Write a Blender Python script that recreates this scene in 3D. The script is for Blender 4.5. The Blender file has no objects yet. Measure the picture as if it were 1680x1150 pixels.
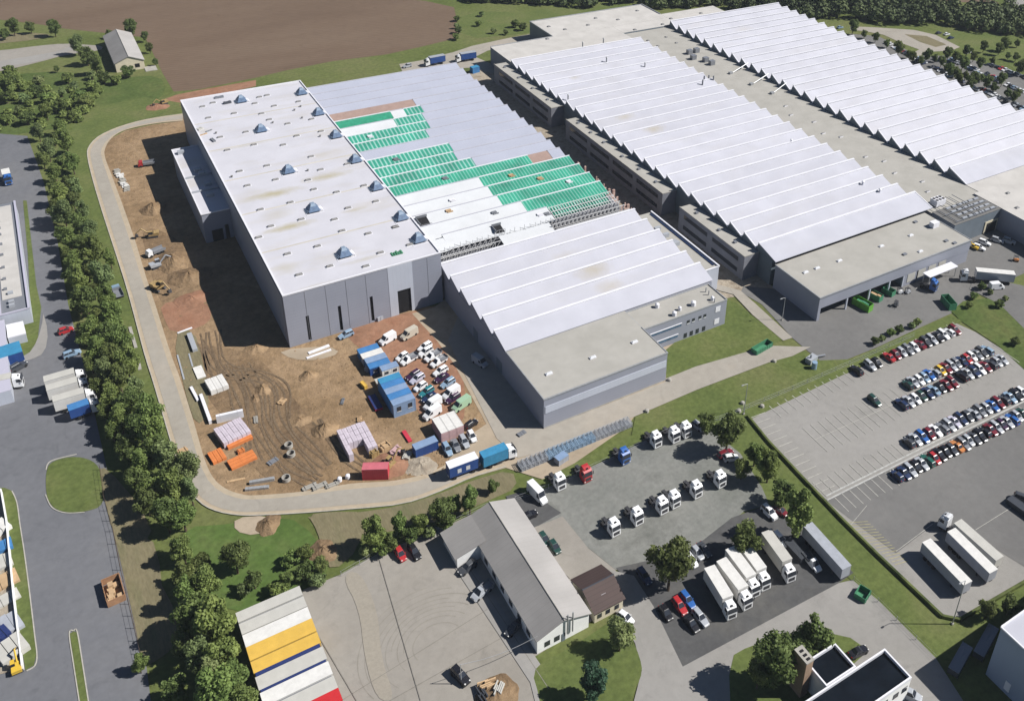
import bpy, bmesh, math, random
import numpy as np
from mathutils import Matrix, Vector
R_ = math.radians
random.seed(7)
# ------------------------------------------------------------------ camera (a calibrated lens: true focal length, roll and lens shift)
F_PX, PITCH, ROLL, YAW, PCX, PCY = 1551.36, R_(27.29768), R_(3.08314), R_(34.1512), 1038.02, 268.14
CAM_R = np.array([0.84020841, -0.54015316, 0.04779526])
CAM_U = np.array([0.21257301, 0.40917418, 0.88734954])
CAM_F = np.array([0.49886124, 0.73539857, -0.45861357])
CAM_C = np.array([-41.23898259, -229.46693279, 175.0])
scene = bpy.context.scene
cam_data = bpy.data.cameras.new('camera')
cam = bpy.data.objects.new('camera', cam_data)
scene.collection.objects.link(cam)
m = Matrix.Identity(4)
for i in range(3):
    m[i][0], m[i][1], m[i][2], m[i][3] = CAM_R[i], CAM_U[i], -CAM_F[i], CAM_C[i]
cam.matrix_world = m
cam_data.sensor_width = 36.0
cam_data.sensor_fit = 'HORIZONTAL'
cam_data.lens = 36.0 * F_PX / 1680.0
cam_data.shift_x = (840 - PCX) / 1680.0
cam_data.shift_y = (PCY - 575) / 1680.0
cam_data.clip_start = 1.0
cam_data.clip_end = 5000.0
scene.camera = cam
# ------------------------------------------------------------------ light
SUN_AZ, SUN_EL = -31.0, 44.5
w = bpy.data.worlds.new('World'); scene.world = w; w.use_nodes = True
nt = w.node_tree
sky = nt.nodes.new('ShaderNodeTexSky'); sky.sky_type = 'NISHITA'; sky.sun_disc = False
sky.sun_elevation = R_(SUN_EL); sky.sun_rotation = R_(90 - SUN_AZ)
sky.air_density = 0.7; sky.dust_density = 0.2; sky.ozone_density = 2.0
bg = nt.nodes['Background']; bg.inputs['Strength'].default_value = 0.05
nt.links.new(sky.outputs[0], bg.inputs[0])
sd = bpy.data.lights.new('sun', 'SUN'); sd.energy = 5.0; sd.angle = R_(0.5); sd.color = (1.0, 0.965, 0.92)
sun = bpy.data.objects.new('sun', sd); scene.collection.objects.link(sun)
a, e = R_(SUN_AZ), R_(SUN_EL)
sun.rotation_euler = Vector((math.cos(e)*math.cos(a), math.cos(e)*math.sin(a), math.sin(e))).to_track_quat('Z', 'Y').to_euler()
scene.view_settings.view_transform = 'Standard'; scene.view_settings.look = 'None'
scene.view_settings.exposure = 0.3; scene.view_settings.gamma = 1.0
scene.render.engine = 'CYCLES'
scene.cycles.max_bounces = 4; scene.cycles.diffuse_bounces = 1

# ------------------------------------------------------------------ survey helpers: where a point seen in the photograph lies on a level plane
def ray(x, y): return CAM_F*F_PX + CAM_R*(x-PCX) - CAM_U*(y-PCY)
def g(x, y, z=0.0):
    d = ray(x, y); t = (z-CAM_C[2])/d[2]; p = CAM_C + d*t
    return float(p[0]), float(p[1])
def gy(x, y, Y):
    d = ray(x, y); t = (Y-CAM_C[1])/d[1]; p = CAM_C + d*t
    return float(p[0]), float(p[2])
def gx(x, y, X):
    d = ray(x, y); t = (X-CAM_C[0])/d[0]; p = CAM_C + d*t
    return float(p[1]), float(p[2])
S = 0.2521
def T(ox, oy, x, y, s=S): return ox+x*s, oy+y*s

# ------------------------------------------------------------------ materials
def new_mat(name):
    mm = bpy.data.materials.new(name); mm.use_nodes = True
    n = mm.node_tree; return mm, n, n.nodes['Principled BSDF']
def mat(name, c, rough=0.7, var=0.12, scale=3.0, metal=0.0, spec=0.3, coord='Object', c2=None, bump=0.0, detail=5, objvar=0.0):
    mm, n, b = new_mat(name)
    tc = n.nodes.new('ShaderNodeTexCoord')
    nz = n.nodes.new('ShaderNodeTexNoise'); nz.inputs['Scale'].default_value = scale; nz.inputs['Detail'].default_value = detail; nz.inputs['Roughness'].default_value = 0.65
    n.links.new(tc.outputs[coord], nz.inputs['Vector'])
    rp = n.nodes.new('ShaderNodeValToRGB')
    lo = [x*(1-var) for x in c]; hi = [min(1, x*(1+var)) for x in (c2 or c)]
    rp.color_ramp.elements[0].position = 0.3; rp.color_ramp.elements[1].position = 0.7
    rp.color_ramp.elements[0].color = (*lo, 1); rp.color_ramp.elements[1].color = (*hi, 1)
    n.links.new(nz.outputs['Fac'], rp.inputs['Fac'])
    col = rp.outputs[0]
    if objvar:
        oi = n.nodes.new('ShaderNodeObjectInfo'); hs = n.nodes.new('ShaderNodeHueSaturation')
        mr = n.nodes.new('ShaderNodeMapRange'); mr.inputs[3].default_value = 1-objvar; mr.inputs[4].default_value = 1+objvar
        n.links.new(oi.outputs['Random'], mr.inputs[0]); n.links.new(mr.outputs[0], hs.inputs['Value'])
        mr2 = n.nodes.new('ShaderNodeMapRange'); mr2.inputs[3].default_value = .5-objvar*.09; mr2.inputs[4].default_value = .5+objvar*.07
        mu = n.nodes.new('ShaderNodeMath'); mu.operation = 'MULTIPLY'; mu.inputs[1].default_value = 7.31
        fr = n.nodes.new('ShaderNodeMath'); fr.operation = 'FRACT'
        n.links.new(oi.outputs['Random'], mu.inputs[0]); n.links.new(mu.outputs[0], fr.inputs[0]); n.links.new(fr.outputs[0], mr2.inputs[0])
        n.links.new(mr2.outputs[0], hs.inputs['Hue'])
        n.links.new(col, hs.inputs['Color']); col = hs.outputs[0]
    n.links.new(col, b.inputs['Base Color'])
    b.inputs['Roughness'].default_value = rough; b.inputs['Metallic'].default_value = metal
    b.inputs['Specular IOR Level'].default_value = spec
    if bump:
        bp = n.nodes.new('ShaderNodeBump'); bp.inputs['Strength'].default_value = bump; bp.inputs['Distance'].default_value = 0.3
        n.links.new(nz.outputs['Fac'], bp.inputs['Height']); n.links.new(bp.outputs[0], b.inputs['Normal'])
    return mm
def ground_mat(name, cols, scale1=0.03, scale2=0.5, rough=0.95, bump=0.0, fine=0.25, stretch=None, rot=0.0, wear=0.16, furrow=0.0):
    """big soft patches between several colours, broken up by finer noise; world coordinates"""
    mm, n, b = new_mat(name)
    tc = n.nodes.new('ShaderNodeTexCoord'); mp = n.nodes.new('ShaderNodeMapping')
    mp.inputs['Rotation'].default_value = (0, 0, rot)
    if stretch: mp.inputs['Scale'].default_value = (stretch[0], stretch[1], 1)
    n.links.new(tc.outputs['Object'], mp.inputs[0])
    n1 = n.nodes.new('ShaderNodeTexNoise'); n1.inputs['Scale'].default_value = scale1; n1.inputs['Detail'].default_value = 8; n1.inputs['Roughness'].default_value = 0.62
    n2 = n.nodes.new('ShaderNodeTexNoise'); n2.inputs['Scale'].default_value = scale2; n2.inputs['Detail'].default_value = 6; n2.inputs['Roughness'].default_value = 0.7
    n.links.new(mp.outputs[0], n1.inputs['Vector']); n.links.new(mp.outputs[0], n2.inputs['Vector'])
    rp = n.nodes.new('ShaderNodeValToRGB')
    k = len(cols)
    while len(rp.color_ramp.elements) < k: rp.color_ramp.elements.new(0.5)
    for i, c in enumerate(cols):
        rp.color_ramp.elements[i].position = 0.3 + 0.4*i/max(1, k-1); rp.color_ramp.elements[i].color = (*c, 1)
    n.links.new(n1.outputs['Fac'], rp.inputs['Fac'])
    hs = n.nodes.new('ShaderNodeHueSaturation')
    mr = n.nodes.new('ShaderNodeMapRange'); mr.inputs[1].default_value = .25; mr.inputs[2].default_value = .75
    mr.inputs[3].default_value = 1-fine; mr.inputs[4].default_value = 1+fine
    n3 = n.nodes.new('ShaderNodeTexNoise'); n3.inputs['Scale'].default_value = 0.16; n3.inputs['Detail'].default_value = 9; n3.inputs['Roughness'].default_value = 0.7; n3.inputs['Distortion'].default_value = 1.2
    n.links.new(tc.outputs['Object'], n3.inputs['Vector'])
    m3 = n.nodes.new('ShaderNodeMapRange'); m3.inputs[1].default_value = .56; m3.inputs[2].default_value = .72; m3.inputs[3].default_value = 1.0; m3.inputs[4].default_value = 1-wear
    mm_ = n.nodes.new('ShaderNodeMath'); mm_.operation = 'MULTIPLY'
    n.links.new(n3.outputs['Fac'], m3.inputs[0]); n.links.new(n2.outputs['Fac'], mr.inputs[0]); n.links.new(mr.outputs[0], mm_.inputs[0]); n.links.new(m3.outputs[0], mm_.inputs[1])
    val = mm_.outputs[0]
    if furrow:
        wv = n.nodes.new('ShaderNodeTexWave'); wv.bands_direction = 'X'; wv.inputs['Scale'].default_value = furrow; wv.inputs['Distortion'].default_value = 1.5; wv.inputs['Detail Scale'].default_value = .3
        mw = n.nodes.new('ShaderNodeMapping'); mw.inputs['Rotation'].default_value = (0,0,1.75); n.links.new(tc.outputs['Object'], mw.inputs[0]); n.links.new(mw.outputs[0], wv.inputs['Vector'])
        m4 = n.nodes.new('ShaderNodeMapRange'); m4.inputs[3].default_value = .93; m4.inputs[4].default_value = 1.05; n.links.new(wv.outputs['Fac'], m4.inputs[0])
        m5 = n.nodes.new('ShaderNodeMath'); m5.operation = 'MULTIPLY'; n.links.new(val, m5.inputs[0]); n.links.new(m4.outputs[0], m5.inputs[1]); val = m5.outputs[0]
    n.links.new(val, hs.inputs['Value']); n.links.new(rp.outputs[0], hs.inputs['Color'])
    n.links.new(hs.outputs[0], b.inputs['Base Color'])
    b.inputs['Roughness'].default_value = rough; b.inputs['Specular IOR Level'].default_value = 0.15
    if bump:
        bp = n.nodes.new('ShaderNodeBump'); bp.inputs['Strength'].default_value = bump; bp.inputs['Distance'].default_value = 0.5
        n.links.new(n2.outputs['Fac'], bp.inputs['Height']); n.links.new(bp.outputs[0], b.inputs['Normal'])
    return mm
def panel_mat(name, c, c2, axis='X', pitch=1.0, duty=0.5, rough=0.5, var=0.08, metal=0.0, soft=False, stain=None, stain_amt=0.0, spots=(), spot_c=(0.40,0.36,0.28), objvar=0.0):
    """cladding or sheeting: joints or ribs every `pitch` metres along an axis, plus large soft unevenness"""
    mm, n, b = new_mat(name)
    tc = n.nodes.new('ShaderNodeTexCoord'); sp = n.nodes.new('ShaderNodeSeparateXYZ')
    n.links.new(tc.outputs['Object'], sp.inputs[0])
    dv = n.nodes.new('ShaderNodeMath'); dv.operation = 'DIVIDE'; dv.inputs[1].default_value = pitch
    n.links.new(sp.outputs[axis], dv.inputs[0])
    fr = n.nodes.new('ShaderNodeMath'); fr.operation = 'FRACT'; n.links.new(dv.outputs[0], fr.inputs[0])
    lt = n.nodes.new('ShaderNodeMath'); lt.operation = 'LESS_THAN'; lt.inputs[1].default_value = duty; n.links.new(fr.outputs[0], lt.inputs[0])
    mx = n.nodes.new('ShaderNodeMix'); mx.data_type = 'RGBA'
    mx.inputs[6].default_value = (*c, 1); mx.inputs[7].default_value = (*c2, 1)
    n.links.new(lt.outputs[0], mx.inputs[0])
    nz = n.nodes.new('ShaderNodeTexNoise'); nz.inputs['Scale'].default_value = 0.12; nz.inputs['Detail'].default_value = 7
    n.links.new(tc.outputs['Object'], nz.inputs['Vector'])
    mr = n.nodes.new('ShaderNodeMapRange'); mr.inputs[1].default_value = .3; mr.inputs[2].default_value = .7; mr.inputs[3].default_value = 1-var; mr.inputs[4].default_value = 1+var
    hs = n.nodes.new('ShaderNodeHueSaturation'); n.links.new(nz.outputs['Fac'], mr.inputs[0]); n.links.new(mr.outputs[0], hs.inputs['Value'])
    n.links.new(mx.outputs[2], hs.inputs['Color'])
    col = hs.outputs[0]
    if stain:
        n3 = n.nodes.new('ShaderNodeTexNoise'); n3.inputs['Scale'].default_value = 0.06; n3.inputs['Detail'].default_value = 9; n3.inputs['Roughness'].default_value = .6
        mp = n.nodes.new('ShaderNodeMapping'); mp.inputs['Scale'].default_value = (0.6, 1.8, 1); n.links.new(tc.outputs['Object'], mp.inputs[0]); n.links.new(mp.outputs[0], n3.inputs['Vector'])
        m3 = n.nodes.new('ShaderNodeMapRange'); m3.inputs[1].default_value = .52; m3.inputs[2].default_value = .75; m3.inputs[3].default_value = 0; m3.inputs[4].default_value = stain_amt
        n.links.new(n3.outputs['Fac'], m3.inputs[0])
        m2 = n.nodes.new('ShaderNodeMix'); m2.data_type = 'RGBA'; n.links.new(m3.outputs[0], m2.inputs[0]); n.links.new(col, m2.inputs[6]); m2.inputs[7].default_value = (*stain, 1)
        col = m2.outputs[2]
    if objvar:
        oi = n.nodes.new('ShaderNodeObjectInfo'); h2 = n.nodes.new('ShaderNodeHueSaturation'); m6 = n.nodes.new('ShaderNodeMapRange'); m6.inputs[3].default_value = 1-objvar; m6.inputs[4].default_value = 1+objvar
        n.links.new(oi.outputs['Random'], m6.inputs[0]); n.links.new(m6.outputs[0], h2.inputs['Value']); n.links.new(col, h2.inputs['Color']); col = h2.outputs[0]
    if spots:
        ns = n.nodes.new('ShaderNodeTexNoise'); ns.inputs['Scale'].default_value = 0.35; ns.inputs['Detail'].default_value = 8; ns.inputs['Roughness'].default_value = .65; n.links.new(tc.outputs['Object'], ns.inputs['Vector'])
    for sx_, sy_, rx_, ry_, am_ in spots:
        mp = n.nodes.new('ShaderNodeMapping'); mp.vector_type = 'POINT'; mp.inputs['Location'].default_value = (-sx_/rx_, -sy_/ry_, 0); mp.inputs['Scale'].default_value = (1/rx_, 1/ry_, 0)
        n.links.new(tc.outputs['Object'], mp.inputs[0]); ln = n.nodes.new('ShaderNodeVectorMath'); ln.operation = 'LENGTH'; n.links.new(mp.outputs[0], ln.inputs[0])
        ad = n.nodes.new('ShaderNodeMath'); ad.operation = 'ADD'; n.links.new(ln.outputs['Value'], ad.inputs[0]); n.links.new(ns.outputs['Fac'], ad.inputs[1])
        m7 = n.nodes.new('ShaderNodeMapRange'); m7.inputs[1].default_value = .55; m7.inputs[2].default_value = 1.45; m7.inputs[3].default_value = am_; m7.inputs[4].default_value = 0; n.links.new(ad.outputs[0], m7.inputs[0])
        mxs = n.nodes.new('ShaderNodeMix'); mxs.data_type = 'RGBA'; n.links.new(m7.outputs[0], mxs.inputs[0]); n.links.new(col, mxs.inputs[6]); mxs.inputs[7].default_value = (*spot_c, 1); col = mxs.outputs[2]
    n.links.new(col, b.inputs['Base Color'])
    b.inputs['Roughness'].default_value = rough; b.inputs['Metallic'].default_value = metal; b.inputs['Specular IOR Level'].default_value = 0.25
    return mm
def paint(name, c, rough=0.25):
    mm, n, b = new_mat(name); b.inputs['Base Color'].default_value = (*c, 1); b.inputs['Roughness'].default_value = rough
    b.inputs['Specular IOR Level'].default_value = 0.5; b.inputs['Coat Weight'].default_value = 0.3
    nz = n.nodes.new('ShaderNodeTexNoise'); nz.inputs['Scale'].default_value = 1.5
    mr = n.nodes.new('ShaderNodeMapRange'); mr.inputs[3].default_value = rough*0.8; mr.inputs[4].default_value = min(1, rough*1.6)
    n.links.new(nz.outputs['Fac'], mr.inputs[0]); n.links.new(mr.outputs[0], b.inputs['Roughness'])
    return mm
M = {}
M['grass'] = ground_mat('grass_land', [(0.079,0.102,0.027),(0.107,0.133,0.038),(0.133,0.148,0.053),(0.157,0.151,0.068)], 0.02, 0.6, fine=0.35)
M['lush'] = ground_mat('lush_grass', [(0.086,0.116,0.034),(0.111,0.139,0.042),(0.142,0.153,0.059)], 0.05, 0.8, fine=0.3)
M['dark_grass'] = ground_mat('shrubby_grass', [(0.058,0.090,0.023),(0.086,0.118,0.034),(0.122,0.133,0.046)], 0.05, 0.6, fine=0.4)
M['hay'] = ground_mat('dry_grass', [(0.158,0.141,0.081),(0.195,0.169,0.101),(0.131,0.131,0.067)], 0.06, 0.9, fine=0.25, stretch=(2.5,0.6))
M['field'] = ground_mat('ploughed_soil', [(0.128,0.088,0.060),(0.153,0.107,0.074),(0.168,0.121,0.085)], 0.014, 0.35, fine=0.14, stretch=(0.5,2.0), rot=0.15, furrow=0.12)
M['dirt'] = ground_mat('site_dirt', [(0.181,0.120,0.067),(0.245,0.166,0.093),(0.312,0.216,0.128),(0.207,0.143,0.077)], 0.045, 0.45, bump=0.9, fine=0.30)
M['dark_soil'] = ground_mat('dark_soil', [(0.156,0.104,0.061),(0.219,0.149,0.086),(0.261,0.182,0.108)], 0.06, 0.5, bump=0.9, fine=0.35)
M['red_soil'] = ground_mat('red_soil', [(0.26,0.125,0.075),(0.30,0.165,0.105),(0.22,0.12,0.075)], 0.08, 0.5, bump=0.4, fine=0.2)
M['track'] = ground_mat('track_soil', [(0.15,0.105,0.066),(0.19,0.14,0.09)], 0.3, 1.2, bump=0.7, fine=0.3)
M['sand'] = ground_mat('pale_sand', [(0.334,0.270,0.193),(0.391,0.323,0.241),(0.297,0.237,0.169)], 0.05, 0.4, fine=0.15)
M['road_conc'] = ground_mat('road_concrete', [(0.309,0.282,0.240),(0.342,0.316,0.273),(0.382,0.340,0.286)], 0.035, 0.4, fine=0.10)
M['road_edge'] = ground_mat('dusty_road_edge', [(0.40,0.34,0.255),(0.44,0.36,0.26)], 0.04, 0.5, fine=0.12)
M['yard_conc'] = ground_mat('yard_concrete', [(0.262,0.241,0.210),(0.295,0.274,0.242),(0.316,0.295,0.264)], 0.04, 0.5, fine=0.09)
M['lot_conc'] = ground_mat('lot_concrete', [(0.262,0.252,0.233),(0.289,0.278,0.260),(0.310,0.299,0.281)], 0.03, 0.5, fine=0.08)
M['asph'] = ground_mat('grey_asphalt', [(0.134,0.138,0.151),(0.156,0.160,0.173),(0.181,0.181,0.185)], 0.025, 0.5, fine=0.12)
M['asph_lot'] = ground_mat('pale_asphalt', [(0.148,0.145,0.141),(0.172,0.169,0.163),(0.196,0.191,0.183)], 0.03, 0.5, fine=0.1)
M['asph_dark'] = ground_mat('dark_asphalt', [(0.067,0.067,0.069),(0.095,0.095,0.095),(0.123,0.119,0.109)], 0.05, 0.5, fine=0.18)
M['gravel'] = ground_mat('grey_gravel', [(0.152,0.158,0.141),(0.189,0.194,0.178),(0.219,0.221,0.203),(0.140,0.143,0.129)], 0.06, 0.9, fine=0.18)
M['mark'] = mat('road_paint', (0.42,0.42,0.40), 0.7, 0.25, 1.2)
M['mark_soft'] = mat('worn_road_paint', (0.42,0.41,0.37), 0.8, 0.15, 1.0)
M['kerb'] = mat('kerb_stone', (0.42,0.40,0.35), 0.8, 0.15, 1.0)
M['conc'] = mat('concrete', (0.36,0.345,0.31), 0.85, 0.15, 0.4)
M['conc_wall'] = mat('concrete_wall', (0.203,0.209,0.236), 0.85, 0.15, 0.3)
M['metal_wall'] = panel_mat('grey_cladding', (0.300,0.315,0.37), (0.26,0.275,0.33), 'Z', 1.0, 0.06, 0.45, 0.05)
M['metal_wall_light'] = panel_mat('light_cladding', (0.50,0.53,0.60), (0.45,0.48,0.55), 'X', 1.2, 0.06, 0.45, 0.05)
M['dark_wall'] = mat('slate_cladding', (0.16,0.19,0.22), 0.5, 0.1, 0.3)
M['roof_white'] = panel_mat('white_roof_membrane', (0.560,0.556,0.597), (0.530,0.525,0.567), 'Y', 8.0, 0.02, 0.6, 0.05, stain=(0.450,0.404,0.303), stain_amt=0.45, spots=[(*g(450,318,17.7),11,3.4,1),(*g(535,290,17.7),11,3,.9),(*g(475,372,17.7),10,2.8,1),(*g(580,345,17.7),6,1.5,.5),(*g(470,440,17.7),5,4,.45),(*g(600,425,17.7),9,1.5,.5),(*g(400,240,17.7),14,1.2,.4),(*g(500,210,17.7),9,1.2,.35),(*g(335,215,17.7),4,3,.4),(*g(455,350,17.7),6,5,.3),(*g(520,470,17.7),9,1.8,.35)], spot_c=(0.420,0.380,0.261))
M['roof_flat'] = mat('gravel_ballast_roof', (0.373,0.360,0.324), 0.9, 0.07, 0.15, c2=(0.393,0.379,0.345), detail=9)
M['roof_slope'] = panel_mat('white_sheet_roof', (0.490,0.495,0.550), (0.470,0.475,0.530), 'X', 1.0, 0.08, 0.5, 0.06, stain=(0.440,0.424,0.404), stain_amt=0.30, objvar=0.035, spots=[(*g(972,445,11),8,4.5,.75),(*g(1000,470,11),6,3.5,.55),(*g(925,420,11),7,3,.35),(*g(1024,194,11),6,3,.6),(*g(1073,214,11),6,3,.75),(*g(942,130,11),4,2.5,.5),(*g(1220,48,11),8,3,.3),(*g(1240,130,11),12,3,.25)])
M['roof_grey'] = panel_mat('pale_grey_sheet_roof', (0.40,0.42,0.50), (0.385,0.405,0.485), 'X', 1.2, 0.08, 0.5, 0.04)
M['flash'] = mat('white_flashing', (0.76,0.76,0.80), 0.4, 0.05, 0.5)
M['white'] = mat('white_membrane', (0.594,0.612,0.630), 0.7, 0.05, 0.2)
M['green_solid'] = mat('green_sheeting', (0.035,0.27,0.165), 0.6, 0.2, 0.6)
M['green_rib'] = panel_mat('green_ribbed_sheeting', (0.035,0.27,0.19), (0.24,0.46,0.40), 'X', 1.55, 0.36, 0.6, 0.25)
M['green_net'] = panel_mat('green_sheeting_with_battens', (0.03,0.27,0.18), (0.17,0.42,0.34), 'X', 1.25, 0.30, 0.6, 0.3)
M['brown_deck'] = mat('bare_timber_deck', (0.33,0.235,0.20), 0.8, 0.12, 0.4)
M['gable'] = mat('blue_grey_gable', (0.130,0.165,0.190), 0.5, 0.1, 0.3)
M['glass'] = mat('dark_glass', (0.03,0.035,0.045), 0.12, 0.1, 1, spec=0.6)
M['sky_glass'] = mat('blue_glass', (0.09,0.15,0.24), 0.15, 0.35, 0.8, spec=0.6)
M['black'] = mat('black_opening', (0.012,0.012,0.014), 0.8, 0.1, 1)
M['rubber'] = mat('tyre_rubber', (0.02,0.02,0.02), 0.8, 0.1, 4)
M['chassis'] = mat('chassis_steel', (0.05,0.05,0.055), 0.6, 0.2, 3)
M['steel'] = mat('galvanised_steel', (0.40,0.41,0.42), 0.4, 0.15, 1.5, metal=0.3)
M['lamp'] = mat('lamp_lens', (0.75,0.75,0.72), 0.15, 0.03, 4, spec=0.6)
M['tail'] = mat('tail_lens', (0.35,0.02,0.02), 0.2, 0.05, 4)
M['leaf_a'] = mat('leaf_mid_green', (0.113,0.175,0.044), 0.65, 0.3, 0.25, c2=(0.235,0.301,0.089), objvar=0.16)
M['leaf_b'] = mat('leaf_silver_green', (0.146,0.207,0.076), 0.65, 0.3, 0.25, c2=(0.257,0.315,0.127), objvar=0.2)
M['leaf_c'] = mat('leaf_dark_green', (0.081,0.126,0.036), 0.65, 0.35, 0.25, c2=(0.174,0.218,0.067), objvar=0.2)
M['leaf_d'] = mat('leaf_blue_green', (0.05,0.115,0.06), 0.6, 0.3, 0.5, c2=(0.07,0.14,0.085), objvar=0.1)
for k_ in ('leaf_a','leaf_b','leaf_c','leaf_d'):
    n_ = M[k_].node_tree; pb = n_.nodes['Principled BSDF']; tl = n_.nodes.new('ShaderNodeBsdfTranslucent'); mx_ = n_.nodes.new('ShaderNodeMixShader'); mx_.inputs[0].default_value = 0.38
    n_.links.new(pb.inputs['Base Color'].links[0].from_socket, tl.inputs['Color']); n_.links.new(pb.outputs[0], mx_.inputs[1]); n_.links.new(tl.outputs[0], mx_.inputs[2]); n_.links.new(mx_.outputs[0], n_.nodes['Material Output'].inputs['Surface'])
M['bark'] = mat('bark', (0.09,0.065,0.045), 0.9, 0.3, 2)
M['tile_shaded'] = panel_mat('fibre_cement_roof_shade_side', (0.27,0.26,0.25), (0.25,0.24,0.23), 'Y', 1.25, 0.10, 0.8, 0.12)  # shade put into the colour: darker copy for slopes turned from the sun
M['tile_sunlit'] = panel_mat('fibre_cement_roof_sun_side', (0.37,0.355,0.34), (0.35,0.335,0.32), 'Y', 1.25, 0.08, 0.8, 0.10)  # same sheeting painted lighter for slopes facing the sun
M['brown_roof'] = panel_mat('brown_sheet_roof', (0.075,0.05,0.045), (0.06,0.04,0.036), 'X', 0.9, 0.15, 0.6, 0.12)
M['render_white'] = mat('white_render', (0.86,0.86,0.84), 0.85, 0.08, 0.5)
M['render_cream'] = mat('cream_render', (0.62,0.56,0.42), 0.85, 0.1, 0.5)
M['bitumen'] = mat('black_bitumen_roof', (0.006,0.009,0.014), 0.95, 0.5, 0.15, detail=8, spec=0.05)
M['brick'] = mat('chimney_brick', (0.36,0.25,0.17), 0.9, 0.15, 1.0)
M['timber'] = mat('timber', (0.48,0.33,0.19), 0.8, 0.15, 1.0)
for nm, c in dict(white=(0.78,0.79,0.80), silver=(0.38,0.40,0.43), grey=(0.20,0.21,0.23), dark_grey=(0.06,0.065,0.075), black=(0.014,0.014,0.018),
                  dark_blue=(0.02,0.035,0.09), blue=(0.03,0.12,0.38), light_blue=(0.25,0.36,0.48), red=(0.42,0.03,0.035), dark_red=(0.16,0.015,0.025), green=(0.02,0.11,0.08),
                  dark_green=(0.02,0.06,0.05), yellow=(0.70,0.46,0.05), orange=(0.55,0.22,0.07), teal=(0.03,0.20,0.23), pale_green=(0.33,0.50,0.34),
                  beige=(0.50,0.46,0.38), purple=(0.05,0.02,0.055), lilac=(0.50,0.49,0.58)).items():
    M['p_'+nm] = paint('paint_'+nm, c)
M['cabin_blue'] = mat('container_blue', (0.06,0.20,0.44), 0.5, 0.15, 0.6)
M['cabin_dark'] = mat('container_dark_blue', (0.025,0.07,0.24), 0.5, 0.15, 0.6)
M['cabin_grey'] = mat('container_grey', (0.36,0.38,0.42), 0.5, 0.12, 0.6)
M['cabin_slate'] = mat('container_slate_blue', (0.22,0.31,0.46), 0.5, 0.12, 0.6)
M['cabin_white'] = mat('container_white', (0.68,0.67,0.64), 0.5, 0.1, 0.6)
M['cabin_pink'] = mat('container_faded_pink', (0.52,0.35,0.35), 0.5, 0.12, 0.6)
M['cabin_red'] = mat('container_red', (0.50,0.045,0.07), 0.5, 0.12, 0.6)
M['red_top'] = mat('container_faded_red_roof', (0.52,0.14,0.17), 0.6, 0.12, 0.6)
M['wrap'] = mat('film_wrapped_panel', (0.56,0.50,0.56), 0.5, 0.12, 0.8)
M['orange_board'] = mat('orange_board', (0.62,0.20,0.06), 0.7, 0.15, 0.8)
M['blue_tarp'] = mat('blue_tarpaulin', (0.03,0.13,0.42), 0.6, 0.2, 0.8)
M['tarp_lt'] = mat('blue_truck_cover', (0.05,0.24,0.42), 0.5, 0.15, 0.8)
M['skip_green'] = mat('skip_green', (0.06,0.22,0.12), 0.6, 0.2, 0.8)
M['skip_bright'] = mat('skip_bright_green', (0.13,0.36,0.05), 0.6, 0.2, 0.8)
M['skip_orange'] = mat('skip_rusty_orange', (0.36,0.20,0.11), 0.7, 0.2, 0.8)
M['roof_yellow'] = mat('yellow_sheet_roof', (0.66,0.42,0.08), 0.6, 0.1, 0.4)
M['roof_beige'] = mat('beige_sheet_roof', (0.50,0.49,0.45), 0.6, 0.08, 0.4)
M['roof_red'] = mat('red_sheet_roof', (0.55,0.03,0.035), 0.5, 0.1, 0.4)
M['navy'] = mat('navy_sheet', (0.025,0.04,0.14), 0.5, 0.1, 0.6)
M['digger'] = mat('digger_yellow', (0.350,0.245,0.108), 0.5, 0.25, 1.0)
M['rubble'] = ground_mat('rubble', [(0.30,0.25,0.19),(0.38,0.33,0.26),(0.2,0.16,0.12)], 0.3, 1.2, bump=0.6, fine=0.3)
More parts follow.
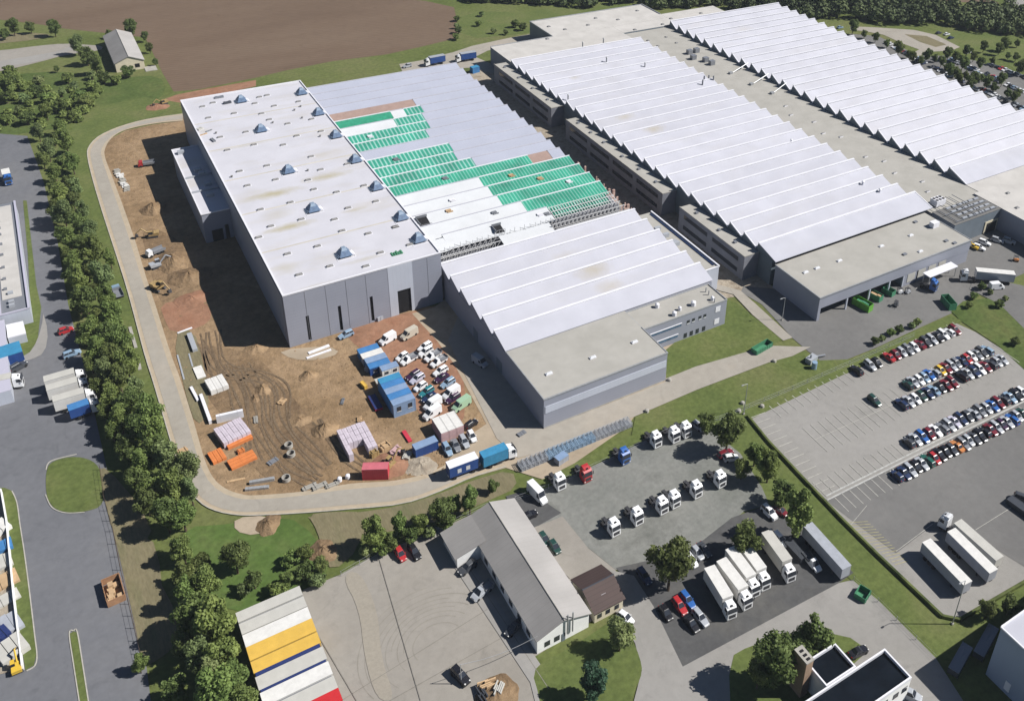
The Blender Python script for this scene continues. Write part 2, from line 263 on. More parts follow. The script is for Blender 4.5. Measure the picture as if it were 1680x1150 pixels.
# ------------------------------------------------------------------ mesh helpers
COL = scene.collection
class MB:
    def __init__(s): s.v = []; s.f = []; s.mi = []; s.cur = 0
    def add(s, vs, fs):
        o = len(s.v); s.v += [tuple(map(float, p)) for p in vs]
        for f in fs: s.f.append([o+i for i in f]); s.mi.append(s.cur)
        return s
    def box(s, x0, x1, y0, y1, z0, z1):
        return s.add([(x0,y0,z0),(x1,y0,z0),(x1,y1,z0),(x0,y1,z0),(x0,y0,z1),(x1,y0,z1),(x1,y1,z1),(x0,y1,z1)],
                     [(0,3,2,1),(4,5,6,7),(0,1,5,4),(1,2,6,5),(2,3,7,6),(3,0,4,7)])
    def hexa(s, b, t):     # bottom ring, top ring (4 points each, ccw)
        return s.add(list(b)+list(t), [(0,3,2,1),(4,5,6,7),(0,1,5,4),(1,2,6,5),(2,3,7,6),(3,0,4,7)])
    def prism(s, ring, z0, z1):
        n = len(ring)
        return s.add([(x,y,z0) for x,y in ring]+[(x,y,z1) for x,y in ring],
                     [tuple(reversed(range(n))), tuple(range(n,2*n))]+[(i,(i+1)%n,n+(i+1)%n,n+i) for i in range(n)])
    def prof(s, pts, y0, y1):   # polygon in xz, extruded in y
        n = len(pts)
        return s.add([(x,y0,z) for x,z in pts]+[(x,y1,z) for x,z in pts],
                     [tuple(range(n)), tuple(reversed(range(n,2*n)))]+[((i+1)%n,i,n+i,n+(i+1)%n) for i in range(n)])
    def profx(s, pts, x0, x1):  # polygon in yz, extruded in x
        n = len(pts)
        return s.add([(x0,y,z) for y,z in pts]+[(x1,y,z) for y,z in pts],
                     [tuple(reversed(range(n))), tuple(range(n,2*n))]+[(i,(i+1)%n,n+(i+1)%n,n+i) for i in range(n)])
    def stations(s, st):   # st: (x, half-width bottom, half-width top, z bottom, z top)
        o = []
        for x,hb,ht,zb,zt in st: o += [(x,-hb,zb),(x,hb,zb),(x,ht,zt),(x,-ht,zt)]
        f = [(0,3,2,1)]; n = len(st)
        for i in range(n-1):
            a = 4*i; b = a+4
            f += [(a,a+1,b+1,b),(a+1,a+2,b+2,b+1),(a+2,a+3,b+3,b+2),(a+3,a,b,b+3)]
        f.append((4*n-4,4*n-3,4*n-2,4*n-1))
        return s.add(o, f)
    def tube(s, p, q, r, n=6, r2=None):
        p = Vector(p); q = Vector(q); d = (q-p); L = d.length
        if L < 1e-6: return s
        d.normalize(); a = d.orthogonal().normalized(); b = d.cross(a); r2 = r if r2 is None else r2
        vs = [p+(a*math.cos(2*math.pi*i/n)+b*math.sin(2*math.pi*i/n))*r for i in range(n)] + [q+(a*math.cos(2*math.pi*i/n)+b*math.sin(2*math.pi*i/n))*r2 for i in range(n)]
        return s.add(vs, [tuple(reversed(range(n))), tuple(range(n,2*n))]+[(i,(i+1)%n,n+(i+1)%n,n+i) for i in range(n)])
    def wheel(s, x, y, r, w, n=14):
        return s.tube((x,y-w/2,r),(x,y+w/2,r), r, n)
    def mesh(s, name, mats):
        me = bpy.data.meshes.new(name); me.from_pydata(s.v, [], s.f); me.update()
        for mm in (mats if isinstance(mats, (list, tuple)) else [mats]): me.materials.append(mm)
        for p, i in zip(me.polygons, s.mi): p.material_index = i
        return me
    def build(s, name, mats, parent=None, label=None):
        o = bpy.data.objects.new(name, s.mesh(name, mats)); COL.objects.link(o)
        if parent: o.parent = parent
        if label: o['label'] = label
        return o
def thing(name, label, cat, loc=(0,0,0), rz=0.0, group=None):
    o = bpy.data.objects.new(name, None); COL.objects.link(o); o.location = loc; o.rotation_euler = (0,0,rz)
    o.empty_display_size = 0.5
    o['label'] = label; o['category'] = cat
    if group: o['group'] = group
    return o
def tag(o, label, cat, group=None):
    o['label'] = label; o['category'] = cat
    if group: o['group'] = group
    return o
def struct(o, kind='structure'):
    o['kind'] = kind; return o
KIDS = {}
def kids_of(r):
    k = KIDS.get(r.name)
    if k is None:
        k = [(c, list(c.children)) for c in r.children]; KIDS[r.name] = k
    return k
USED = set()
def place(proto, x, y, rz, label, group=None, z=0.0, scale=None):
    """first use moves the proto itself, later uses copy it with its parts and sub-parts"""
    if proto.name not in USED:
        kids_of(proto); USED.add(proto.name); r = proto
    else:
        r = proto.copy(); COL.objects.link(r)
        for c, gs in kids_of(proto):
            d = c.copy(); COL.objects.link(d); d.parent = r
            for h in gs:
                k = h.copy(); COL.objects.link(k); k.parent = d
    vh = z == 0 and r.get('category') in ('car','van','lorry','trailer','pickup')
    if vh: scale = (1,1,1.22)
    r.location = (x, y, z+(.12 if z == 0 and r.get('category') not in ('tree','bush') else 0)); r.rotation_euler = (0, 0, rz)
    if scale: r.scale = scale if isinstance(scale, (tuple, list)) else (scale,)*3
    r['label'] = label
    if group: r['group'] = group
    elif 'group' in r: del r['group']
    return r
ORD = ['', 'first','second','third','fourth','fifth','sixth','seventh','eighth','ninth','tenth','eleventh','twelfth','thirteenth','fourteenth','fifteenth','sixteenth','seventeenth','eighteenth','nineteenth','twentieth',
       'twenty-first','twenty-second','twenty-third','twenty-fourth','twenty-fifth','twenty-sixth','twenty-seventh','twenty-eighth','twenty-ninth','thirtieth','thirty-first','thirty-second','thirty-third','thirty-fourth','thirty-fifth','thirty-sixth','thirty-seventh','thirty-eighth','thirty-ninth','fortieth']

# ------------------------------------------------------------------ ground sheets
def smooth_poly(pts, it=2):
    for _ in range(it):
        q = []
        n = len(pts)
        for i in range(n):
            a, b = pts[i], pts[(i+1)%n]
            q += [(a[0]*.75+b[0]*.25, a[1]*.75+b[1]*.25), (a[0]*.25+b[0]*.75, a[1]*.25+b[1]*.75)]
        pts = q
    return pts
LV = {}
def sheet(name, pts, level, mt, world=False, smooth=0):
    w_ = pts if world else [g(*p) for p in pts]
    if smooth: w_ = smooth_poly(w_, smooth)
    LV[level] = LV.get(level,0)+1; z = -0.02+0.04*level+0.0035*LV[level]
    from mathutils.geometry import tessellate_polygon
    tris = tessellate_polygon([[Vector((x,y,0)) for x,y in w_]])
    mb = MB(); 
    fs = []
    for t in tris:
        a, b, c = [Vector((*w_[i],0)) for i in t]
        fs.append(t if (b-a).cross(c-a).z > 0 else (t[0],t[2],t[1]))
    mb.add([(x,y,z) for x,y in w_], fs)
    return struct(mb.build(name, mt))
def catmull(pts, n=6):
    out = []
    P_ = [pts[0]]+list(pts)+[pts[-1]]
    for i in range(1, len(P_)-2):
        p0,p1,p2,p3 = P_[i-1:i+3]
        for k in range(n):
            t = k/n
            out.append(tuple(0.5*((2*p1[j])+(-p0[j]+p2[j])*t+(2*p0[j]-5*p1[j]+4*p2[j]-p3[j])*t*t+(-p0[j]+3*p1[j]-3*p2[j]+p3[j])*t**3) for j in range(2)))
    out.append(tuple(pts[-1])); return out
def ribbon(mb, pts, w_, z, world=False, smooth=True, jitter=0.0):
    p = pts if world else [g(*q) for q in pts]
    if smooth: p = catmull(p, 6)
    L = []; Rr = []
    for i in range(len(p)):
        a = p[max(0,i-1)]; b = p[min(len(p)-1,i+1)]
        dx, dy = b[0]-a[0], b[1]-a[1]; l = math.hypot(dx,dy) or 1
        ww = w_*(1+random.uniform(-jitter,jitter))
        nx, ny = -dy/l*ww/2, dx/l*ww/2
        L.append((p[i][0]+nx,p[i][1]+ny,z)); Rr.append((p[i][0]-nx,p[i][1]-ny,z))
    n = len(p)
    mb.add(L+Rr, [(i, n+i, n+i+1, i+1) for i in range(n-1)])
def wallstrip(mb, pts, h, t, z0=0.0, world=False):
    p = pts if world else [g(*q) for q in pts]
    for a, b in zip(p[:-1], p[1:]):
        dx, dy = b[0]-a[0], b[1]-a[1]; l = math.hypot(dx,dy) or 1; nx, ny = -dy/l*t/2, dx/l*t/2
        mb.prism([(a[0]-nx,a[1]-ny),(b[0]-nx,b[1]-ny),(b[0]+nx,b[1]+ny),(a[0]+nx,a[1]+ny)], z0, z0+h)
GND = MB()
N = 24
for i in range(N):
    for j in range(N):
        x0, x1 = -900+2600*i/N, -900+2600*(i+1)/N; y0, y1 = -500+2600*j/N, -500+2600*(j+1)/N
        GND.add([(x0,y0,0),(x1,y0,0),(x1,y1,0),(x0,y1,0)], [(0,1,2,3)])
struct(GND.build('ground', M['grass']))
M['green'] = ground_mat('fresh_green', [(0.06,0.105,0.024),(0.085,0.135,0.034),(0.12,0.15,0.05)], 0.07, 0.7, fine=0.3)
sheet('service_alley', [(117,-40),(142.5,-45),(142.5,173),(117,160)], 2, M['rubble'], world=True)
sheet('brown_bank', [(500,846),(580,842),(660,830),(722,810),(775,788),(840,770),(850,800),(800,822),(735,852),(640,872),(600,880),(560,862),(520,858)], 3, M['hay'], smooth=1)
sheet('side_lane', [(1600,452),(1680,470),(1740,500),(1740,590),(1690,550),(1640,500),(1590,475)], 6, M['asph_lot'])

# field
sheet('ploughed_field', [(-500,-5),(-200,28),(0,33),(60,40),(108,48),(166,54),(200,58),(238,62),(252,90),(267,121),(285,151),(328,147),(420,128),(470,116),(521,106),(546,101),(634,90),(697,76),(750,63),(751,40),(745,12.6),(697,2),(634,-3),(500,-12),(300,-30)], 1, M['field'])
sheet('orange_dirt_strip', [(232,178),(262,182),(300,172),(350,158),(420,142),(420,132),(330,148),(290,156),(262,166)], 2, M['red_soil'])
sheet('dark_meadow', [(-60,135),(60,118),(130,120),(200,128),(262,124),(275,150),(240,178),(190,190),(150,215),(100,210),(0,225),(-60,228)], 1, M['dark_grass'], smooth=1)
sheet('lush_meadow', [(110,205),(160,175),(240,160),(300,170),(262,190),(189,208),(155,228),(143,262),(165,340),(190,420),(215,510),(240,600),(275,700),(300,760),(290,840),(215,760),(150,560),(110,380),(90,260)], 2, M['lush'])
sheet('gravel_track', [(-60,86),(0,84),(60,76),(105,72),(140,74),(170,76),(165,84),(110,90),(60,104),(0,118),(-60,128)], 2, M['yard_conc'], smooth=1)
sheet('sand_track', [(-60,112),(0,101),(50,93),(95,85),(118,76),(122,82),(98,92),(50,104),(0,111),(-60,122)], 3, M['lot_conc'])
sheet('pale_verge', [(-60,60),(0,58),(50,54),(90,58),(60,66),(0,72),(-60,78)], 2, M['hay'], smooth=1)
# far right: meadows, tracks, far parking
sheet('bright_meadow', [(1560,50),(1640,52),(1720,58),(1760,140),(1680,122),(1640,100),(1590,86),(1550,68)], 1, M['lush'], smooth=1)
sheet('meadow_behind_hall', [(745,20),(900,20),(1060,-20),(1000,40),(870,55),(755,66)], 1, M['lush'], smooth=1)
sheet('far_track', [(1395,44),(1440,46),(1500,50),(1535,58),(1575,78),(1560,84),(1520,86),(1504,96),(1490,92),(1508,82),(1480,72),(1450,58),(1420,52),(1395,50)], 2, M['road_conc'])
sheet('grass_in_far_track', [(1484,57),(1520,60),(1553,74),(1535,78),(1510,70)], 3, M['hay'])
sheet('far_parking', [(1395,56),(1440,60),(1475,76),(1505,92),(1550,92),(1600,100),(1660,120),(1700,135),(1790,210),(1760,260),(1640,190),(1560,150),(1480,110),(1420,80),(1380,62)], 1, M['asph_lot'])
sheet('far_road', [(1640,-10),(1655,4),(1682,22),(1720,36),(1720,20),(1672,-4)], 2, M['lot_conc'])
sheet('dark_far_field', [(1270,-6),(1400,-4),(1560,4),(1640,6),(1600,-10),(1400,-16)], 1, M['field'])
# back road and yard behind the halls
sheet('back_road', [(745,86),(775,76),(840,62),(874,56),(880,62),(840,74),(800,84),(780,94),(820,112),(815,122),(770,112),(660,118),(655,106),(690,100)], 2, M['road_conc'])
# ring road round the site
outer = [(300,187.8),(264.7,192.8),(227,200),(189,211.8),(161,225.6),(146,242),(143.7,257),(151,290),(164,335),(180,385),(204,459),(219,512),(237,580),(252,628),(272,696),(288,748),(306,795),(328,824),(353,838),(386,845),(420,846),(496,842),(571,836),(659.5,827),(722.5,806),(773,784),(830,766)]
inner = [(300,199),(252,204),(206.7,214),(184,227),(172.7,244.5),(172.7,259.7),(184,290),(201.7,338),(222,396),(239.5,454),(257,507),(280,580),(295,620),(317.6,691),(335,751.5),(350,784),(370.6,802),(396,811),(420,813),(495.6,807),(576,794),(647,789),(702,777),(730,764),(800,735)]
def shrink(o, i, f):   # a line between the two road edges
    n = 40
    def at(l, t):
        k = t*(len(l)-1); a = int(min(k, len(l)-2)); u = k-a
        return (l[a][0]*(1-u)+l[a+1][0]*u, l[a][1]*(1-u)+l[a+1][1]*u)
    return [tuple(np.array(at(o, t/n))*(1-f)+np.array(at(i, t/n))*f) for t in range(n+1)]
wo = catmull([g(*p) for p in outer], 5); wi = catmull([g(*p) for p in inner], 5)
sheet('ring_road', wo+wi[::-1], 5, M['road_edge'], world=True)
sheet('ring_road_surface', shrink(wo, wi, 0.16)+shrink(wo, wi, 0.78)[::-1], 6, M['road_conc'], world=True)
ks = MB(); wallstrip(ks, wo[::2], 0.16, 0.22, 0.12, world=True); struct(ks.build('road_kerb', M['kerb']))
# site soil
sheet('site_soil', [(300,199),(300,170),(520,300),(560,520),(735,500),(800,690),(830,720),(790,742),(735,764),(702,779),(647,791),(576,796),(495.6,809),(420,815),(390,811),(368,802),(348,784),(333,751),(315,691),(293,620),(278,580),(255,507),(237.5,454),(220,396),(199.7,338),(182,290),(171,259),(171,245),(182,228),(206,215),(252,205)], 3, M['dirt'])
sheet('dark_spoil', [(228,370),(285,385),(310,420),(330,470),(348,520),(300,512),(262,500),(246,440)], 4, M['dark_soil'], smooth=2)
sheet('red_spoil', [(262,500),(300,492),(336,494),(350,520),(330,538),(282,548),(270,525)], 4, M['red_soil'], smooth=1)
sheet('red_parking_soil', [(555,535),(610,528),(690,508),(712,512),(745,565),(765,640),(760,700),(735,690),(700,700),(672,650),(640,590),(590,575)], 4, M['red_soil'], smooth=1)
sheet('sandy_patch', [(455,575),(540,568),(560,580),(520,592),(478,590)], 4, M['sand'], smooth=1)
sheet('wheeled_soil', [(300,560),(360,570),(420,580),(470,640),(520,700),(560,760),(480,800),(420,780),(380,700),(330,640)], 4, M['dark_soil'], smooth=2)
sheet('scrubby_grass_patch', [(283,548),(318,540),(335,600),(345,680),(322,700),(305,650)], 5, M['hay'], smooth=1)
# sandy apron between the yard and the low hall
sheet('apron', [(676,515),(712,505),(760,470),(1100,575),(1100,640),(1060,668),(1041,683),(1030,700),(900,790),(830,768),(773,784),(722.5,805),(700,790),(728,765),(770,715),(798,696),(745,598),(717,560)], 4, M['sand'])
sheet('concrete_apron', [(735,560),(760,500),(890,705),(1092,627),(1092,622),(1142,602),(1260,568),(1330,570),(1300,585),(1260,596),(1142.5,640.6),(1041.7,684),(960,716),(900,740),(850,752),(815,720),(790,670)], 6, M['road_conc'])
# lawn belts
sheet('lawn_by_hall', [(1092,575),(1190,492),(1208,498),(1285,558),(1260,568),(1142,602),(1093,628)], 5, M['lush'])
sheet('narrow_path', [(1160,470),(1178,468),(1215,478),(1240,500),(1300,555),(1285,560),(1235,518),(1203,484),(1180,478)], 7, M['road_conc'])
sheet('lawn_belt', [(840,812),(880,792),(960,752),(1036,715),(1042,685),(1142.5,641),(1260,597),(1320,576),(1345,592),(1400,590),(1460,562),(1520,535),(1560,518),(1580,528),(1520,548),(1393,611),(1228,690),(1180,700),(1100,700),(1000,752),(900,800),(845,822)], 5, M['lush'])
# right yard asphalt
sheet('loading_yard', [(1215,480),(1250,500),(1300,555),(1320,572),(1345,592),(1390,590),(1440,570),(1520,533),(1560,515),(1590,490),(1700,440),(1800,400),(1700,330),(1500,330),(1340,480),(1220,470)], 3, M['asph_lot'])
sheet('verge_right', [(1560,512),(1580,495),(1620,490),(1700,520),(1700,625),(1640,570),(1580,530)], 5, M['dark_grass'], smooth=0)
# car park
sheet('car_park', [(1228,682),(1260,666),(1330,636),(1393.6,611.6),(1460,582),(1520,548),(1562,528),(1600,545),(1680,597),(1800,680),(1800,880),(1680,951),(1573,1013),(1548,1008),(1500,965),(1440,908),(1380,848),(1320,785),(1260,722)], 3, M['lot_conc'])
sheet('car_park_asphalt', [(1356,822),(1680,661),(1800,605),(1800,850),(1680,930),(1600,880),(1520,870),(1470,908),(1392,850)], 4, M['asph_lot'], smooth=0)
hb = MB()
wallstrip(hb, [(1226,684),(1260,726),(1320,790),(1380,853),(1440,913),(1500,970),(1545,1013),(1574,1019),(1680,957),(1760,910)], 0.9, 0.55, 0.0)
hob = hb.build('clipped_hedge', M['leaf_c']); tag(hob, 'low clipped green hedge running round the edge of the big car park', 'hedge')
sheet('grass_belt', [(1180,700),(1228,690),(1300,770),(1380,860),(1450,930),(1545,1016),(1574,1022),(1680,962),(1760,930),(1680,1050),(1560,1085),(1535,1080),(1440,985),(1392,948),(1340,890),(1260,830),(1220,770)], 3, M['lush'])
# truck yard
sheet('truck_yard', [(812,846),(845,818),(900,800),(1000,752),(1100,702),(1160,700),(1215,745),(1250,800),(1262,828),(1220,840),(1170,880),(1130,930),(1010,935),(960,895),(900,860),(850,870)], 4, M['gravel'], smooth=0)
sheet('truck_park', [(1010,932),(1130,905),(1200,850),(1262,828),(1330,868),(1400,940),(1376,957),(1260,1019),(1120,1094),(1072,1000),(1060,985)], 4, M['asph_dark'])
sheet('service_road', [(1000,935),(1040,945),(1072,995),(1120,1094),(1260,1019),(1376,957),(1398,952),(1440,985),(1535,1080),(1580,1150),(1640,1260),(1000,1260),(1040,1150),(1053,1100),(1042,1056),(1016,1011),(985,980)], 5, M['lot_conc'])
# bottom yard
sheet('bottom_yard', [(494,985),(497,968),(560,942),(620,908),(735,862),(800,832),(850,820),(960,895),(1010,935),(1020,985),(985,1010),(873,1080),(900,1260),(540,1260)], 3, M['yard_conc'])
sheet('side_yard', [(860,858),(876,866),(923,848),(978,916),(935,950),(900,915)], 6, M['yard_conc'])
sheet('oil_stained_patch', [(830,815),(851,808),(885,818),(921,842),(878,866),(850,850)], 5, M['asph_dark'])
sheet('earth_path', [(505,845),(540,840),(600,840),(590,900),(545,940),(530,905),(520,870)], 4, M['hay'], smooth=1)
sheet('yard_strip', [(700,862),(735,868),(900,1110),(930,1260),(905,1260),(870,1120)], 6, M['lot_conc'])
sheet('round_lawn', [(873,1104),(895,1082),(920,1072),(965,1045),(1000,1020),(1020,1018),(1036,1045),(1050,1080),(1054,1102),(1044,1130),(1030,1155),(980,1250),(900,1230),(884,1140)], 6, M['lush'], smooth=1)
sheet('lawn_by_offices', [(1195,1080),(1230,1060),(1300,1040),(1385,1040),(1425,1068),(1405,1085),(1380,1110),(1320,1170),(1200,1200)], 6, M['lush'], smooth=1)
# left road
sheet('left_road', [(-60,215),(45,224),(72,300),(95,400),(112,500),(140,610),(160,700),(180,790),(200,880),(222,1000),(240,1090),(262,1260),(-200,1260),(-200,215)], 3, M['asph'])
sheet('dry_verge', [(186,870),(200,860),(252,890),(262,925),(266,961),(287,1001),(293,1056),(270,1075),(247,1090),(232,1075),(216,1000)], 4, M['hay'])
sheet('verge_under_trees', [(160,770),(176,768),(230,830),(255,885),(200,885),(184,872),(172,822)], 4, M['hay'], smooth=1)
sheet('grass_island', [(75.6,771.6),(85.7,756.5),(126,748),(161,760),(168,790),(172,830),(138.6,841),(108,842),(85.7,833),(75.6,812)], 5, M['lush'], smooth=2)
sheet('corner_verge', [(-30,800),(8,801),(20,806),(28,825),(33,860),(40,905),(48,965),(57,1040),(60,1074),(56,1092),(42,1100),(25,986),(12,860),(4,810)], 5, M['lush'])
sheet('median', [(115,1040),(121,1036),(127,1038),(136,1090),(150,1180),(136,1180),(122,1090)], 5, M['lush'])
sheet('storage_yard', [(-60,806),(3,811),(12,860),(25,986),(38,1098),(-60,1120)], 4, M['rubble'])
sheet('left_forecourt', [(12,590),(45,585),(62,560),(72,520),(68,505),(80,545),(74,580),(50,592),(12,600)], 5, M['lot_conc'], smooth=1)
sheet('left_lawn', [(10,520),(50,505),(68,505),(62,560),(45,585),(12,590)], 4, M['lush'])
sheet('left_verge', [(38,330),(44,330),(60,470),(68,505),(50,505),(46,420)], 4, M['lush'])
sheet('green_plot', [(300,865),(380,860),(470,845),(520,880),(545,942),(494,968),(440,985),(385,1010),(330,960),(300,910)], 2, M['green'], smooth=1)
sheet('bare_patch', [(385,850),(440,846),(460,862),(420,880),(385,872)], 4, M['sand'], smooth=1)
# kerbs of islands
for nm, pts in (('island_kerb', [(75.6,771.6),(84,757),(126,746)]), ('island_kerb', [(75,812),(85.7,833),(108,842),(138.6,841)]), ('verge_kerb', [(20,806),(28,825),(33,860),(40,905),(48,965),(57,1040),(61,1076),(57,1093),(44,1101)]), ('median_kerb', [(150,1180),(136,1090),(127,1037),(121,1035),(114,1040),(121,1090),(135,1180)])):
    k = MB(); wallstrip(k, catmull([g(*p) for p in pts], 5), 0.14, 0.2, 0.12, world=True); struct(k.build(nm, M['kerb']))
k = MB(); wallstrip(k, [(3.8,809.5),(12.6,860),(25,986),(39,1099.5)], 1.6, 0.25)
tag(k.build('white_yard_wall', M['render_white']), 'low white wall between the storage yard and the long grass verge', 'wall')
# tyre tracks and painted lines
def tracks(name, px, n, gap, width=0.5, level=5, mt='track'):
    k = MB(); p = catmull([g(*q) for q in px], 6)
    for j in range(n):
        off = (j-(n-1)/2)*gap; q = []
        for i in range(len(p)):
            a_ = p[max(0,i-1)]; b_ = p[min(len(p)-1,i+1)]; dx, dy = b_[0]-a_[0], b_[1]-a_[1]; l = math.hypot(dx,dy) or 1
            o2 = off+0.35*math.sin(i*0.5+j*2.1)
            q.append((p[i][0]-dy/l*o2, p[i][1]+dx/l*o2))
        ribbon(k, q, width, 0.04*level+0.02+0.0013*j, world=True, smooth=False, jitter=0.25)
    return struct(k.build(name, M[mt]))
tracks('tyre_track', [(345,545),(352,590),(372,612),(420,618),(455,640),(462,690),(490,730),(530,770)], 5, 1.3)
tracks('tyre_track', [(395,600),(420,650),(430,700),(470,760),(520,790)], 4, 1.4)
tracks('tyre_track', [(365,600),(385,640),(400,690),(420,760)], 3, 1.4, 0.6)
tracks('tyre_track', [(330,560),(345,600),(355,650)], 3, 1.2)
tracks('tyre_track', [(520,690),(560,740),(600,770)], 3, 1.2)
M['tyre_mark'] = mat('faint_tyre_mark', (0.255,0.235,0.20), 0.95, 0.10, 0.5)
M['sand_mark'] = ground_mat('sand_dusting', [(0.305,0.278,0.232),(0.315,0.285,0.236)], 0.2, 1.5, fine=0.12)
sheet('sand_dusting', [(560,945),(590,935),(620,1000),(625,1080),(650,1150),(618,1150),(598,1080),(590,1000)], 4, M['sand_mark'], smooth=2)
cx, cy = g(720, 1055)
for i, (r0, a0, a1) in enumerate([(7,40,170),(8.3,30,200),(9.5,50,160),(10.6,35,185),(11.8,60,210),(13,40,170),(14.6,60,190),(16,80,200),(5.2,20,200)]):
    k = MB(); ribbon(k, [(cx+r0*math.cos(R_(t)), cy+r0*0.85*math.sin(R_(t))) for t in range(a0, a1+1, 6)], 0.16, 0.14+0.001*i, world=True, smooth=False, jitter=0.5); struct(k.build('turning_tyre_mark', M['tyre_mark']))
def line(mb, a_, b_, w_, z): ribbon(mb, [a_, b_], w_, z, smooth=False)
k = MB(); line(k, (1355,814.5), (1760,612), 0.42, 0.21); line(k, (1357,821), (1760,619), 0.42, 0.21)
struct(k.build('double_white_line', M['mark']))
# bay lines
def bays(px0, px1, side, n, L=4.9, skip=()):
    k = MB(); p0 = g(*px0); p1 = g(*px1)
    dx, dy = p1[0]-p0[0], p1[1]-p0[1]; l = math.hypot(dx,dy); ux, uy = dx/l, dy/l; nx, ny = -uy*side, ux*side
    for i in range(n+1):
        if i in skip: continue
        x, y = p0[0]+dx*i/n, p0[1]+dy*i/n
        ribbon(k, [(x,y),(x+nx*L,y+ny*L)], 0.19, 0.205, world=True, smooth=False)
    return k
k1 = bays((1262,667),(1562,529.5),-1,27); struct(k1.build('parking_bay_lines', M['mark_soft']))
k1 = bays((1355,814),(1680,653),1,30); struct(k1.build('parking_bay_lines', M['mark_soft']))
k1 = bays((1357,823),(1680,663),-1,30); struct(k1.build('parking_bay_lines', M['mark_soft']))
k1 = bays((1337,722),(1650,580),1,28); line(k1,(1337,722),(1650,580),0.14,0.20); struct(k1.build('parking_bay_lines', M['mark_soft']))
k1 = bays((1337,722),(1650,580),-1,28); struct(k1.build('parking_bay_lines', M['mark_soft']))
k1 = bays((1232,686),(1345,808),1,12,4.6); struct(k1.build('parking_bay_lines', M['mark_soft']))
k = MB()
for i in range(16):
    a_ = (1390+i*5.2, 858+i*4.6); line(k, a_, (a_[0]+34-i*0.8, a_[1]-2-i*0.3), 0.11, 0.205)
struct(k.build('hatched_marking', mat('yellow_road_paint', (0.42,0.38,0.18), 0.8, 0.2, 1.0)))
k = MB(); line(k,(1392,866),(1422,830),0.12,0.206); line(k,(1600,870),(1680,820),0.12,0.206); line(k,(1470,905),(1530,860),0.12,0.206); struct(k.build('parking_lane_line', M['mark_soft']))
# slab joints of the yards
M['joint'] = mat('slab_joint', (0.21,0.195,0.17), 0.9, 0.2, 0.5)
k = MB()
for p, q in (((735,880),(900,1130)),((497,1000),(585,1150)),((640,1150),(960,970)),((620,910),(690,1150)),((560,1150),(800,1000))): line(k, p, q, 0.14, 0.245)
struct(k.build('slab_joint', M['joint']))
# ------------------------------------------------------------------ large halls
PT = 7.57
def ry(k): return -35.0+PT*k
def tooth(parent, x0, x1, k, zr, zv, segs, ylow=None, gab='gable', lap=0.25, end=True, rise=0.9):
    y1 = ry(k); y0 = ry(k-1)+rise if ylow is None else ylow
    first = None
    for xa, xb, kind in segs:
        nm, mt, lift = {'slope': ('roof_bay','roof_slope',0), 'grey': ('roof_bay','roof_grey',0), 'green': ('green_sheeting','green_rib',-.05), 'net': ('green_sheeting','green_net',-.05), 'solid': ('green_sheeting','green_solid',-.05),
                        'white': ('white_membrane','white',-.02), 'brown': ('bare_deck','brown_deck',-.12)}[kind]
        mb = MB()
        mb.profx([(y1,zr-.25+lift),(y1,zr+lift),(y0,zv+lift),(y0,zv-.25+lift)], xa, xb)
        o = mb.build(nm, M[mt], parent)
        if first is None: first = o
    X0 = segs[0][0]; X1 = segs[-1][1]
    if end:
        mb = MB()
        poly = [(y0+.1,zv-.55),(y1+rise,zv-.55),(y1+.05,zr-.28)]
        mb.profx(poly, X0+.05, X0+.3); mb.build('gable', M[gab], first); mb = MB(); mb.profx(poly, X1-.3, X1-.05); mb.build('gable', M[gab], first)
        mb = MB(); mb.profx([(y1-.3,zr-.26),(y1-.02,zr-.26),(y1+rise,zv-.3),(y1+rise-.25,zv-.3)], X0+.3, X1-.3); mb.build('north_light', M['sky_glass'], first)
    return first
def cap(first, x0, x1, k, zr, mt='flash', w_=.62):
    mb = MB(); y = ry(k); mb.box(x0-.1, x1+.1, y-w_, y+.12, zr-.12, zr+.14); mb.build('ridge_cap', M[mt], first)
def verge(first, x, k, zr, zv, y0=None, rise=.9):
    y1 = ry(k); y0 = ry(k-1)+rise if y0 is None else y0
    mb = MB(); mb.profx([(y1,zr-.3),(y1,zr+.12),(y0,zv+.12),(y0,zv-.3)], x-.22, x+.12); mb.build('verge_trim', M['flash'], first)
def parapet(mb, x0, x1, y0, y1, z, h=.45, t=.35):
    mb.box(x0,x1,y0,y0+t,z,z+h); mb.box(x0,x1,y1-t,y1,z,z+h); mb.box(x0,x0+t,y0+t,y1-t,z,z+h); mb.box(x1-t,x1,y0+t,y1-t,z,z+h)
def skylight(parent, x, y, z, L=1.9, W=1.0, base='white', top='p_grey', nm='roof_light', skirt=False):
    mb = MB(); mb.box(x-L/2,x+L/2,y-W/2,y+W/2,z,z+.35); o = mb.build(nm, M[base], parent)
    if skirt: mb = MB(); mb.box(x-L/2-.25,x+L/2+.25,y-W/2-.35,y+W/2+.25,z+.01,z+.07); mb.build('flange', M['flash'], o)
    mb = MB(); mb.hexa([(x-L/2+.08,y-W/2+.08,z+.35),(x+L/2-.08,y-W/2+.08,z+.35),(x+L/2-.08,y+W/2-.08,z+.35),(x-L/2+.08,y+W/2-.08,z+.35)],
                       [(x-L/2+.3,y-W/2+.3,z+.55),(x+L/2-.3,y-W/2+.3,z+.55),(x+L/2-.3,y+W/2-.3,z+.55),(x-L/2+.3,y+W/2-.3,z+.55)]); mb.build('dome', M[top], o)

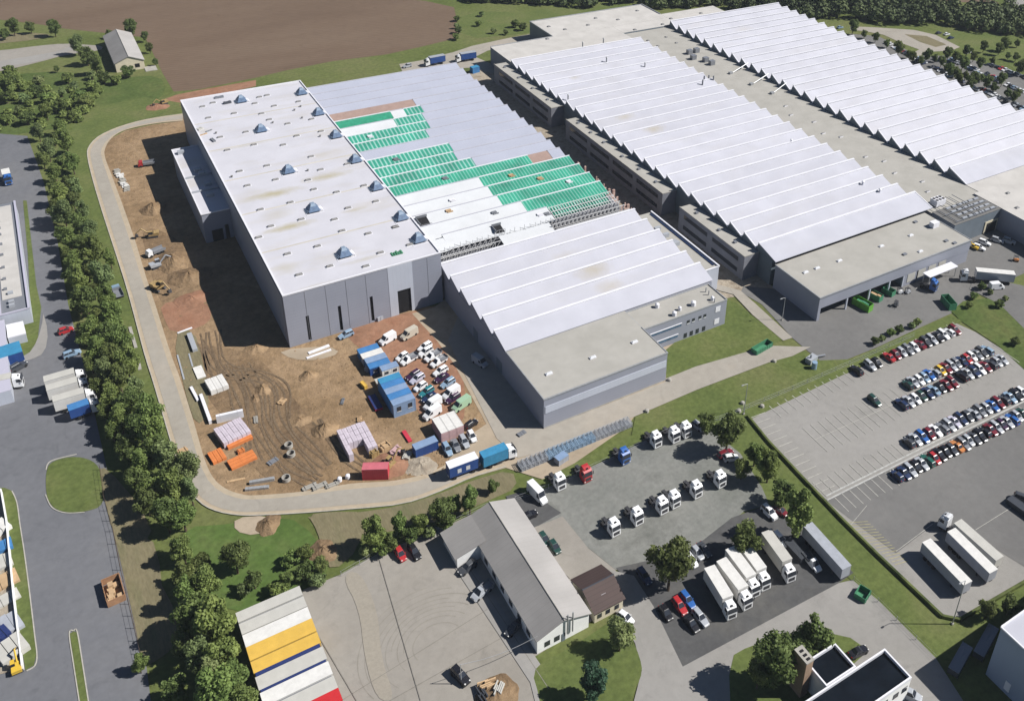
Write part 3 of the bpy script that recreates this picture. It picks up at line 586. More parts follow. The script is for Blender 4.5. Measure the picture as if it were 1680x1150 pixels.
# ---- tall new hall
H1 = 17.7
t = thing('tall_hall', 'tall new grey hall with wide flat white roof dotted with vents', 'factory hall', (0,0,0))
mb = MB(); dx0, dz1 = gy(*T(420,290,933,730), 0); dx1, _ = gy(*T(420,290,1015,712), 0)
dx0 = 32.3; dx1 = 36.4; DZ = 8.6
mb.box(0,46.4,.5,150,0,H1-.6)
mb.build('inner_wall', M['metal_wall'], t)
mb = MB()   # front cladding with real openings
slots = []
for px in ((335,905,352,1070),(545,840,557,1010),(750,780,765,965)):
    xa, za = gy(*T(420,290,px[0],px[1]), 0); xb, zb = gy(*T(420,290,px[2],px[3]), 0)
    slots.append(((xa+xb)/2-.45, (xa+xb)/2+.45, max(zb,.6), za))
edges = [0.0]
spans = [(a_,b_,z0,z1) for a_,b_,z0,z1 in slots]+[(dx0,dx1,0,DZ)]
cur = 0.0
for a_,b_,z0,z1 in spans:
    mb.box(cur,a_,0,.5,0,H1); 
    if z0 > 0: mb.box(a_,b_,0,.5,0,z0)
    mb.box(a_,b_,0,.5,z1,H1); cur = b_
mb.box(cur,46.4,0,.5,0,H1)
mb.build('front_wall', M['metal_wall'], t)
for x_ in (5.8,11.6,17.4,23.2,42.0):
    mb = MB(); mb.box(x_,x_+.07,-.05,.0,.3,H1-.3); mb.build('downpipe', M['p_grey'], t)
mb = MB(); mb.box(29.8,dx0,-.06,.01,0,H1-.05); mb.box(dx0,dx1,-.06,.01,DZ,H1-.05); mb.box(dx1,37.3,-.06,.01,0,H1-.05)
mb.build('pale_door_surround', M['metal_wall_light'], t)
for a_,b_,z0,z1 in slots:
    mb = MB(); mb.box(a_+.02,b_-.02,.3,.48,z0+.02,z1-.02); mb.build('window', M['black'], t)
mb = MB(); mb.box(dx0+.02,dx1-.02,.35,.49,.02,DZ-.02); mb.build('open_gateway', M['black'], t)
mb = MB(); mb.box(0,46.4,0,150,H1-.15,H1); ro = mb.build('roof', M['roof_white'], t)
mb = MB(); parapet(mb,-.05,46.45,-.05,150.05,H1,.4,.4); mb.build('parapet', M['flash'], ro)
M['seam'] = mat('dusty_seam', (0.52,0.49,0.43), 0.9, 0.12, 0.15)
for yy in range(25, 150, 25): mb = MB(); mb.box(.6, 46, yy-.35, yy+.35, H1, H1+.02); mb.build('roof_seam', M['seam'], ro)
mb = MB(); mb.box(-.18,0,1,149,1,H1-.4); mb.build('side_cladding', M['metal_wall'], t)
sk = []
for p in [(220,310),(335,268),(850,205),(935,185),(800,275),(1015,303),(1285,255),(570,385),(875,388),(960,455),(285,435),(1165,500),(1430,450),(700,592),(415,650),(790,733),(1115,735),(1265,635),(495,793),(1535,585),(1425,865),(935,965),(1530,1010),(630,1028),(1030,1120),(1390,1125)]:
    sk.append(T(300,130,*p,.1478))
for p in [(145,590),(265,810),(360,963),(250,1065),(540,745),(640,900),(755,625),(965,650),(1070,795),(1325,735),(945,900),(1015,1005),(1255,1030),(1215,590),(1505,968),(1060,392)]:
    sk.append(T(380,200,*p,.1786))
for p in [(205,505),(400,455),(480,585),(280,640),(715,585),(810,497),(1000,445),(905,328)]:
    sk.append(T(420,290,*p))
M['vent_grey'] = mat('vent_cap', (0.22,0.215,0.21), 0.6, 0.3, 2)
for p in sk:
    x, y = g(*p, H1); skylight(t, x, y, H1, 2.0, .95, 'vent_grey', 'vent_grey', skirt=True)
for p in [(1240,350),(1308,310),(1325,437),(1000,490),(1525,640),(1388,1020),(545,1090),(370,605)]:
    x, y = g(*T(300,130,*p,.1478), H1); mb = MB(); mb.tube((x,y,H1),(x,y,H1+.5),.3,10); mb.tube((x,y,H1+.5),(x,y,H1+.6),.42,10); mb.build('roof_outlet', M['vent_grey'], t)
# hooded ventilators standing on the roof
M['hood_blue'] = mat('hood_blue_grey', (0.24,0.31,0.40), 0.35, 0.25, 0.6)
M['hood_dark'] = mat('hood_dark_louvre', (0.10,0.155,0.25), 0.4, 0.3, 1.2)
hp = [T(300,130,*p,.1478) for p in [(650,235),(870,560),(1175,1015)]]+[T(380,200,750,800,.1786), T(420,290,575,500)]+[T(300,130,1320,150,.1478),T(300,130,1510,375,.1478)]+[T(380,200,*p,.1786) for p in [(960,125),(1140,350),(1335,600),(1560,875)]]+[T(420,290,1060,405)]
def make_hood():
    r = thing('roof_ventilator', '', 'ventilator')
    mb = MB(); mb.box(-1.9,1.9,-1.9,1.9,0,.9); mb.build('curb', M['hood_dark'], r)
    mb = MB(); mb.hexa([(-2.4,-2.4,.9),(2.4,-2.4,.9),(2.4,2.4,.9),(-2.4,2.4,.9)],[(-1.3,-.8,2.9),(1.3,-.8,2.9),(1.3,1.8,2.9),(-1.3,1.8,2.9)]); h_ = mb.build('hood', M['hood_dark'], r)
    mb = MB(); mb.hexa([(-1.15,-.7,2.9),(1.15,-.7,2.9),(1.15,1.7,2.9),(-1.15,1.7,2.9)],[(-.7,.2,3.9),(.7,.2,3.9),(.7,1.6,3.9),(-.7,1.6,3.9)]); mb.build('cap', M['hood_blue'], r)
    mb = MB(); mb.hexa([(2.0,-1.6,.2),(3.6,-1.6,.2),(3.6,.6,.2),(2.0,.6,.2)],[(2.0,-1.6,1.5),(2.9,-1.6,1.5),(2.9,.6,1.5),(2.0,.6,1.5)]); mb.build('duct', M['flash'], r)
    mb = MB(); mb.box(-3.2,3.4,-3.0,-2.8,0,.15); mb.box(3.2,3.4,-2.8,2.8,0,.15); mb.box(-3.4,-3.2,-3.0,2.8,0,.15); mb.build('white_skirt', M['flash'], r)
    for q in range(3):
        mb = MB(); mb.hexa([(-3.2+q*.35,-1.7,.3+q*.4),(-2.4+q*.35,-1.7,.5+q*.4),(-2.4+q*.35,1.7,.5+q*.4),(-3.2+q*.35,1.7,.3+q*.4)],[(-3.2+q*.35,-1.7,.38+q*.4),(-2.4+q*.35,-1.7,.6+q*.4),(-2.4+q*.35,1.7,.6+q*.4),(-3.2+q*.35,1.7,.38+q*.4)]); mb.build('louvre', M['hood_blue'], r)
    return r
hood = make_hood()
for i, p in enumerate(hp):
    x, y = g(*p, H1+.6)
    if i < 5: lab = 'blue grey hooded ventilator, %s from the back in the middle row on the white roof' % ORD[i+1]
    else: lab = 'blue grey hooded ventilator, %s from the back along the right edge of the roof' % ORD[i-4]
    place(hood, x, y, 0, lab, 'hooded ventilators on the tall white roof', z=H1, scale=(.80,.80,.62))
# material bundles left on the roof
for i,(p,L,W,h,mt,lab) in enumerate([((405,200),3.4,1.4,.6,'p_grey','long grey pallet bundle at the far edge of the tall white roof'),((495,262),3.0,1.4,.7,'p_dark_grey','dark pallet bundle beside the rearmost ventilator on the tall roof'),
        ((335,675),1.0,3.0,.5,'p_grey','long grey bundle lying near the left edge of the tall white roof'),((225,610),3.2,.5,.3,'timber','timber strips heaped at the left edge of the tall white roof'),((290,570),2.6,.4,.35,'p_grey','thin grey pipe bundle near the timber strips on the tall roof'),((190,550),2.2,1.6,.5,'roof_beige','pale bundle at the very left edge of the tall white roof')]):
    x, y = g(*T(300,130,*p,.1478), H1+.3); mb = MB()
    for q in range(3): mb.box(-L/2+ (L/3.05)*q, -L/2+(L/3.05)*q+L/3.3, -W/2, W/2, 0, h*(1-.15*(q%2)))
    o = mb.build('material_bundle', M[mt]); o.location = (x,y,H1); o.rotation_euler = (0,0,.1*i); tag(o, lab, 'bundle')
x, y = g(*T(420,290,915,500), H1)
mb = MB(); 
for q in range(5): mb.box(-1.6+q*.7,-1.1+q*.7,-1,.9-.3*(q%2),0,.25+.1*(q%3))
o = mb.build('green_sheet_stack', M['skip_green']); o.location = (x,y,H1); tag(o, 'small green stack of sheets near the front edge of the tall roof', 'sheet stack')
# side annex in the shade
t = thing('side_annex', 'low grey annex with white roof leaning on the tall hall in shadow', 'annex')
AX, AY0, AY1, AH = -9.0, 68.0, 121.0, 10.8
mb = MB(); mb.box(AX,-.2,AY0,AY1,0,AH); mb.build('wall', M['metal_wall'], t)
mb = MB(); mb.box(AX-.1,-.2,AY0-.1,AY1+.1,AH,AH+.15); rf = mb.build('roof', M['roof_white'], t)
mb = MB(); mb.box(AX-.2,AX+.1,AY0-.2,AY1+.2,AH+.15,AH+.5); mb.box(AX+.1,-.2,AY0-.2,AY0+.1,AH+.15,AH+.5); mb.box(AX+.1,-.2,AY1-.1,AY1+.2,AH+.15,AH+.5); mb.build('parapet', M['flash'], rf)
for yy in (84,95.5): mb = MB(); mb.box(AX+.2,-.3,yy,yy+.5,AH+.15,AH+.75); mb.build('fire_wall', M['p_silver'], rf)
mb = MB(); mb.box(-6.8,-3.4,AY0-.1,AY0-.02,0,4.4); mb.build('doorway', M['black'], t)
mb = MB(); mb.box(-2.6,-1.4,AY0-.1,AY0-.02,0,5.4); mb.build('doorway', M['black'], t)
for yy,xx in ((117,-6.6),(100,-4),(96.8,-3.2),(88,-3),(80,-4)):
    mb = MB(); mb.box(xx-1.1,xx+1.1,yy-.9,yy+.9,AH+.15,AH+1.3); mb.build('roof_unit', M['p_silver'], t)

# ---- new sawtooth hall, half covered
t = thing('new_sawtooth_hall', 'unfinished sawtooth hall with grey, white and green sheeted roof bays', 'factory hall')
ZR, ZV = 12.2, 10.4
mb = MB(); mb.box(46.5,117.4,ry(5)+8.5,153.5,0,9.4); mb.build('wall', M['conc_wall'], t)
X0, X1 = 46.6, 117.8
def full(kind='grey'): return [(X0,X1,kind)]
cells = {25:full(),24:full(),23:full(),22:full(),
 21:[(X0,85,'brown'),(85,X1,'grey')],
 20:[(X0,72.5,'solid'),(72.5,78,'white'),(78,85.5,'green'),(85.5,X1,'grey')],
 19:[(X0,71,'white'),(71,83,'green'),(83,X1,'grey')],
 18:[(X0,82,'green'),(82,X1,'grey')],
 17:[(X0,78.5,'green'),(78.5,X1,'grey')],
 16:full(),
 15:[(X0,82,'green'),(82,X1,'grey')],
 14:[(X0,80.5,'green'),(80.5,X1,'grey')],
 13:[(X0,84.5,'green'),(84.5,X1,'grey')],
 12:[(X0,104,'net'),(104,112.5,'brown'),(112.5,X1,'grey')],
 11:[(X0,80.5,'white'),(80.5,X1,'net')],
 10:[(X0,80.5,'white'),(80.5,X1,'net')],
 9:[(X0,80.5,'white'),(80.5,X1,'net')],
 8:[(X0,86,'white'),(86,X1,'net')],
 7:[(54,92,'white')]}
for k_ in range(25,6,-1):
    f_ = tooth(t, X0, X1, k_, ZR, ZV, cells[k_])
    sg = cells[k_]
    for xa, xb, kd in sg:
        if kd in ('green','net','solid'): cap(f_, xa, xb, k_, ZR, 'flash', .30)
        elif kd == 'grey': cap(f_, xa, xb, k_, ZR, 'roof_slope', .35)
        elif kd == 'white': cap(f_, xa, xb, k_, ZR, 'roof_slope', .22)
# bare purlins and trusses at the open end
M['truss'] = mat('white_steel', (0.62,0.62,0.62), 0.5, 0.1, 1)
mb = MB()
for i in range(24):
    x = 92.6+i*1.07
    mb.tube((x,ry(7)-.2,ZR-.5),(x,ry(6)+1,ZV-.4),.12,4)
for zf in (0,.33,.66,1): mb.tube((92.4,ry(7)-.3-zf*6.2,ZR-.4-zf*1.7),(117.6,ry(7)-.3-zf*6.2,ZR-.4-zf*1.7),.14,4)
mb.build('roof_purlins', M['truss'], t)
mb = MB(); mb.profx([(ry(7)-.4,ZR-.9),(ry(7)-.4,ZR-.8),(ry(6)+3,ZV-.2),(ry(6)+3,ZV-.3)], 93, 115); mb.build('green_sheeting', M['green_net'], t)
def truss(x0, x1, y, zt, zb, n, r=.14):
    mb = MB(); mb.tube((x0,y,zt),(x1,y,zt),r,4); mb.tube((x0,y,zb),(x1,y,zb),r,4)
    for i in range(n):
        a_ = x0+(x1-x0)*i/n; b_ = x0+(x1-x0)*(i+1)/n
        mb.tube((a_,y,zb),(a_,y,zt),r*.8,4); mb.tube((a_,y,zb),(b_,y,zt),r*.8,4)
    return mb
for j, yy in enumerate((ry(5)+2.0, ry(5)+5.2, ry(6)+.6)):
    truss(47.5, 70, yy, 10.6, 8.0, 12).build('roof_truss', M['truss'], t)
    truss(89, 117.4, yy, 11.2, 7.6, 18).build('roof_truss', M['truss'], t)
mb = MB(); mb.box(46.6,117.4,ry(5)+.6,ry(5)+8.4,0,5.2); mb.build('unroofed_floor', M['conc_wall'], t)
mb = MB(); mb.profx([(ry(6)+.2,ZV+.2),(ry(6)+.2,ZV+.35),(ry(5)+3.4,ZV-.6),(ry(5)+3.4,ZV-.75)], 70.5, 89); mb.build('white_membrane', M['white'], t)
mb = MB(); mb.profx([(ry(7)-1.2,ZV+1.2),(ry(7)-1.2,ZV+1.35),(ry(6)+.3,ZV+.05),(ry(6)+.3,ZV-.1)], 47, 54); mb.build('white_membrane', M['white'], t)
# open hatches and guard rails
def slz(k_, y): return ZR+(ZV-ZR)*(ry(k_)-y)/(ry(k_)-(ry(k_-1)+.9))
for xa, xb, k_, ya, yb in ((50.6,54.2,9,27.2,31.6),(70.6,73.6,7,12.4,15.6)):
    mb = MB(); mb.profx([(yb,slz(k_,yb)+.02),(yb,slz(k_,yb)+.06),(ya,slz(k_,ya)+.06),(ya,slz(k_,ya)+.02)], xa, xb); o_ = mb.build('roof_opening', M['black'], t)
    mb = MB(); mb.box(xa-.2,xb+.2,yb,yb+.2,slz(k_,yb),slz(k_,yb)+.9); mb.box(xa-.2,xa,ya,yb,slz(k_,yb)-.5,slz(k_,yb)+.5); mb.build('kerb_frame', M['p_grey'], o_)
    mb = MB(); zz = slz(k_,ya)
    for i in range(4): mb.tube((xa+(xb-xa)*i/3,ya-.3,zz),(xa+(xb-xa)*i/3,ya-.3,zz+1.3),.07,4)
    mb.tube((xa,ya-.3,zz+1.3),(xb,ya-.3,zz+1.3),.07,4); mb.build('guard_rail', M['steel'], t)
for i,(x_,k_,f_) in enumerate([(88,7,.5),(90.5,7,.6),(62,9,.3),(66,10,.5),(75,8,.4),(100,10,.5),(58,18,.5),(70,12,.4),(92,11,.6),(108,9,.4),(60,15,.5)]):
    y_ = ry(k_)-f_*5; mb = MB(); mb.box(x_-.9,x_+.9,y_-.5,y_+.5,slz(k_,y_)-.3,slz(k_,y_)+.45); mb.box(x_-.5,x_+1.4,y_-.9,y_-.6,slz(k_,y_)-.3,slz(k_,y_)+.2); mb.build('material_stack', M[('flash','p_grey','timber')[i%3]], t)
mb = MB()
random.seed(3)
for i in range(22):
    x = 50+i*1.9; y = ry(6)+.5+random.uniform(-.4,.6); mb.tube((x,y,ZV),(x+random.uniform(-.3,.3),y,ZV+1.6),.07,4)
    if i%2: mb.tube((x,y,ZV+1.2),(x+1.9,y+random.uniform(-.5,.5),ZV+.3),.06,4)
mb.build('guard_rail', M['steel'], t)
# debris and frames in the alley next to the open bays
mb = MB(); random.seed(5)
for i in range(70):
    x = random.uniform(118.4,123.5); y = random.uniform(8,52); h = random.uniform(.4,2.0); s_ = random.uniform(.3,1.1)
    mb.box(x-s_/2,x+s_/2,y-s_/3,y+s_/3,0,h+5.5)
M['rust'] = mat('rusty_pink_scaffold', (0.42,0.24,0.20), 0.8, 0.4, 0.6, c2=(0.55,0.42,0.36))
sc_ = mb.build('scaffold_towers', M['rust']); tag(sc_, 'rusty pink scaffolding and formwork crowded in the gap beside the green roof', 'scaffolding')

# ---- low sawtooth hall in front (six bays)
t = thing('front_sawtooth_hall', 'front hall with six white sawtooth bays, flat beige roof end and striped wall', 'factory hall')
ZR, ZV = 12.2, 9.9
mb = MB(); mb.box(47.2,117.6,-42.4,3.2,0,9.3); mb.build('wall', M['metal_wall'], t)
for k_ in range(5,0,-1):
    f_ = tooth(t, 47.2, 118, k_, ZR, ZV, [(47.2,118,'slope')], gab='metal_wall'); cap(f_, 47.2, 118, k_, ZR)
f_ = tooth(t, 47.2, 118, 0, ZR, ZV, [(47.2,118,'slope')], ylow=-42.3, gab='metal_wall'); cap(f_, 47.2, 118, 0, ZR)
mb = MB(); mb.box(47.2,85.6,-64.6,-42.45,0,9.75)
mb.build('front_block_wall', M['metal_wall'], t)
mb = MB(); mb.box(47.3,85.5,-64.5,-42.6,9.75,9.85); rf = mb.build('flat_roof', M['roof_flat'], t)
mb = MB(); mb.box(47.1,85.7,-64.75,-64.35,9.72,10.0); mb.box(47.1,47.4,-64.35,-42.5,9.72,10.0); mb.box(85.4,85.7,-64.35,-51.5,9.72,10.0); mb.build('parapet', M['steel'], rf)
mb = MB(); mb.box(47.6,85.3,-64.72,-64.6,5.1,7.4); mb.build('pale_wall_band', M['metal_wall_light'], t)
mb = MB(); mb.box(47.2,85.6,-64.70,-64.62,.0,.5); mb.build('plinth', M['conc'], t)
for p in ((565,65),(285,172),(1245,1075)):
    pass
for q in (T(840,570,525,65),T(840,570,240,170),(1041,561)):
    x, y = g(*q, 10); skylight(t, x, y, 9.85, 1.9, .9, 'flash', 'white')
mb = MB(); mb.box(47.1,47.25,-40,-36.5,0,4); mb.box(47.1,47.25,-24,-21,0,4); mb.build('gate', M['dark_wall'], t)
# office block at the right end
t2 = thing('office_annex', 'two-storey slate office block with domes and pipes on its flat roof', 'office block')
mb = MB(); mb.box(85.8,116.2,-52,-42.5,0,8.9); mb.build('wall', M['metal_wall'], t2)
mb = MB(); mb.box(85.9,116.1,-51.9,-42.6,8.9,9.0); rf = mb.build('roof', M['roof_flat'], t2)
mb = MB(); parapet(mb,85.75,116.25,-52.1,-42.48,9.0,.3,.3); mb.build('parapet', M['steel'], rf)
for p, sz in (((500,765),1.2),((880,745),1.4),((738,795),.9),((680,850),1.2),((1080,690),1.0)):
    x, y = g(*T(1000,380,*p,.1565), 10)
    mb = MB(); mb.tube((x,y,9),(x,y,9.6+sz*.5),sz*.55,12); mb.tube((x,y,9.6+sz*.5),(x,y,9.9+sz*.5),sz*.55,12,sz*.25); mb.build('roof_fan', M['flash'], t2)
for p in ((1010,620),(1100,730),(1040,650)):
    x, y = g(*T(1000,380,*p,.1565), 9.5); mb = MB(); mb.tube((x,y,9),(x,y,10.6),.18,8); mb.build('flue', M['steel'], t2)
for x0_, x1_, z0_, z1_ in ((88.5,99.5,5.6,6.5),(88.2,98.5,1.9,2.9)):
    mb = MB(); mb.box(x0_,x1_,-52.09,-52.01,z0_,z1_); f_ = mb.build('window_band', M['sky_glass'], t2)
    mb = MB(); mb.box(x0_-.1,x1_+.1,-52.2,-52.02,z1_,z1_+.2); mb.build('sill', M['flash'], f_)
for x_ in (101.5,103.4,105.8,107.6):
    mb = MB(); mb.box(x_,x_+1.0,-52.08,-52.01,5.7,6.7); f_ = mb.build('window', M['glass'], t2); mb = MB(); mb.box(x_,x_+1.0,-52.12,-52.02,5.35,5.65); mb.build('sill', M['white'], f_)
for x_ in (100.8,103.0,105.2,107.6):
    mb = MB(); mb.box(x_,x_+1.1,-52.08,-52.01,.6,2.2); f_ = mb.build('window', M['glass'], t2)
for z_ in (1.4,5.9):
    mb = MB(); mb.box(112,113.8,-52.1,-52.01,z_,z_+1.9); mb.build('bright_window', M['flash'], t2)
mb = MB(); mb.box(86,120,-53.6,-52.1,0,.12); mb.box(116.3,121,-53.6,-45,0,.12); struct(mb.build('pavement', M['sand']))
# strip with railing behind the office block
t3 = thing('link_block', 'narrow pale block with roof gutter running along the sawtooth end', 'annex')
mb = MB(); mb.box(118.3,125.4,-36,3,0,8.6); mb.build('wall', M['metal_wall_light'], t3)
mb = MB(); mb.box(118.3,125.4,-36,3,8.6,8.7); mb.build('roof', M['roof_flat'], t3)
mb = MB(); mb.box(125.1,125.6,-36.1,3.1,8.7,9.2); mb.box(118.3,125.1,-36.1,-35.7,8.7,9.0); mb.build('parapet', M['flash'], t3)
mb = MB(); mb.box(124.0,124.5,-34.5,2,8.7,8.95); mb.build('gutter', M['p_dark_blue'], t3)
for x_, z_ in ((119.5,1),(121.5,1),(119.5,3.6),(121.5,3.6)):
    mb = MB(); mb.box(x_,x_+1.1,-36.08,-36.01,z_,z_+1.3); mb.build('window', M['glass'], t3)
for yy in (-8,-13,-17.5,-19):
    mb = MB(); mb.box(119.4,121.6,yy-.6,yy+.6,8.7,9.7+.2*(yy%3)); mb.build('roof_unit', M['p_silver'], t3)

# ---- long middle sawtooth hall
t = thing('middle_sawtooth_hall', 'long middle hall with twenty-five white sawtooth bays and beige flat end', 'factory hall')
ZR, ZV = 12.2, 9.9
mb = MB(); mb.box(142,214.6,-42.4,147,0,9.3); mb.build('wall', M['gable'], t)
for k_ in range(24,0,-1):
    x1_ = 214.6
    f_ = tooth(t, 142, x1_, k_, ZR, ZV, [(142,x1_,'slope')]); cap(f_, 142, x1_, k_, ZR); verge(f_, 142.15, k_, ZR, ZV)
f_ = tooth(t, 142, 215.8, 0, ZR, ZV, [(142,215.8,'slope')], ylow=-44.0); cap(f_, 142, 215.8, 0, ZR); verge(f_, 215.8, 0, ZR, ZV, -44.0)
mb = MB(); mb.box(142.1,211.9,-64.9,-44.1,4.6,8.7); mb.box(142.1,211.9,-58.5,-44.1,0,4.6); mb.box(142.1,143.2,-64.9,-58.5,0,4.6); mb.build('front_block_wall', M['metal_wall'], t)
mb = MB(); mb.box(142,212,-65,-44,8.7,8.85); rf = mb.build('flat_roof', M['roof_flat'], t)
mb = MB(); mb.box(141.9,212.1,-65.15,-64.8,8.7,9.0); mb.box(141.9,142.25,-64.8,-44,8.7,9.0); mb.box(211.8,212.1,-64.8,-50,8.7,9.0); mb.build('parapet', M['steel'], rf)
for x_ in (154.5,164.5,173.5,180,186.5,193):
    mb = MB(); mb.box(x_,x_+.5,-64.8,-64.3,0,4.6); mb.build('dock_pillar', M['metal_wall_light'], t)
mb = MB(); mb.box(180.5,211.9,-64.8,-58.6,0,4.6); mb.build('front_bay_wall', M['metal_wall'], t)
mb = MB(); mb.box(174.3,179.8,-58.9,-58.6,0,4.6); mb.build('dark_gate', M['black'], t)
for x_ in (145,150,155.5,160,165,169.5):
    mb = MB(); mb.box(x_,x_+3.2,-58.62,-58.52,0,3.6); mb.build('dock_door', M['skip_green' if x_<160 else 'dark_wall'], t)
for x_ in (182,187,192,197):
    mb = MB(); mb.box(x_,x_+3.6,-64.9,-64.81,1.2,4.4); mb.build('roller_door', M['roof_beige'], t)
for q in [T(1260,290,*p) for p in ((245,620),(320,593),(465,545),(738,450),(930,380),(992,484))]:
    x, y = g(*q, 9.1); skylight(t, x, y, 8.85, 1.9, .9, 'flash', 'white')
x, y = g(*T(1260,290,1080,315), 9.5); mb = MB(); mb.box(x-1.4,x+1.6,y-1,y+1,8.85,10.8); mb.build('roof_plant', M['flash'], t)
for p in ((1160,418),(960,295),(1215,432),(890,505)):
    x, y = g(*T(1260,290,*p), 9); mb = MB(); mb.box(x-.8,x+.7,y-.5,y+.5,8.85,9.3); mb.build('roof_box', M['p_grey'], t)
for p in ((615,55),(725,105),(150,-218)):
    x, y = g(*T(1260,290,*p), 11.5); mb = MB(); mb.tube((x,y,10),(x,y,13),.35,10); mb.tube((x,y,13),(x,y,13.3),.6,10,.2); mb.build('chimney_pipe', M['flash'], t)
for p in ((615,395),(865,430),(595,270),(460,295),(365,640)):
    x, y = g(*T(840,0,*p), 11.8); mb = MB(); mb.tube((x,y,10),(x,y,13.2),.3,8); mb.tube((x,y,13.2),(x,y,13.5),.5,8,.2); mb.build('chimney_pipe', M['steel'], t)
for p in ((1250,520),(1280,515),(1310,520),(1240,545)):
    x, y = g(*T(840,0,*p), 12); mb = MB(); mb.tube((x,y,10),(x,y,13.8),.35,8); mb.build('exhaust_pipe', M['p_grey'], t)
# concrete annexes along its shaded flank
for nm, y0_, y1_, lab in (('annex', -36, .6, 'grey concrete annex block nearest the front along the middle hall flank'), ('annex', 11.2, 82.8, 'long grey concrete annex in the middle of the shaded alley'), ('annex', 95.5, 152, 'far grey concrete annex at the back end of the shaded alley')):
    ta = thing('annex_block', lab, 'annex', group='concrete annexes along the middle hall')
    mb = MB(); mb.box(135.8,141.9,y0_,y1_,0,9.0); mb.build('wall', M['conc_wall'], ta)
    mb = MB(); mb.box(135.9,141.9,y0_+.1,y1_-.1,9.0,9.1); rf = mb.build('roof', M['roof_flat'], ta)
    mb = MB(); mb.box(135.7,136.0,y0_-.05,y1_+.05,9.0,9.35); mb.box(136.0,141.8,y0_-.05,y0_+.25,9.0,9.3); mb.build('parapet', M['conc'], rf)
    for zz in (1.8,5.9):
        a_ = y0_+3
        while a_ < y1_-8:
            mb = MB(); mb.box(135.70,135.79,a_,min(a_+14,y1_-3),zz,zz+1.5); mb.build('window_band', M['glass'], ta); a_ += 17
    a_ = y0_+8; random.seed(int(y0_)+50)
    while a_ < y1_-4:
        mb = MB(); mb.box(138,139,a_,a_+1,9.1,9.7); mb.build('roof_unit', M['p_grey'], ta); a_ += random.uniform(8,15)
# flat roofs that join the halls at the back
t = thing('rear_flat_block', 'wide flat cream roofed block joining the halls at the back', 'factory block')
mb = MB(); mb.box(144,214.5,147.2,173.5,0,9.0); mb.box(178.5,249.5,173.6,198.5,0,9.0); mb.box(214.6,286,163,173.5,0,9.0); mb.box(249.6,286,173.6,180,0,9.0); mb.build('wall', M['dark_wall'], t)
mb = MB(); mb.box(144,214.5,147.2,173.5,9.0,9.15); mb.box(178.5,249.5,173.6,198.5,9.0,9.15); mb.box(214.6,286,163,173.5,9.0,9.15); mb.box(249.6,286,173.6,180,9.0,9.15)
M['roof_cream'] = mat('cream_membrane_roof', (0.49,0.47,0.44), 0.8, 0.07, 0.12, c2=(0.54,0.52,0.49), detail=8)
rf = mb.build('roof', M['roof_cream'], t)
mb = MB(); mb.box(178.4,249.6,198.3,198.7,9.15,9.6); mb.box(178.4,178.8,173.6,198.3,9.15,9.6); mb.box(249.3,249.7,180,198.3,9.15,9.6); mb.box(144,178.4,173.2,173.6,9.15,9.5); mb.build('parapet', M['steel'], rf)
for p in ((240,175),(345,193),(495,165),(545,120),(690,130),(815,72),(800,195),(1035,123),(980,160),(1230,88),(230,255)):
    x, y = g(*T(840,0,*p), 9.3); skylight(t, x, y, 9.15, 1.6, 1.3, 'p_grey', 'vent_grey')
# flat link roof between the long halls
t = thing('link_roof_block', 'long flat beige link roof with rooflights between two sawtooth halls', 'factory block')
mb = MB(); mb.box(214.8,243.4,-44.9,162.8,0,8.2); mb.build('wall', M['dark_wall'], t)
mb = MB(); mb.box(214.8,243.4,-44.9,162.8,8.2,8.35); mb.build('roof', M['roof_flat'], t)
for p in ((115,690),(150,748),(300,793),(360,868),(475,890),(635,1020),(755,1048),(825,1125)):
    x, y = g(*T(1260,0,*p), 8.6); skylight(t, x, y, 8.35, 1.9, .9, 'flash', 'vent_grey')
for p in ((1005,30),(1040,95)):
    x, y = g(*T(1260,290,*p), 8.6); skylight(t, x, y, 8.35, 1.9, .9, 'flash', 'vent_grey')
for p in ((1003,242),(1070,280),(885,265),(950,300)):
    x, y = g(*T(840,0,*p), 8.6); skylight(t, x, y, 8.35, 1.3, 1.1, 'p_grey', 'vent_grey')
for p in ((1155,340),(1200,330),(1180,375),(1260,390),(1300,410)):
    x, y = g(*T(840,0,*p), 9.4); mb = MB(); mb.box(x-1.3,x+1.3,y-1.1,y+1.1,8.35,10.6); mb.build('roof_plant', M['p_grey'], t)
for i in range(3):      # A-frames carrying ducts up the sawtooth wall
    x, y = g(*T(1090,40,(960,1260,1560)[i],(720,880,1010)[i],.1131), 8.4)
    mb = MB(); mb.tube((x,y,8.3),(243.3,y+1.5,11.4),.22,6); mb.tube((x,y,8.3),(243.2,y+4,8.6),.22,6); mb.box(x-.8,x+.8,y-.8,y+.8,8.35,9.3); mb.build('air_duct', M['steel'], t)
# service block with pipework
t = thing('service_block', 'slate service block with pipework and skylight rows on its roof', 'annex')
mb = MB(); mb.box(214.8,239.8,-55.4,-45.1,0,8.8); mb.build('wall', M['dark_wall'], t)
mb = MB(); mb.box(214.7,239.8,-55.5,-45.1,8.8,8.9); mb.build('roof', M['asph_lot'], t)
mb = MB(); mb.box(232.2,239.3,-55.65,-55.45,0,5.2); f_ = mb.build('gate_frame', M['render_cream'], t)
mb = MB(); mb.box(233.2,238.6,-55.75,-55.66,0,4.4); mb.build('gate', M['black'], f_)
for r_ in range(4):
    mb = MB()
    for c_ in range(6): mb.box(221+c_*3.0,223.2+c_*3.0,-54+r_*2.5,-53.2+r_*2.5,8.9,9.25)
    mb.build('skylight_row', M['p_silver'], t)
for r_ in range(5):
    mb = MB(); mb.tube((217+r_*3.5,-54.8,9.3),(217+r_*3.5,-40,9.3),.13,5); mb.build('pipe', M['p_grey'], t)
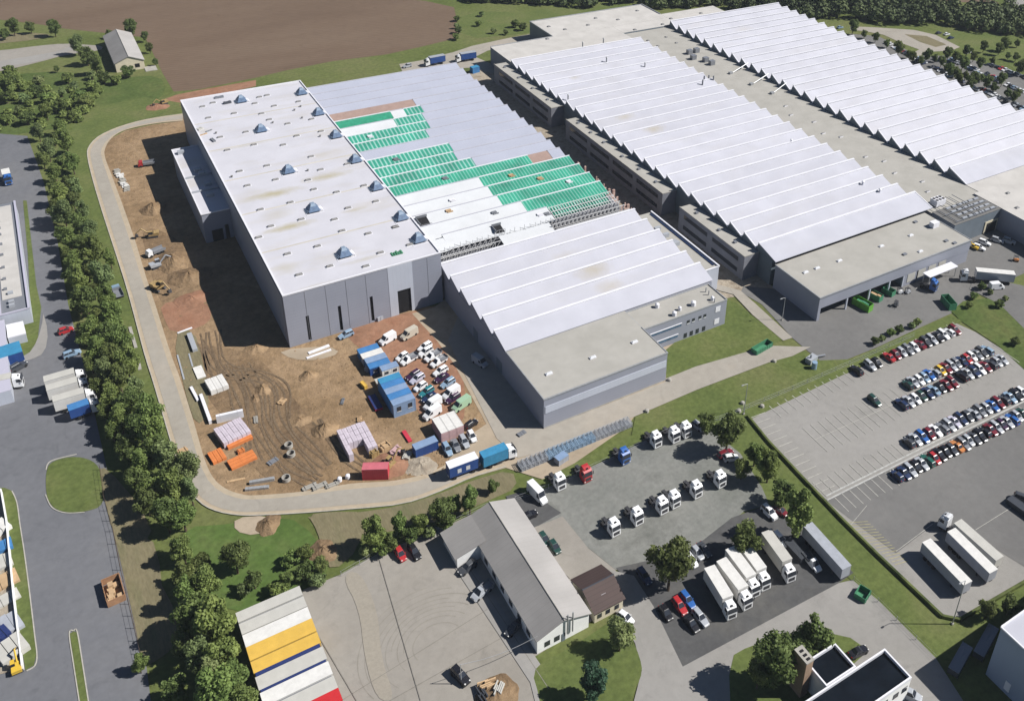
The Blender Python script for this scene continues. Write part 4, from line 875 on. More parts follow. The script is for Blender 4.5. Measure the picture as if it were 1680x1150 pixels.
mb = MB(); mb.tube((216,-54.6,9.5),(239,-54.6,9.5),.12,5); mb.tube((216,-49.6,9.6),(239,-49.6,9.6),.12,5); mb.build('pipe', M['p_grey'], t)
x, y = g(*T(1480,280,480,425,.1217), 9.5)
tc = thing('rooftop_chiller', 'white rooftop chiller with six round fans beside the service block', 'chiller')
mb = MB(); mb.box(x-2.4,x+2.4,y-1.6,y+1.6,8.7,11.0); mb.build('housing', M['flash'], tc)
for i in range(6):
    mb = MB(); fx = x-1.6+(i%3)*1.6; fy = y-.8+(i//3)*1.5; mb.tube((fx,fy,11.0),(fx,fy,11.15),.55,12); mb.build('fan', M['black'], tc)
# ---- right sawtooth hall
t = thing('right_sawtooth_hall', 'largest sawtooth hall at the right with bright white bays', 'factory hall')
ZR, ZV = 12.0, 8.7
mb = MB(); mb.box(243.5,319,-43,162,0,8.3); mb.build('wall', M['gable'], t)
for k_ in range(26,1,-1):
    f_ = tooth(t, 243.5, 319, k_, ZR, ZV, [(243.5,319,'slope')], rise=1.2); cap(f_, 243.5, 319, k_, ZR); verge(f_, 243.7, k_, ZR, ZV, rise=1.2)
f_ = tooth(t, 243.5, 319, 1, ZR, ZV, [(243.5,319,'slope')], ylow=-36.5, rise=1.2); cap(f_, 243.5, 319, 1, ZR); verge(f_, 243.7, 1, ZR, ZV, -36.5, rise=1.2)
mb = MB(); mb.box(239.9,319,-80,-43.1,0,8.9); mb.build('front_block_wall', M['metal_wall'], t)
mb = MB(); mb.box(243.5,319,-43,-36.6,8.3,8.5); mb.box(239.8,319.1,-80.1,-43.05,8.9,9.05); mb.build('flat_roof', M['roof_cream'], t)
for p in ((1620,205),(1560,110)):
    x, y = g(*T(1260,290,*p), 9); skylight(t, x, y, 9.05, 1.6, 1.0, 'p_grey', 'vent_grey')
# ------------------------------------------------------------------ vehicles
def car_proto(pt, kind='hatchback', name='parked_car'):
    r = thing(name, '', 'car')
    P = M['p_'+pt]; mb = MB()
    L = {'hatchback':4.0,'saloon':4.5,'estate':4.6,'suv':4.6}[kind]; h = L/2; zt = .98 if kind != 'suv' else 1.15; up = .22 if kind == 'suv' else 0
    W = .86 if kind != 'suv' else .93
    mb.stations([(-h,W-.16,W-.2,.42,.72+up),(-h+.15,W-.04,W-.08,.30,zt-.05),(-h+.7,W,W-.06,.24,zt),(0.2,W,W-.05,.24,zt-.02),(h-1.2,W,W-.08,.24,zt-.06),(h-.25,W-.06,W-.2,.28,zt-.24),(h,W-.22,W-.3,.36,.62+up)])
    c0, c1 = {'hatchback':(-h+.12,.95),'saloon':(-h+.85,.85),'estate':(-h+.12,.9),'suv':(-h+.12,1.0)}[kind]
    t0, t1 = {'hatchback':(-h+.55,.15),'saloon':(-h+1.45,.1),'estate':(-h+.4,.1),'suv':(-h+.4,.3)}[kind]
    top = zt+.46 if kind != 'suv' else zt+.55
    mb.hexa([(t0-.04,-.60,top),(t1+.04,-.60,top),(t1+.04,.60,top),(t0-.04,.60,top)],[(t0+.12,-.52,top+.06),(t1-.1,-.52,top+.06),(t1-.1,.52,top+.06),(t0+.12,.52,top+.06)])
    for s in (-1,1):     # pillars
        mb.tube((c0+.1,s*(W-.12),zt-.03),(t0,s*.59,top),.05,4); mb.tube((c1-.05,s*(W-.12),zt-.05),(t1,s*.59,top),.045,4); mb.tube(((c0+c1)/2-.1,s*(W-.1),zt-.03),((t0+t1)/2,s*.61,top),.045,4)
        mb.box(c1-.35,c1-.2,s*W-.06*(1-s),s*W+.06*(1+s)+.02,zt-.05,zt+.1)
    mb.build('body', P, r)
    mb = MB(); mb.hexa([(c0,-(W-.1),zt-.06),(c1,-(W-.1),zt-.08),(c1,W-.1,zt-.08),(c0,W-.1,zt-.06)],[(t0,-.585,top),(t1,-.585,top),(t1,.585,top),(t0,.585,top)]); mb.build('windows', M['glass'], r)
    for x_ in (-h+.75,h-.8):
        for s in (-1,1):
            mb = MB(); mb.wheel(x_, s*(W-.08), .31+up*.4, .2, 12); mb.build('wheel', M['rubber'], r)
    for s in (-1,1):
        mb = MB(); mb.box(h-.28,h-.03,s*(W-.36)-.13,s*(W-.36)+.13,.60+up,.72+up); mb.build('headlight', M['lamp'], r)
        mb = MB(); mb.box(-h-.01,-h+.12,s*(W-.3)-.12,s*(W-.3)+.12,.70+up,.86+up); mb.build('tail_light', M['tail'], r)
    return r
def van_proto(pt, name='van', L=5.2, H=2.1, glassrear=False):
    r = thing(name, '', 'van'); mb = MB(); h = L/2; W = .98
    mb.stations([(-h,W-.05,W-.14,.35,H-.05),(-h+.15,W,W-.1,.3,H),(h-2.0,W,W-.1,.3,H),(h-1.75,W,W-.14,.3,H-.06),(h-.95,W,W-.12,.3,1.25),(h-.15,W-.06,W-.2,.32,.95),(h,W-.15,W-.25,.4,.7)])
    mb.build('body', M['p_'+pt], r)
    mb = MB(); mb.hexa([(h-1.02,-.84,1.32),(h-.98,-.84,1.28),(h-.98,.84,1.28),(h-1.02,.84,1.32)],[(h-1.8,-.8,H-.12),(h-1.68,-.8,H-.1),(h-1.68,.8,H-.1),(h-1.8,.8,H-.12)])
    for s in (-1,1): mb.prof([(h-2.2,1.25),(h-1.15,1.25),(h-1.7,H-.3),(h-2.2,H-.3)], s*(W-.02)-.02, s*(W-.02)+.02)
    mb.build('windows', M['glass'], r)
    for x_ in (-h+1.0,h-.95):
        for s in (-1,1): mb = MB(); mb.wheel(x_, s*(W-.1), .34, .22, 12); mb.build('wheel', M['rubber'], r)
    for s in (-1,1): mb = MB(); mb.box(h-.2,h-.02,s*.7-.14,s*.7+.14,.72,.9); mb.build('headlight', M['lamp'], r)
    return r
def cab_mesh(r, pt, x0, H=3.3, deflector=True):
    """cab-over lorry cab with its front at x0+1.0 and its back at x0-1.2"""
    mb = MB(); W = 1.22
    mb.stations([(x0-1.2,W,W-.05,.75,H-.25),(x0+.1,W,W-.05,.6,H-.1),(x0+.75,W,W-.12,.5,H-.45),(x0+.98,W-.04,W-.12,.45,2.0),(x0+1.02,W-.08,W-.12,.4,1.3)])
    if deflector: mb.stations([(x0-1.15,W-.2,W-.35,H-.28,H+.35),(x0-.5,W-.2,W-.4,H-.2,H+.3),(x0+.35,W-.25,W-.5,H-.15,H)])
    c = mb.build('cab', M['p_'+pt], r)
    mb = MB(); mb.hexa([(x0+.97,-1.08,1.95),(x0+1.03,-1.08,1.92),(x0+1.03,1.08,1.92),(x0+.97,1.08,1.95)],[(x0+.76,-1.0,2.78),(x0+.83,-1.0,2.76),(x0+.83,1.0,2.76),(x0+.76,1.0,2.78)])
    for s in (-1,1): mb.prof([(x0-.35,1.85),(x0+.7,1.85),(x0+.55,2.6),(x0-.35,2.6)], s*1.2-.03, s*1.2+.03)
    mb.build('windscreen', M['glass'], c)
    mb = MB(); mb.box(x0+.98,x0+1.06,-.8,.8,.75,1.5); mb.build('grille', M['chassis'], c)
    mb = MB(); mb.box(x0-.35,x0+.05,-.3,.3,H+.02,H+.12) if not deflector else mb.box(x0-.1,x0+.35,-.32,.32,H-.02,H+.12); mb.build('roof_hatch', M['black'], c)
    for s in (-1,1):
        mb = MB(); mb.box(x0+.75,x0+.9,s*1.42-.09,s*1.42+.09,1.8,2.6); mb.build('mirror', M['chassis'], c)
        mb = MB(); mb.box(x0+.99,x0+1.07,s*.95-.16,s*.95+.16,.62,.82); mb.build('headlight', M['lamp'], c)
def tractor_proto(pt, name='lorry_tractor'):
    r = thing(name, '', 'lorry'); mb = MB(); mb.box(-3.0,2.0,-.45,.45,.6,.95); mb.box(-1.2,.2,-1.15,-.6,.45,1.0); mb.box(-1.2,.2,.6,1.15,.45,1.0); mb.build('chassis', M['chassis'], r)
    cab_mesh(r, pt, 1.7)
    mb = MB(); mb.tube((-1.9,0,.95),(-1.9,0,1.12),.5,10); mb.build('fifth_wheel', M['chassis'], r)
    for x_, ws in ((1.75,.3),(-1.9,.55)):
        for s in (-1,1): mb = MB(); mb.wheel(x_, s*.98, .5, ws, 14); mb.build('wheel', M['rubber'], r)
    return r
def boxbody(r, x0, x1, zb, zt, mt, mt2=None, nm='box_body', W=1.27):
    mb = MB(); mb.box(x0,x1,-W,W,zb,zt-.08); b_ = mb.build(nm, M[mt2 or mt], r)
    mb = MB(); mb.box(x0-.03,x1+.03,-W-.03,W+.03,zt-.08,zt); mb.build('roof', M[mt], b_)
    mb = MB(); mb.box(x0-.05,x0-.005,-.03,.03,zb+.1,zt-.15); mb.box(x0-.05,x0-.005,-W+.1,-W+.16,zb+.1,zt-.15); mb.box(x0-.05,x0-.005,W-.16,W-.1,zb+.1,zt-.15); mb.build('door_bars', M['chassis'], b_)
    return b_
def boxtruck_proto(pt, body, Lb=7.4, name='box_lorry', H=3.7, side=None):
    r = thing(name, '', 'lorry'); mb = MB(); h = Lb/2+1.2; mb.box(-h,h-.3,-.45,.45,.6,1.0); mb.box(-1,1,-1.15,1.15,.45,.95); mb.build('chassis', M['chassis'], r)
    cab_mesh(r, pt, h-1.0, 2.9, True); boxbody(r, -h, -h+Lb, 1.05, H, body, side)
    for x_ in (h-1.0,-h+1.9):
        for s in (-1,1): mb = MB(); mb.wheel(x_, s*1.0, .48, .4, 14); mb.build('wheel', M['rubber'], r)
    return r
def trailer_proto(body, L=13.4, name='semi_trailer', side=None, H=3.6):
    r = thing(name, '', 'trailer'); mb = MB(); h = L/2; mb.box(-h,h,-.5,.5,.85,1.1); mb.box(h-3.2,h-2.9,-1,-.8,0,.9); mb.box(h-3.2,h-2.9,.8,1,0,.9); mb.build('chassis', M['chassis'], r)
    boxbody(r, -h, h, 1.1, H, body, side)
    for x_ in (-h+1.6,-h+2.9,-h+4.2):
        for s in (-1,1): mb = MB(); mb.wheel(x_, s*1.0, .48, .4, 14); mb.build('wheel', M['rubber'], r)
    return r
def container(name, label, cat, x, y, rz, L, W, H, top, side, group=None, ribs=True, z=0, extra=None):
    r = thing(name, label, cat, (x,y,z), rz, group)
    mb = MB(); mb.box(-L/2+.05,L/2-.05,-W/2+.05,W/2-.05,.12,H-.1)
    if ribs:
        n = int(L/.5)
        for i in range(n):
            xx = -L/2+.15+i*(L-.3)/n
            mb.box(xx,xx+.22,-W/2+.01,-W/2+.05,.2,H-.15); mb.box(xx,xx+.22,W/2-.05,W/2-.01,.2,H-.15)
    mb.build('wall', M[side], r)
    mb = MB(); mb.box(-L/2,L/2,-W/2,W/2,H-.1,H)
    mb.box(-L/2,L/2,-W/2,-W/2+.12,H,H+.05); mb.box(-L/2,L/2,W/2-.12,W/2,H,H+.05); mb.build('roof', M[top], r)
    mb = MB()
    for sx in (-1,1):
        for sy in (-1,1): mb.box(sx*(L/2-.09)-.09,sx*(L/2-.09)+.09,sy*(W/2-.09)-.09,sy*(W/2-.09)+.09,0,H-.1)
    mb.box(-L/2,L/2,-W/2,-W/2+.12,0,.15); mb.box(-L/2,L/2,W/2-.12,W/2,0,.15); mb.build('frame', M[side], r)
    if extra == 'door':
        mb = MB(); mb.box(-L/2-.02,-L/2+.05,-W/2+.2,W/2-.2,.2,H-.3); mb.build('door', M[side], r)
    if extra == 'cabin':
        for xx in (-L/4,L/4):
            mb = MB(); mb.box(xx-.55,xx+.55,-W/2-.03,-W/2+.06,H*.45,H*.78); f_ = mb.build('window', M['glass'], r); mb = MB(); mb.box(xx-.62,xx+.62,-W/2-.06,-W/2-.02,H*.40,H*.45); mb.build('sill', M['white'], f_)
        mb = MB(); mb.box(L/2-.05,L/2+.03,-.45,.45,.1,2.0); mb.build('door', M['white'], r)
    return r

protos = {}
def car(color, kind, x, y, rz, label, group=None):
    k = (color, kind)
    if k not in protos: protos[k] = car_proto(color, kind)
    return place(protos[k], x, y, rz+random.uniform(-.02,.02), label, group)
CW = dict(white='white', silver='silver', grey='grey', dark_grey='charcoal', black='black', dark_blue='navy blue', blue='bright blue', light_blue='pale blue', red='red', dark_red='maroon', green='green', dark_green='dark green', yellow='yellow', orange='orange', teal='teal', lilac='pale lilac', purple='dark purple', beige='beige', pale_green='pale green')
KN = {'h':'hatchback','s':'saloon','e':'estate','u':'suv'}
def row(px0, px1, seq, where, group, head=-92):
    p0 = g(*px0); p1 = g(*px1); n = len(seq)
    cnt = 0
    for i, it in enumerate(seq):
        if not it: continue
        cnt += 1
        col, kd = it.rsplit(':', 1) if ':' in it else (it, 'hse'[i*7%3])
        t_ = i/(n-1); x = p0[0]+(p1[0]-p0[0])*t_; y = p0[1]+(p1[1]-p0[1])*t_+random.uniform(-.15,.15)
        car(col, KN[kd], x, y, R_(head)+(math.pi if (i*13)%5 == 0 else 0), '%s %s, %s from the left in the %s' % (CW[col], KN[kd].replace('suv','off-roader'), ORD[cnt], where), group)
random.seed(11)
row((1490,730),(1675,647.5), 'dark_grey silver blue dark_red white grey silver:e lilac dark_blue dark_grey silver grey silver blue dark_red dark_grey light_blue black white:h'.split(), 'row above the double line', 'cars above the double white line')
row((1471.5,785),(1676,683), 'dark_blue dark_blue silver black silver green red black black:h dark_grey orange grey silver dark_grey black black dark_red silver purple silver blue silver dark_green'.split()[:23], 'row below the double line', 'cars below the double white line')
row((1488,635),(1618,578), 'dark_green silver white:h light_blue blue silver:h yellow:h dark_red silver grey:h dark_blue red:h white grey dark_grey light_blue:e'.split(), 'middle block upper row', 'cars in the upper middle row')
row((1479,667),(1561,631), 'dark_blue:e silver white:h dark_green dark_blue light_blue:s black dark_red:s dark_red'.split(), 'middle block lower row, left part', 'cars in the lower middle row')
row((1577,621),(1643,594), 'black:e silver dark_blue white:e dark_red dark_grey silver:h silver:s'.split(), 'middle block lower row, right part', 'cars in the lower middle row')
row((1405,611.5),(1566,545), ['black:e','','silver:e','black','','red:s','dark_red','silver:h','grey','white:h','dark_red:s','dark_grey','silver:e','black','white:e','white:h','dark_red:e'], 'top row by the grass', 'cars in the top row')
x, y = g(1434,661); car('dark_green','estate',x,y,R_(-93),'dark green estate standing alone among the empty middle bays')
# site car park
def at(o, p, s): return g(o[0]+p[0]*s, o[1]+p[1]*s, .7)
SP = (580,530); s5 = .1392
for (p, col, kd, hd, lab) in [
  ((840,285),'white','estate',198,'white estate at the top of the right column on the red soil'),
  ((850,350),'white','suv',198,'white off-roader squeezed below the topmost white estate on the red soil'),
  ((575,400),'white','hatchback',197,'white hatchback standing alone left of the white pickup'),
  ((1025,570),'white','estate',196,'white estate at the lower end of the crowded white group'),
  ((700,620),'purple','estate',198,'dark purple estate at the left edge of the red soil parking'),
  ((750,660),'lilac','estate',198,'greyish lilac estate just below the dark purple one'),
  ((790,750),'white','hatchback',198,'white hatchback just above the teal car'),
  ((860,815),'teal','estate',198,'teal estate on the red soil parking'),
  ((890,880),'dark_blue','saloon',198,'navy saloon just below the teal car'),
  ((1040,650),'purple','saloon',196,'dark purple saloon directly below the crowded white group'),
  ((1110,710),'light_blue','estate',197,'pale blue estate between dark purple saloon and white van'),
  ((1170,890),'purple','estate',197,'dark purple estate just above the pale green van')]:
    x, y = at(SP, p, s5); car(col, kd, x, y, R_(hd), lab, 'cars on the red soil parking')
vp = {}
def van(col, x, y, rz, lab, group=None, L=5.2, H=2.1, name='van'):
    k = (col, L)
    if k not in vp: vp[k] = van_proto(col, name, L, H)
    return place(vp[k], x, y, rz, lab, group)
for (p, col, hd, lab, L) in [((400,185),'white',198,'white van alone at the top left of the red soil parking',5.2),
  ((655,125),'beige',198,'beige van at the top of the red soil parking',5.4),
  ((1150,820),'white',197,'white van between pale blue estate and dark purple estate',5.2),
  ((930,950),'white',197,'white van just below the navy saloon',5.2), ((925,1055),'white',197,'white van beside the white containers, lowest of its column',5.2),
  ((1270,955),'pale_green',198,'pale green van at the lower right of the red soil parking',5.6)]:
    x, y = g(SP[0]+p[0]*s5, SP[1]+p[1]*s5, 1.2); van(col, x, y, R_(hd), lab, 'vans on the red soil parking', L)
x, y = g(SP[0]+1490*s5, SP[1]+450*s5, 1.2); van('silver', x, y, R_(-72), 'silver van standing in the shadow of the low sawtooth hall')
def pickup_proto(pt, bed='grey'):
    r = thing('pickup', '', 'pickup'); mb = MB(); mb.stations([(-2.6,.9,.9,.45,.95),(.2,.92,.9,.4,1.0),(1.7,.92,.88,.4,.95),(2.4,.85,.75,.42,.8),(2.5,.75,.65,.45,.65)])
    mb.hexa([(-.2,-.8,1.0),(1.3,-.8,.98),(1.3,.8,.98),(-.2,.8,1.0)],[(-.1,-.65,1.75),(.6,-.65,1.75),(.6,.65,1.75),(-.1,.65,1.75)]); mb.build('body', M['p_'+pt], r)
    mb = MB(); mb.hexa([(1.22,-.74,1.05),(1.36,-.74,1.02),(1.36,.74,1.02),(1.22,.74,1.05)],[(.58,-.62,1.7),(.66,-.62,1.7),(.66,.62,1.7),(.58,.62,1.7)]); mb.build('windscreen', M['glass'], r)
    mb = MB(); mb.box(-2.9,-.35,-1,1,.95,1.0); mb.box(-2.9,-.35,-1,-.95,1.0,1.4); mb.box(-2.9,-.35,.95,1,1.0,1.4); mb.box(-2.9,-2.85,-.95,.95,1.0,1.4); mb.box(-.4,-.35,-.95,.95,1.0,1.5); mb.build('load_bed', M['p_'+bed], r)
    for x_ in (-1.7,1.6):
        for s in (-1,1): mb = MB(); mb.wheel(x_, s*.82, .35, .22, 12); mb.build('wheel', M['rubber'], r)
    for s in (-1,1): mb = MB(); mb.box(2.38,2.52,s*.6-.13,s*.6+.13,.62,.76); mb.build('headlight', M['lamp'], r)
    return r
pk = pickup_proto('white'); 
for i,(p, lab) in enumerate([((650,440),'white pickup with open grey bed in the left column of the red soil parking'),((930,400),'upper white pickup with grey bed in the crowded white group'),((1000,465),'lower white pickup with grey bed in the crowded white group')]):
    x, y = at(SP, p, s5); place(pk, x, y, R_(197), lab, 'white pickups on the red soil parking')
row_ = [((1245,665),'light_blue','estate'),((1300,640),'grey','saloon'),((1355,615),'silver','estate'),((1405,580),'white','hatchback')]
for i,(p,col,kd) in enumerate(row_):
    x, y = at((420,570), p, S); car(col, kd, x, y, R_(-92), '%s %s, %s from the left in the row of four by the white containers' % (CW[col], kd, ORD[i+1]), 'four cars by the white containers')
x, y = at((420,570), (1400,500), S); car('black','hatchback',x,y,R_(20),'black hatchback right of the white containers')
x, y = at((420,290), (585,1030), S); car('light_blue','estate',x,y,R_(190),'pale blue estate parked close to the tall hall front wall')
# other single cars
for (px, col, kd, hd, lab) in [
  ((657,910),'red','hatchback',-85,'bright red hatchback at the yard edge beside a black car'), ((680,906),'black','estate',-85,'black estate right of the red hatchback at the yard edge'),
  ((755.5,1110),'black','suv',-75,'black off-roader alone on the lower concrete yard'), ((767,932),'dark_grey','estate',195,'charcoal estate in the shade beside the white gable'),
  ((893,885),'dark_green','hatchback',-88,'dark green hatchback, left of the pair behind the long grey roof'), ((910,898),'dark_green','hatchback',-88,'dark green estate, lower of the pair behind the long grey roof'),
  ((867,847),'black','saloon',5,'black saloon just below the long white van'),
  ((843,1031),'dark_grey','saloon',200,'charcoal saloon deep in the shade along the workshop wall'), ((1026,1014),'white','hatchback',-70,'white hatchback at the edge of the round lawn'),
  ((1092,1006),'black','hatchback',-90,'black hatchback, leftmost in the dark lorry park'), ((1115,995),'red','estate',-90,'red estate in the dark lorry park between black and blue cars'), ((1128,985),'blue','estate',-90,'blue estate right of the red one in the dark lorry park'),
  ((1149,1014),'silver','estate',-88,'silver estate in front of the blue one in the dark lorry park'), ((1134,1024),'black','saloon',-88,'black saloon left of the silver estate, nearest the lorry park corner'),
  ((1144,908),'silver','hatchback',-90,'silver hatchback, middle of the three beside the round tree'), ((1155,903),'dark_grey','saloon',-90,'charcoal saloon, rightmost of the three beside the round tree'), ((1134,920),'white','hatchback',-90,'white hatchback, nearest the round tree of the three'),
  ((1057,946),'dark_blue','estate',-90,'navy estate in the shadow of the round tree'),
  ((1280,886),'white','estate',-90,'white estate between the rigid lorry and the long grey trailer'), ((1262,842),'white','suv',-88,'white off-roader under the trees at the corner of the lorry park'), ((1280,839),'dark_red','hatchback',-75,'maroon hatchback under the trees beside the white off-roader'),
  ((1190,745),'dark_red','estate',0,'maroon estate beside the tall trees at the end of the gravel yard'), ((1199,752),'white','hatchback',-15,'white hatchback just below the maroon estate under the trees'),
  ((1145,700),'silver','hatchback',-80,'silver hatchback right of the uppermost white lorry cabs'),
  ((1408,1070),'black','saloon',-5,'black saloon parked behind the black flat roof'),
  ((108,543),'red','hatchback',12,'red hatchback in the tree shade on the left road'), ((118,581),'light_blue','estate',10,'pale blue estate in the tree shade below the red hatchback'),
  ((1606,407),'white','estate',-70,'white estate right of the yellow digger, nearest it'), ((1615,399),'white','estate',-70,'white estate second from the yellow digger by the slate gate'), ((1636,395),'silver','estate',-65,'silver estate in the corner shade by the slate gate, left one'), ((1655,397),'silver','suv',-65,'silver off-roader in the corner shade, rightmost by the slate wall'),
  ((1678,820),'dark_grey','suv',-60,'charcoal off-roader at the right edge of the big car park')]:
    x, y = g(*px, .6); car(col, kd, x, y, R_(hd), lab)
# lorry tractors
tp = {}
def tractor(col, px, hd, lab, group='lorry cabs on the gravel yard'):
    if col not in tp: tp[col] = tractor_proto(col)
    x, y = g(*px, 2.2); place(tp[col], x-1.7*math.cos(R_(hd)), y-1.7*math.sin(R_(hd)), R_(hd), lab, group)
for i, px in enumerate([(919,791),(1077,722),(1107,714),(1126,706)]):
    tractor('white', px, -88, 'white lorry cab without trailer, %s of four in the upper yard row' % ORD[i+1])
tractor('red', (962,778), -88, 'bright red lorry cab without trailer in the upper yard row')
tractor('blue', (1025,749), -88, 'deep blue lorry cab without trailer in the upper yard row')
for i, px in enumerate([(1008,866),(1046,848),(1087,830),(1107,820),(1143,804),(1182,787)]):
    tractor('white', px, -88, 'white lorry cab without trailer, %s from the left in the lower yard row' % ORD[i+1])
tractor('white', (1550,854), 100, 'white lorry cab without trailer behind the parked trailers', None)
x, y = g(*T(840,570,165,950), 1.3); van('white', x, y, R_(-82), 'long white van at the left end of the gravel yard', None, 6.4, 2.5, 'long_van')
# lorries in the dark park
def put2(proto, tail, head, z, lab, group=None):
    a_ = g(*tail, z); b_ = g(*head, z); rz = math.atan2(b_[1]-a_[1], b_[0]-a_[0])
    return place(proto, (a_[0]+b_[0])/2, (a_[1]+b_[1])/2, rz, lab, group)
bl = boxtruck_proto('white', 'cabin_white', 8.2); 
W1 = [((1163,940),(1202,1004),'white box lorry, leftmost of the row of four'),((1181,926),(1230,990),'white box lorry, second from the left of the row of four'),((1197,909),(1241,968),'white box lorry, third from the left of the row of four'),((1219,903),(1254,951),'white box lorry, rightmost of the row of four')]
for a_,b_,lab in W1: put2(bl, a_, b_, 2.6, lab, 'white box lorries in the dark lorry park')
b2 = boxtruck_proto('white', 'roof_beige', 8.6, 'box_lorry', 3.9); put2(b2, (1258,886), (1297,940), 2.6, 'beige topped box lorry standing alone right of the row of four')
b3 = trailer_proto('cabin_grey', 13.4, 'semi_trailer', 'cabin_grey'); put2(b3, (1326,873), (1384,938), 2.4, 'grey semi-trailer beside the grass belt')
b4 = pickup_proto('white', 'dark_grey'); put2(b4, (1325,913), (1341,932), 1, 'white flatbed lorry with dark bed beside the grey trailer')
bq = pickup_proto('silver','grey'); place(bq, *g(790,970,1), R_(197), 'silver pickup with open bed in the shade beside the workshop')
b5 = container('dark_trailer','dark low trailer between the white estate and the grey trailer','trailer',*g(1305,903,.8),R_(-90),6.0,2.2,1.6,'p_dark_grey','p_dark_grey',ribs=False)
b6 = trailer_proto('cabin_white', 12.6, 'semi_trailer', 'cabin_grey', 3.5)
put2(b6, (1513,893), (1589,972), 2.2, 'white roofed trailer, lower left one in the big car park', 'trailers in the big car park')
put2(b6, (1553,875), (1632,953), 2.2, 'white roofed trailer, middle of three in the big car park', 'trailers in the big car park')
b7 = trailer_proto('roof_beige', 12.0, 'semi_trailer', 'roof_beige', 3.3); put2(b7, (1566,862), (1640,928), 2.2, 'beige trailer, upper right one in the big car park', 'trailers in the big car park')
b8 = container('flatbed_trailer','dark flatbed trailer cut by the right edge of the car park','trailer',*g(1676,834,.8),R_(-85),7.0,2.4,1.6,'p_dark_grey','p_dark_grey',ribs=False)
# lorry with drawbar trailer on the ring road
dt = boxtruck_proto('white', 'tarp_lt', 6.6, 'covered_lorry', 3.6); put2(dt, (792,757), (843,737), 2.2, 'white lorry with blue cover on the ring road, pulling a trailer')
tr = thing('drawbar_trailer', 'blue sided trailer with white roof behind the blue covered lorry', 'trailer'); 
mb = MB(); mb.box(-3.8,5.2,-.3,.3,.7,.9); mb.build('chassis', M['p_white'], tr); boxbody(tr,-3.7,3.7,1.0,3.6,'flash','cabin_dark')
mb = MB()
for xx in (-1.2,1.0): mb.box(xx-.5,xx+.5,-1.30,-1.27,1.6,2.6)
mb.build('side_panel', M['white'], tr)
for x_ in (-2.4,2.4):
    for s in (-1,1): mb = MB(); mb.wheel(x_, s*1.0, .45, .4, 12); mb.build('wheel', M['rubber'], tr)
put2(tr, (737,775), (780,759), 2.0, 'blue sided trailer with white roof behind the blue covered lorry')
# back road lorries
nl = boxtruck_proto('white','p_silver',8.0,'box_lorry',3.6,'cabin_dark'); put2(nl, (734,96), (692,104), 2.2, 'blue and silver lorry on the back road, left one', 'lorries on the back road')
put2(nl, (783,91), (745,97), 2.2, 'blue and silver lorry on the back road, right one', 'lorries on the back road')
x, y = g(668,108,1); car('silver','estate',x,y,R_(190),'silver estate on the back road beside the lorries')
container('blue_container','small blue container behind the sawtooth hall corner','container',*g(779,116,1),R_(10),4,2.6,3,'tarp_lt','cabin_blue')
# loading yard: articulated lorry
at_ = tractor_proto('white','lorry_tractor'); ttt = trailer_proto('cabin_white', 12.5, 'semi_trailer', 'p_silver', 3.6)
a_ = g(1665,459,2.3); b_ = g(1590,452,2.3); rz = math.atan2(b_[1]-a_[1], b_[0]-a_[0]); L_ = math.hypot(b_[0]-a_[0], b_[1]-a_[1])
place(ttt, (a_[0]+b_[0])/2+1.5*math.cos(rz+math.pi), (a_[1]+b_[1])/2, rz, 'silver sided trailer with white roof in the loading yard')
place(at_, b_[0]+.3*math.cos(rz), b_[1], rz, 'white lorry cab coupled to the silver trailer in the loading yard')
x, y = g(1635,470,1); van('white', x, y, R_(-20), 'white van in front of the silver trailer')
can = thing('loading_canopy', 'white flat canopy over the loading place of the middle hall', 'canopy')
p0 = g(*T(1260,290,1050,655), 4.2); p1 = g(*T(1260,290,1245,590), 4.2)
mb = MB(); mb.box(p0[0],p1[0],p0[1]-.3,p0[1]+2.8,4.1,4.35); mb.build('roof', M['flash'], can)
for xx in (p0[0]+.3,p1[0]-.3):
    for yy in (p0[1],p0[1]+2.4): mb = MB(); mb.box(xx-.1,xx+.1,yy-.1,yy+.1,0,4.1); mb.build('post', M['steel'], can)
bt = tractor_proto('blue','lorry_tractor'); x, y = g(*T(1260,290,1050,700), 2); place(bt, x, y, R_(-70), 'dark blue lorry cab beside the white canopy')
# skips
def skip(label, x, y, rz, L, mt, H=1.8, W=2.3, group=None, fill=None, name='skip'):
    r = thing(name, label, 'skip', (x,y,0), rz, group); mb = MB(); h = L/2; t_ = .1
    mb.hexa([(-h+.2,-W/2,.15),(h-.4,-W/2,.15),(h-.4,W/2,.15),(-h+.2,W/2,.15)],[(-h+.2,-W/2,.25),(h-.4,-W/2,.25),(h-.4,W/2,.25),(-h+.2,W/2,.25)])
    mb.box(-h,h,-W/2,-W/2+t_,.15,H); mb.box(-h,h,W/2-t_,W/2,.15,H); mb.box(-h,-h+t_,-W/2+t_,W/2-t_,.15,H); mb.box(h-t_,h,-W/2+t_,W/2-t_,.15,H)
    mb.build('shell', M[mt], r)
    mb = MB()
    for i in range(int(L/1.0)): xx = -h+.5+i*(L-.8)/max(1,int(L/1.0)-1); mb.box(xx,xx+.12,-W/2-.08,-W/2,.15,H); mb.box(xx,xx+.12,W/2,W/2+.08,.15,H)
    mb.build('rib', M[mt], r)
    if fill: mb = MB(); random.seed(len(label)); [mb.box(a_-.6,a_+.6,b_-.5,b_+.5,.3,H*random.uniform(.4,.9)) for a_,b_ in [(random.uniform(-h+.8,h-.8),random.uniform(-W/2+.7,W/2-.7)) for _ in range(10)]]; mb.build('load', M[fill], r)
    return r
x, y = g(186.5,968,.9); skip('rusty orange skip full of boards on the asphalt beside the fence', x, y, R_(93), 6.4, 'skip_orange', 1.9, 3.4, fill='timber')
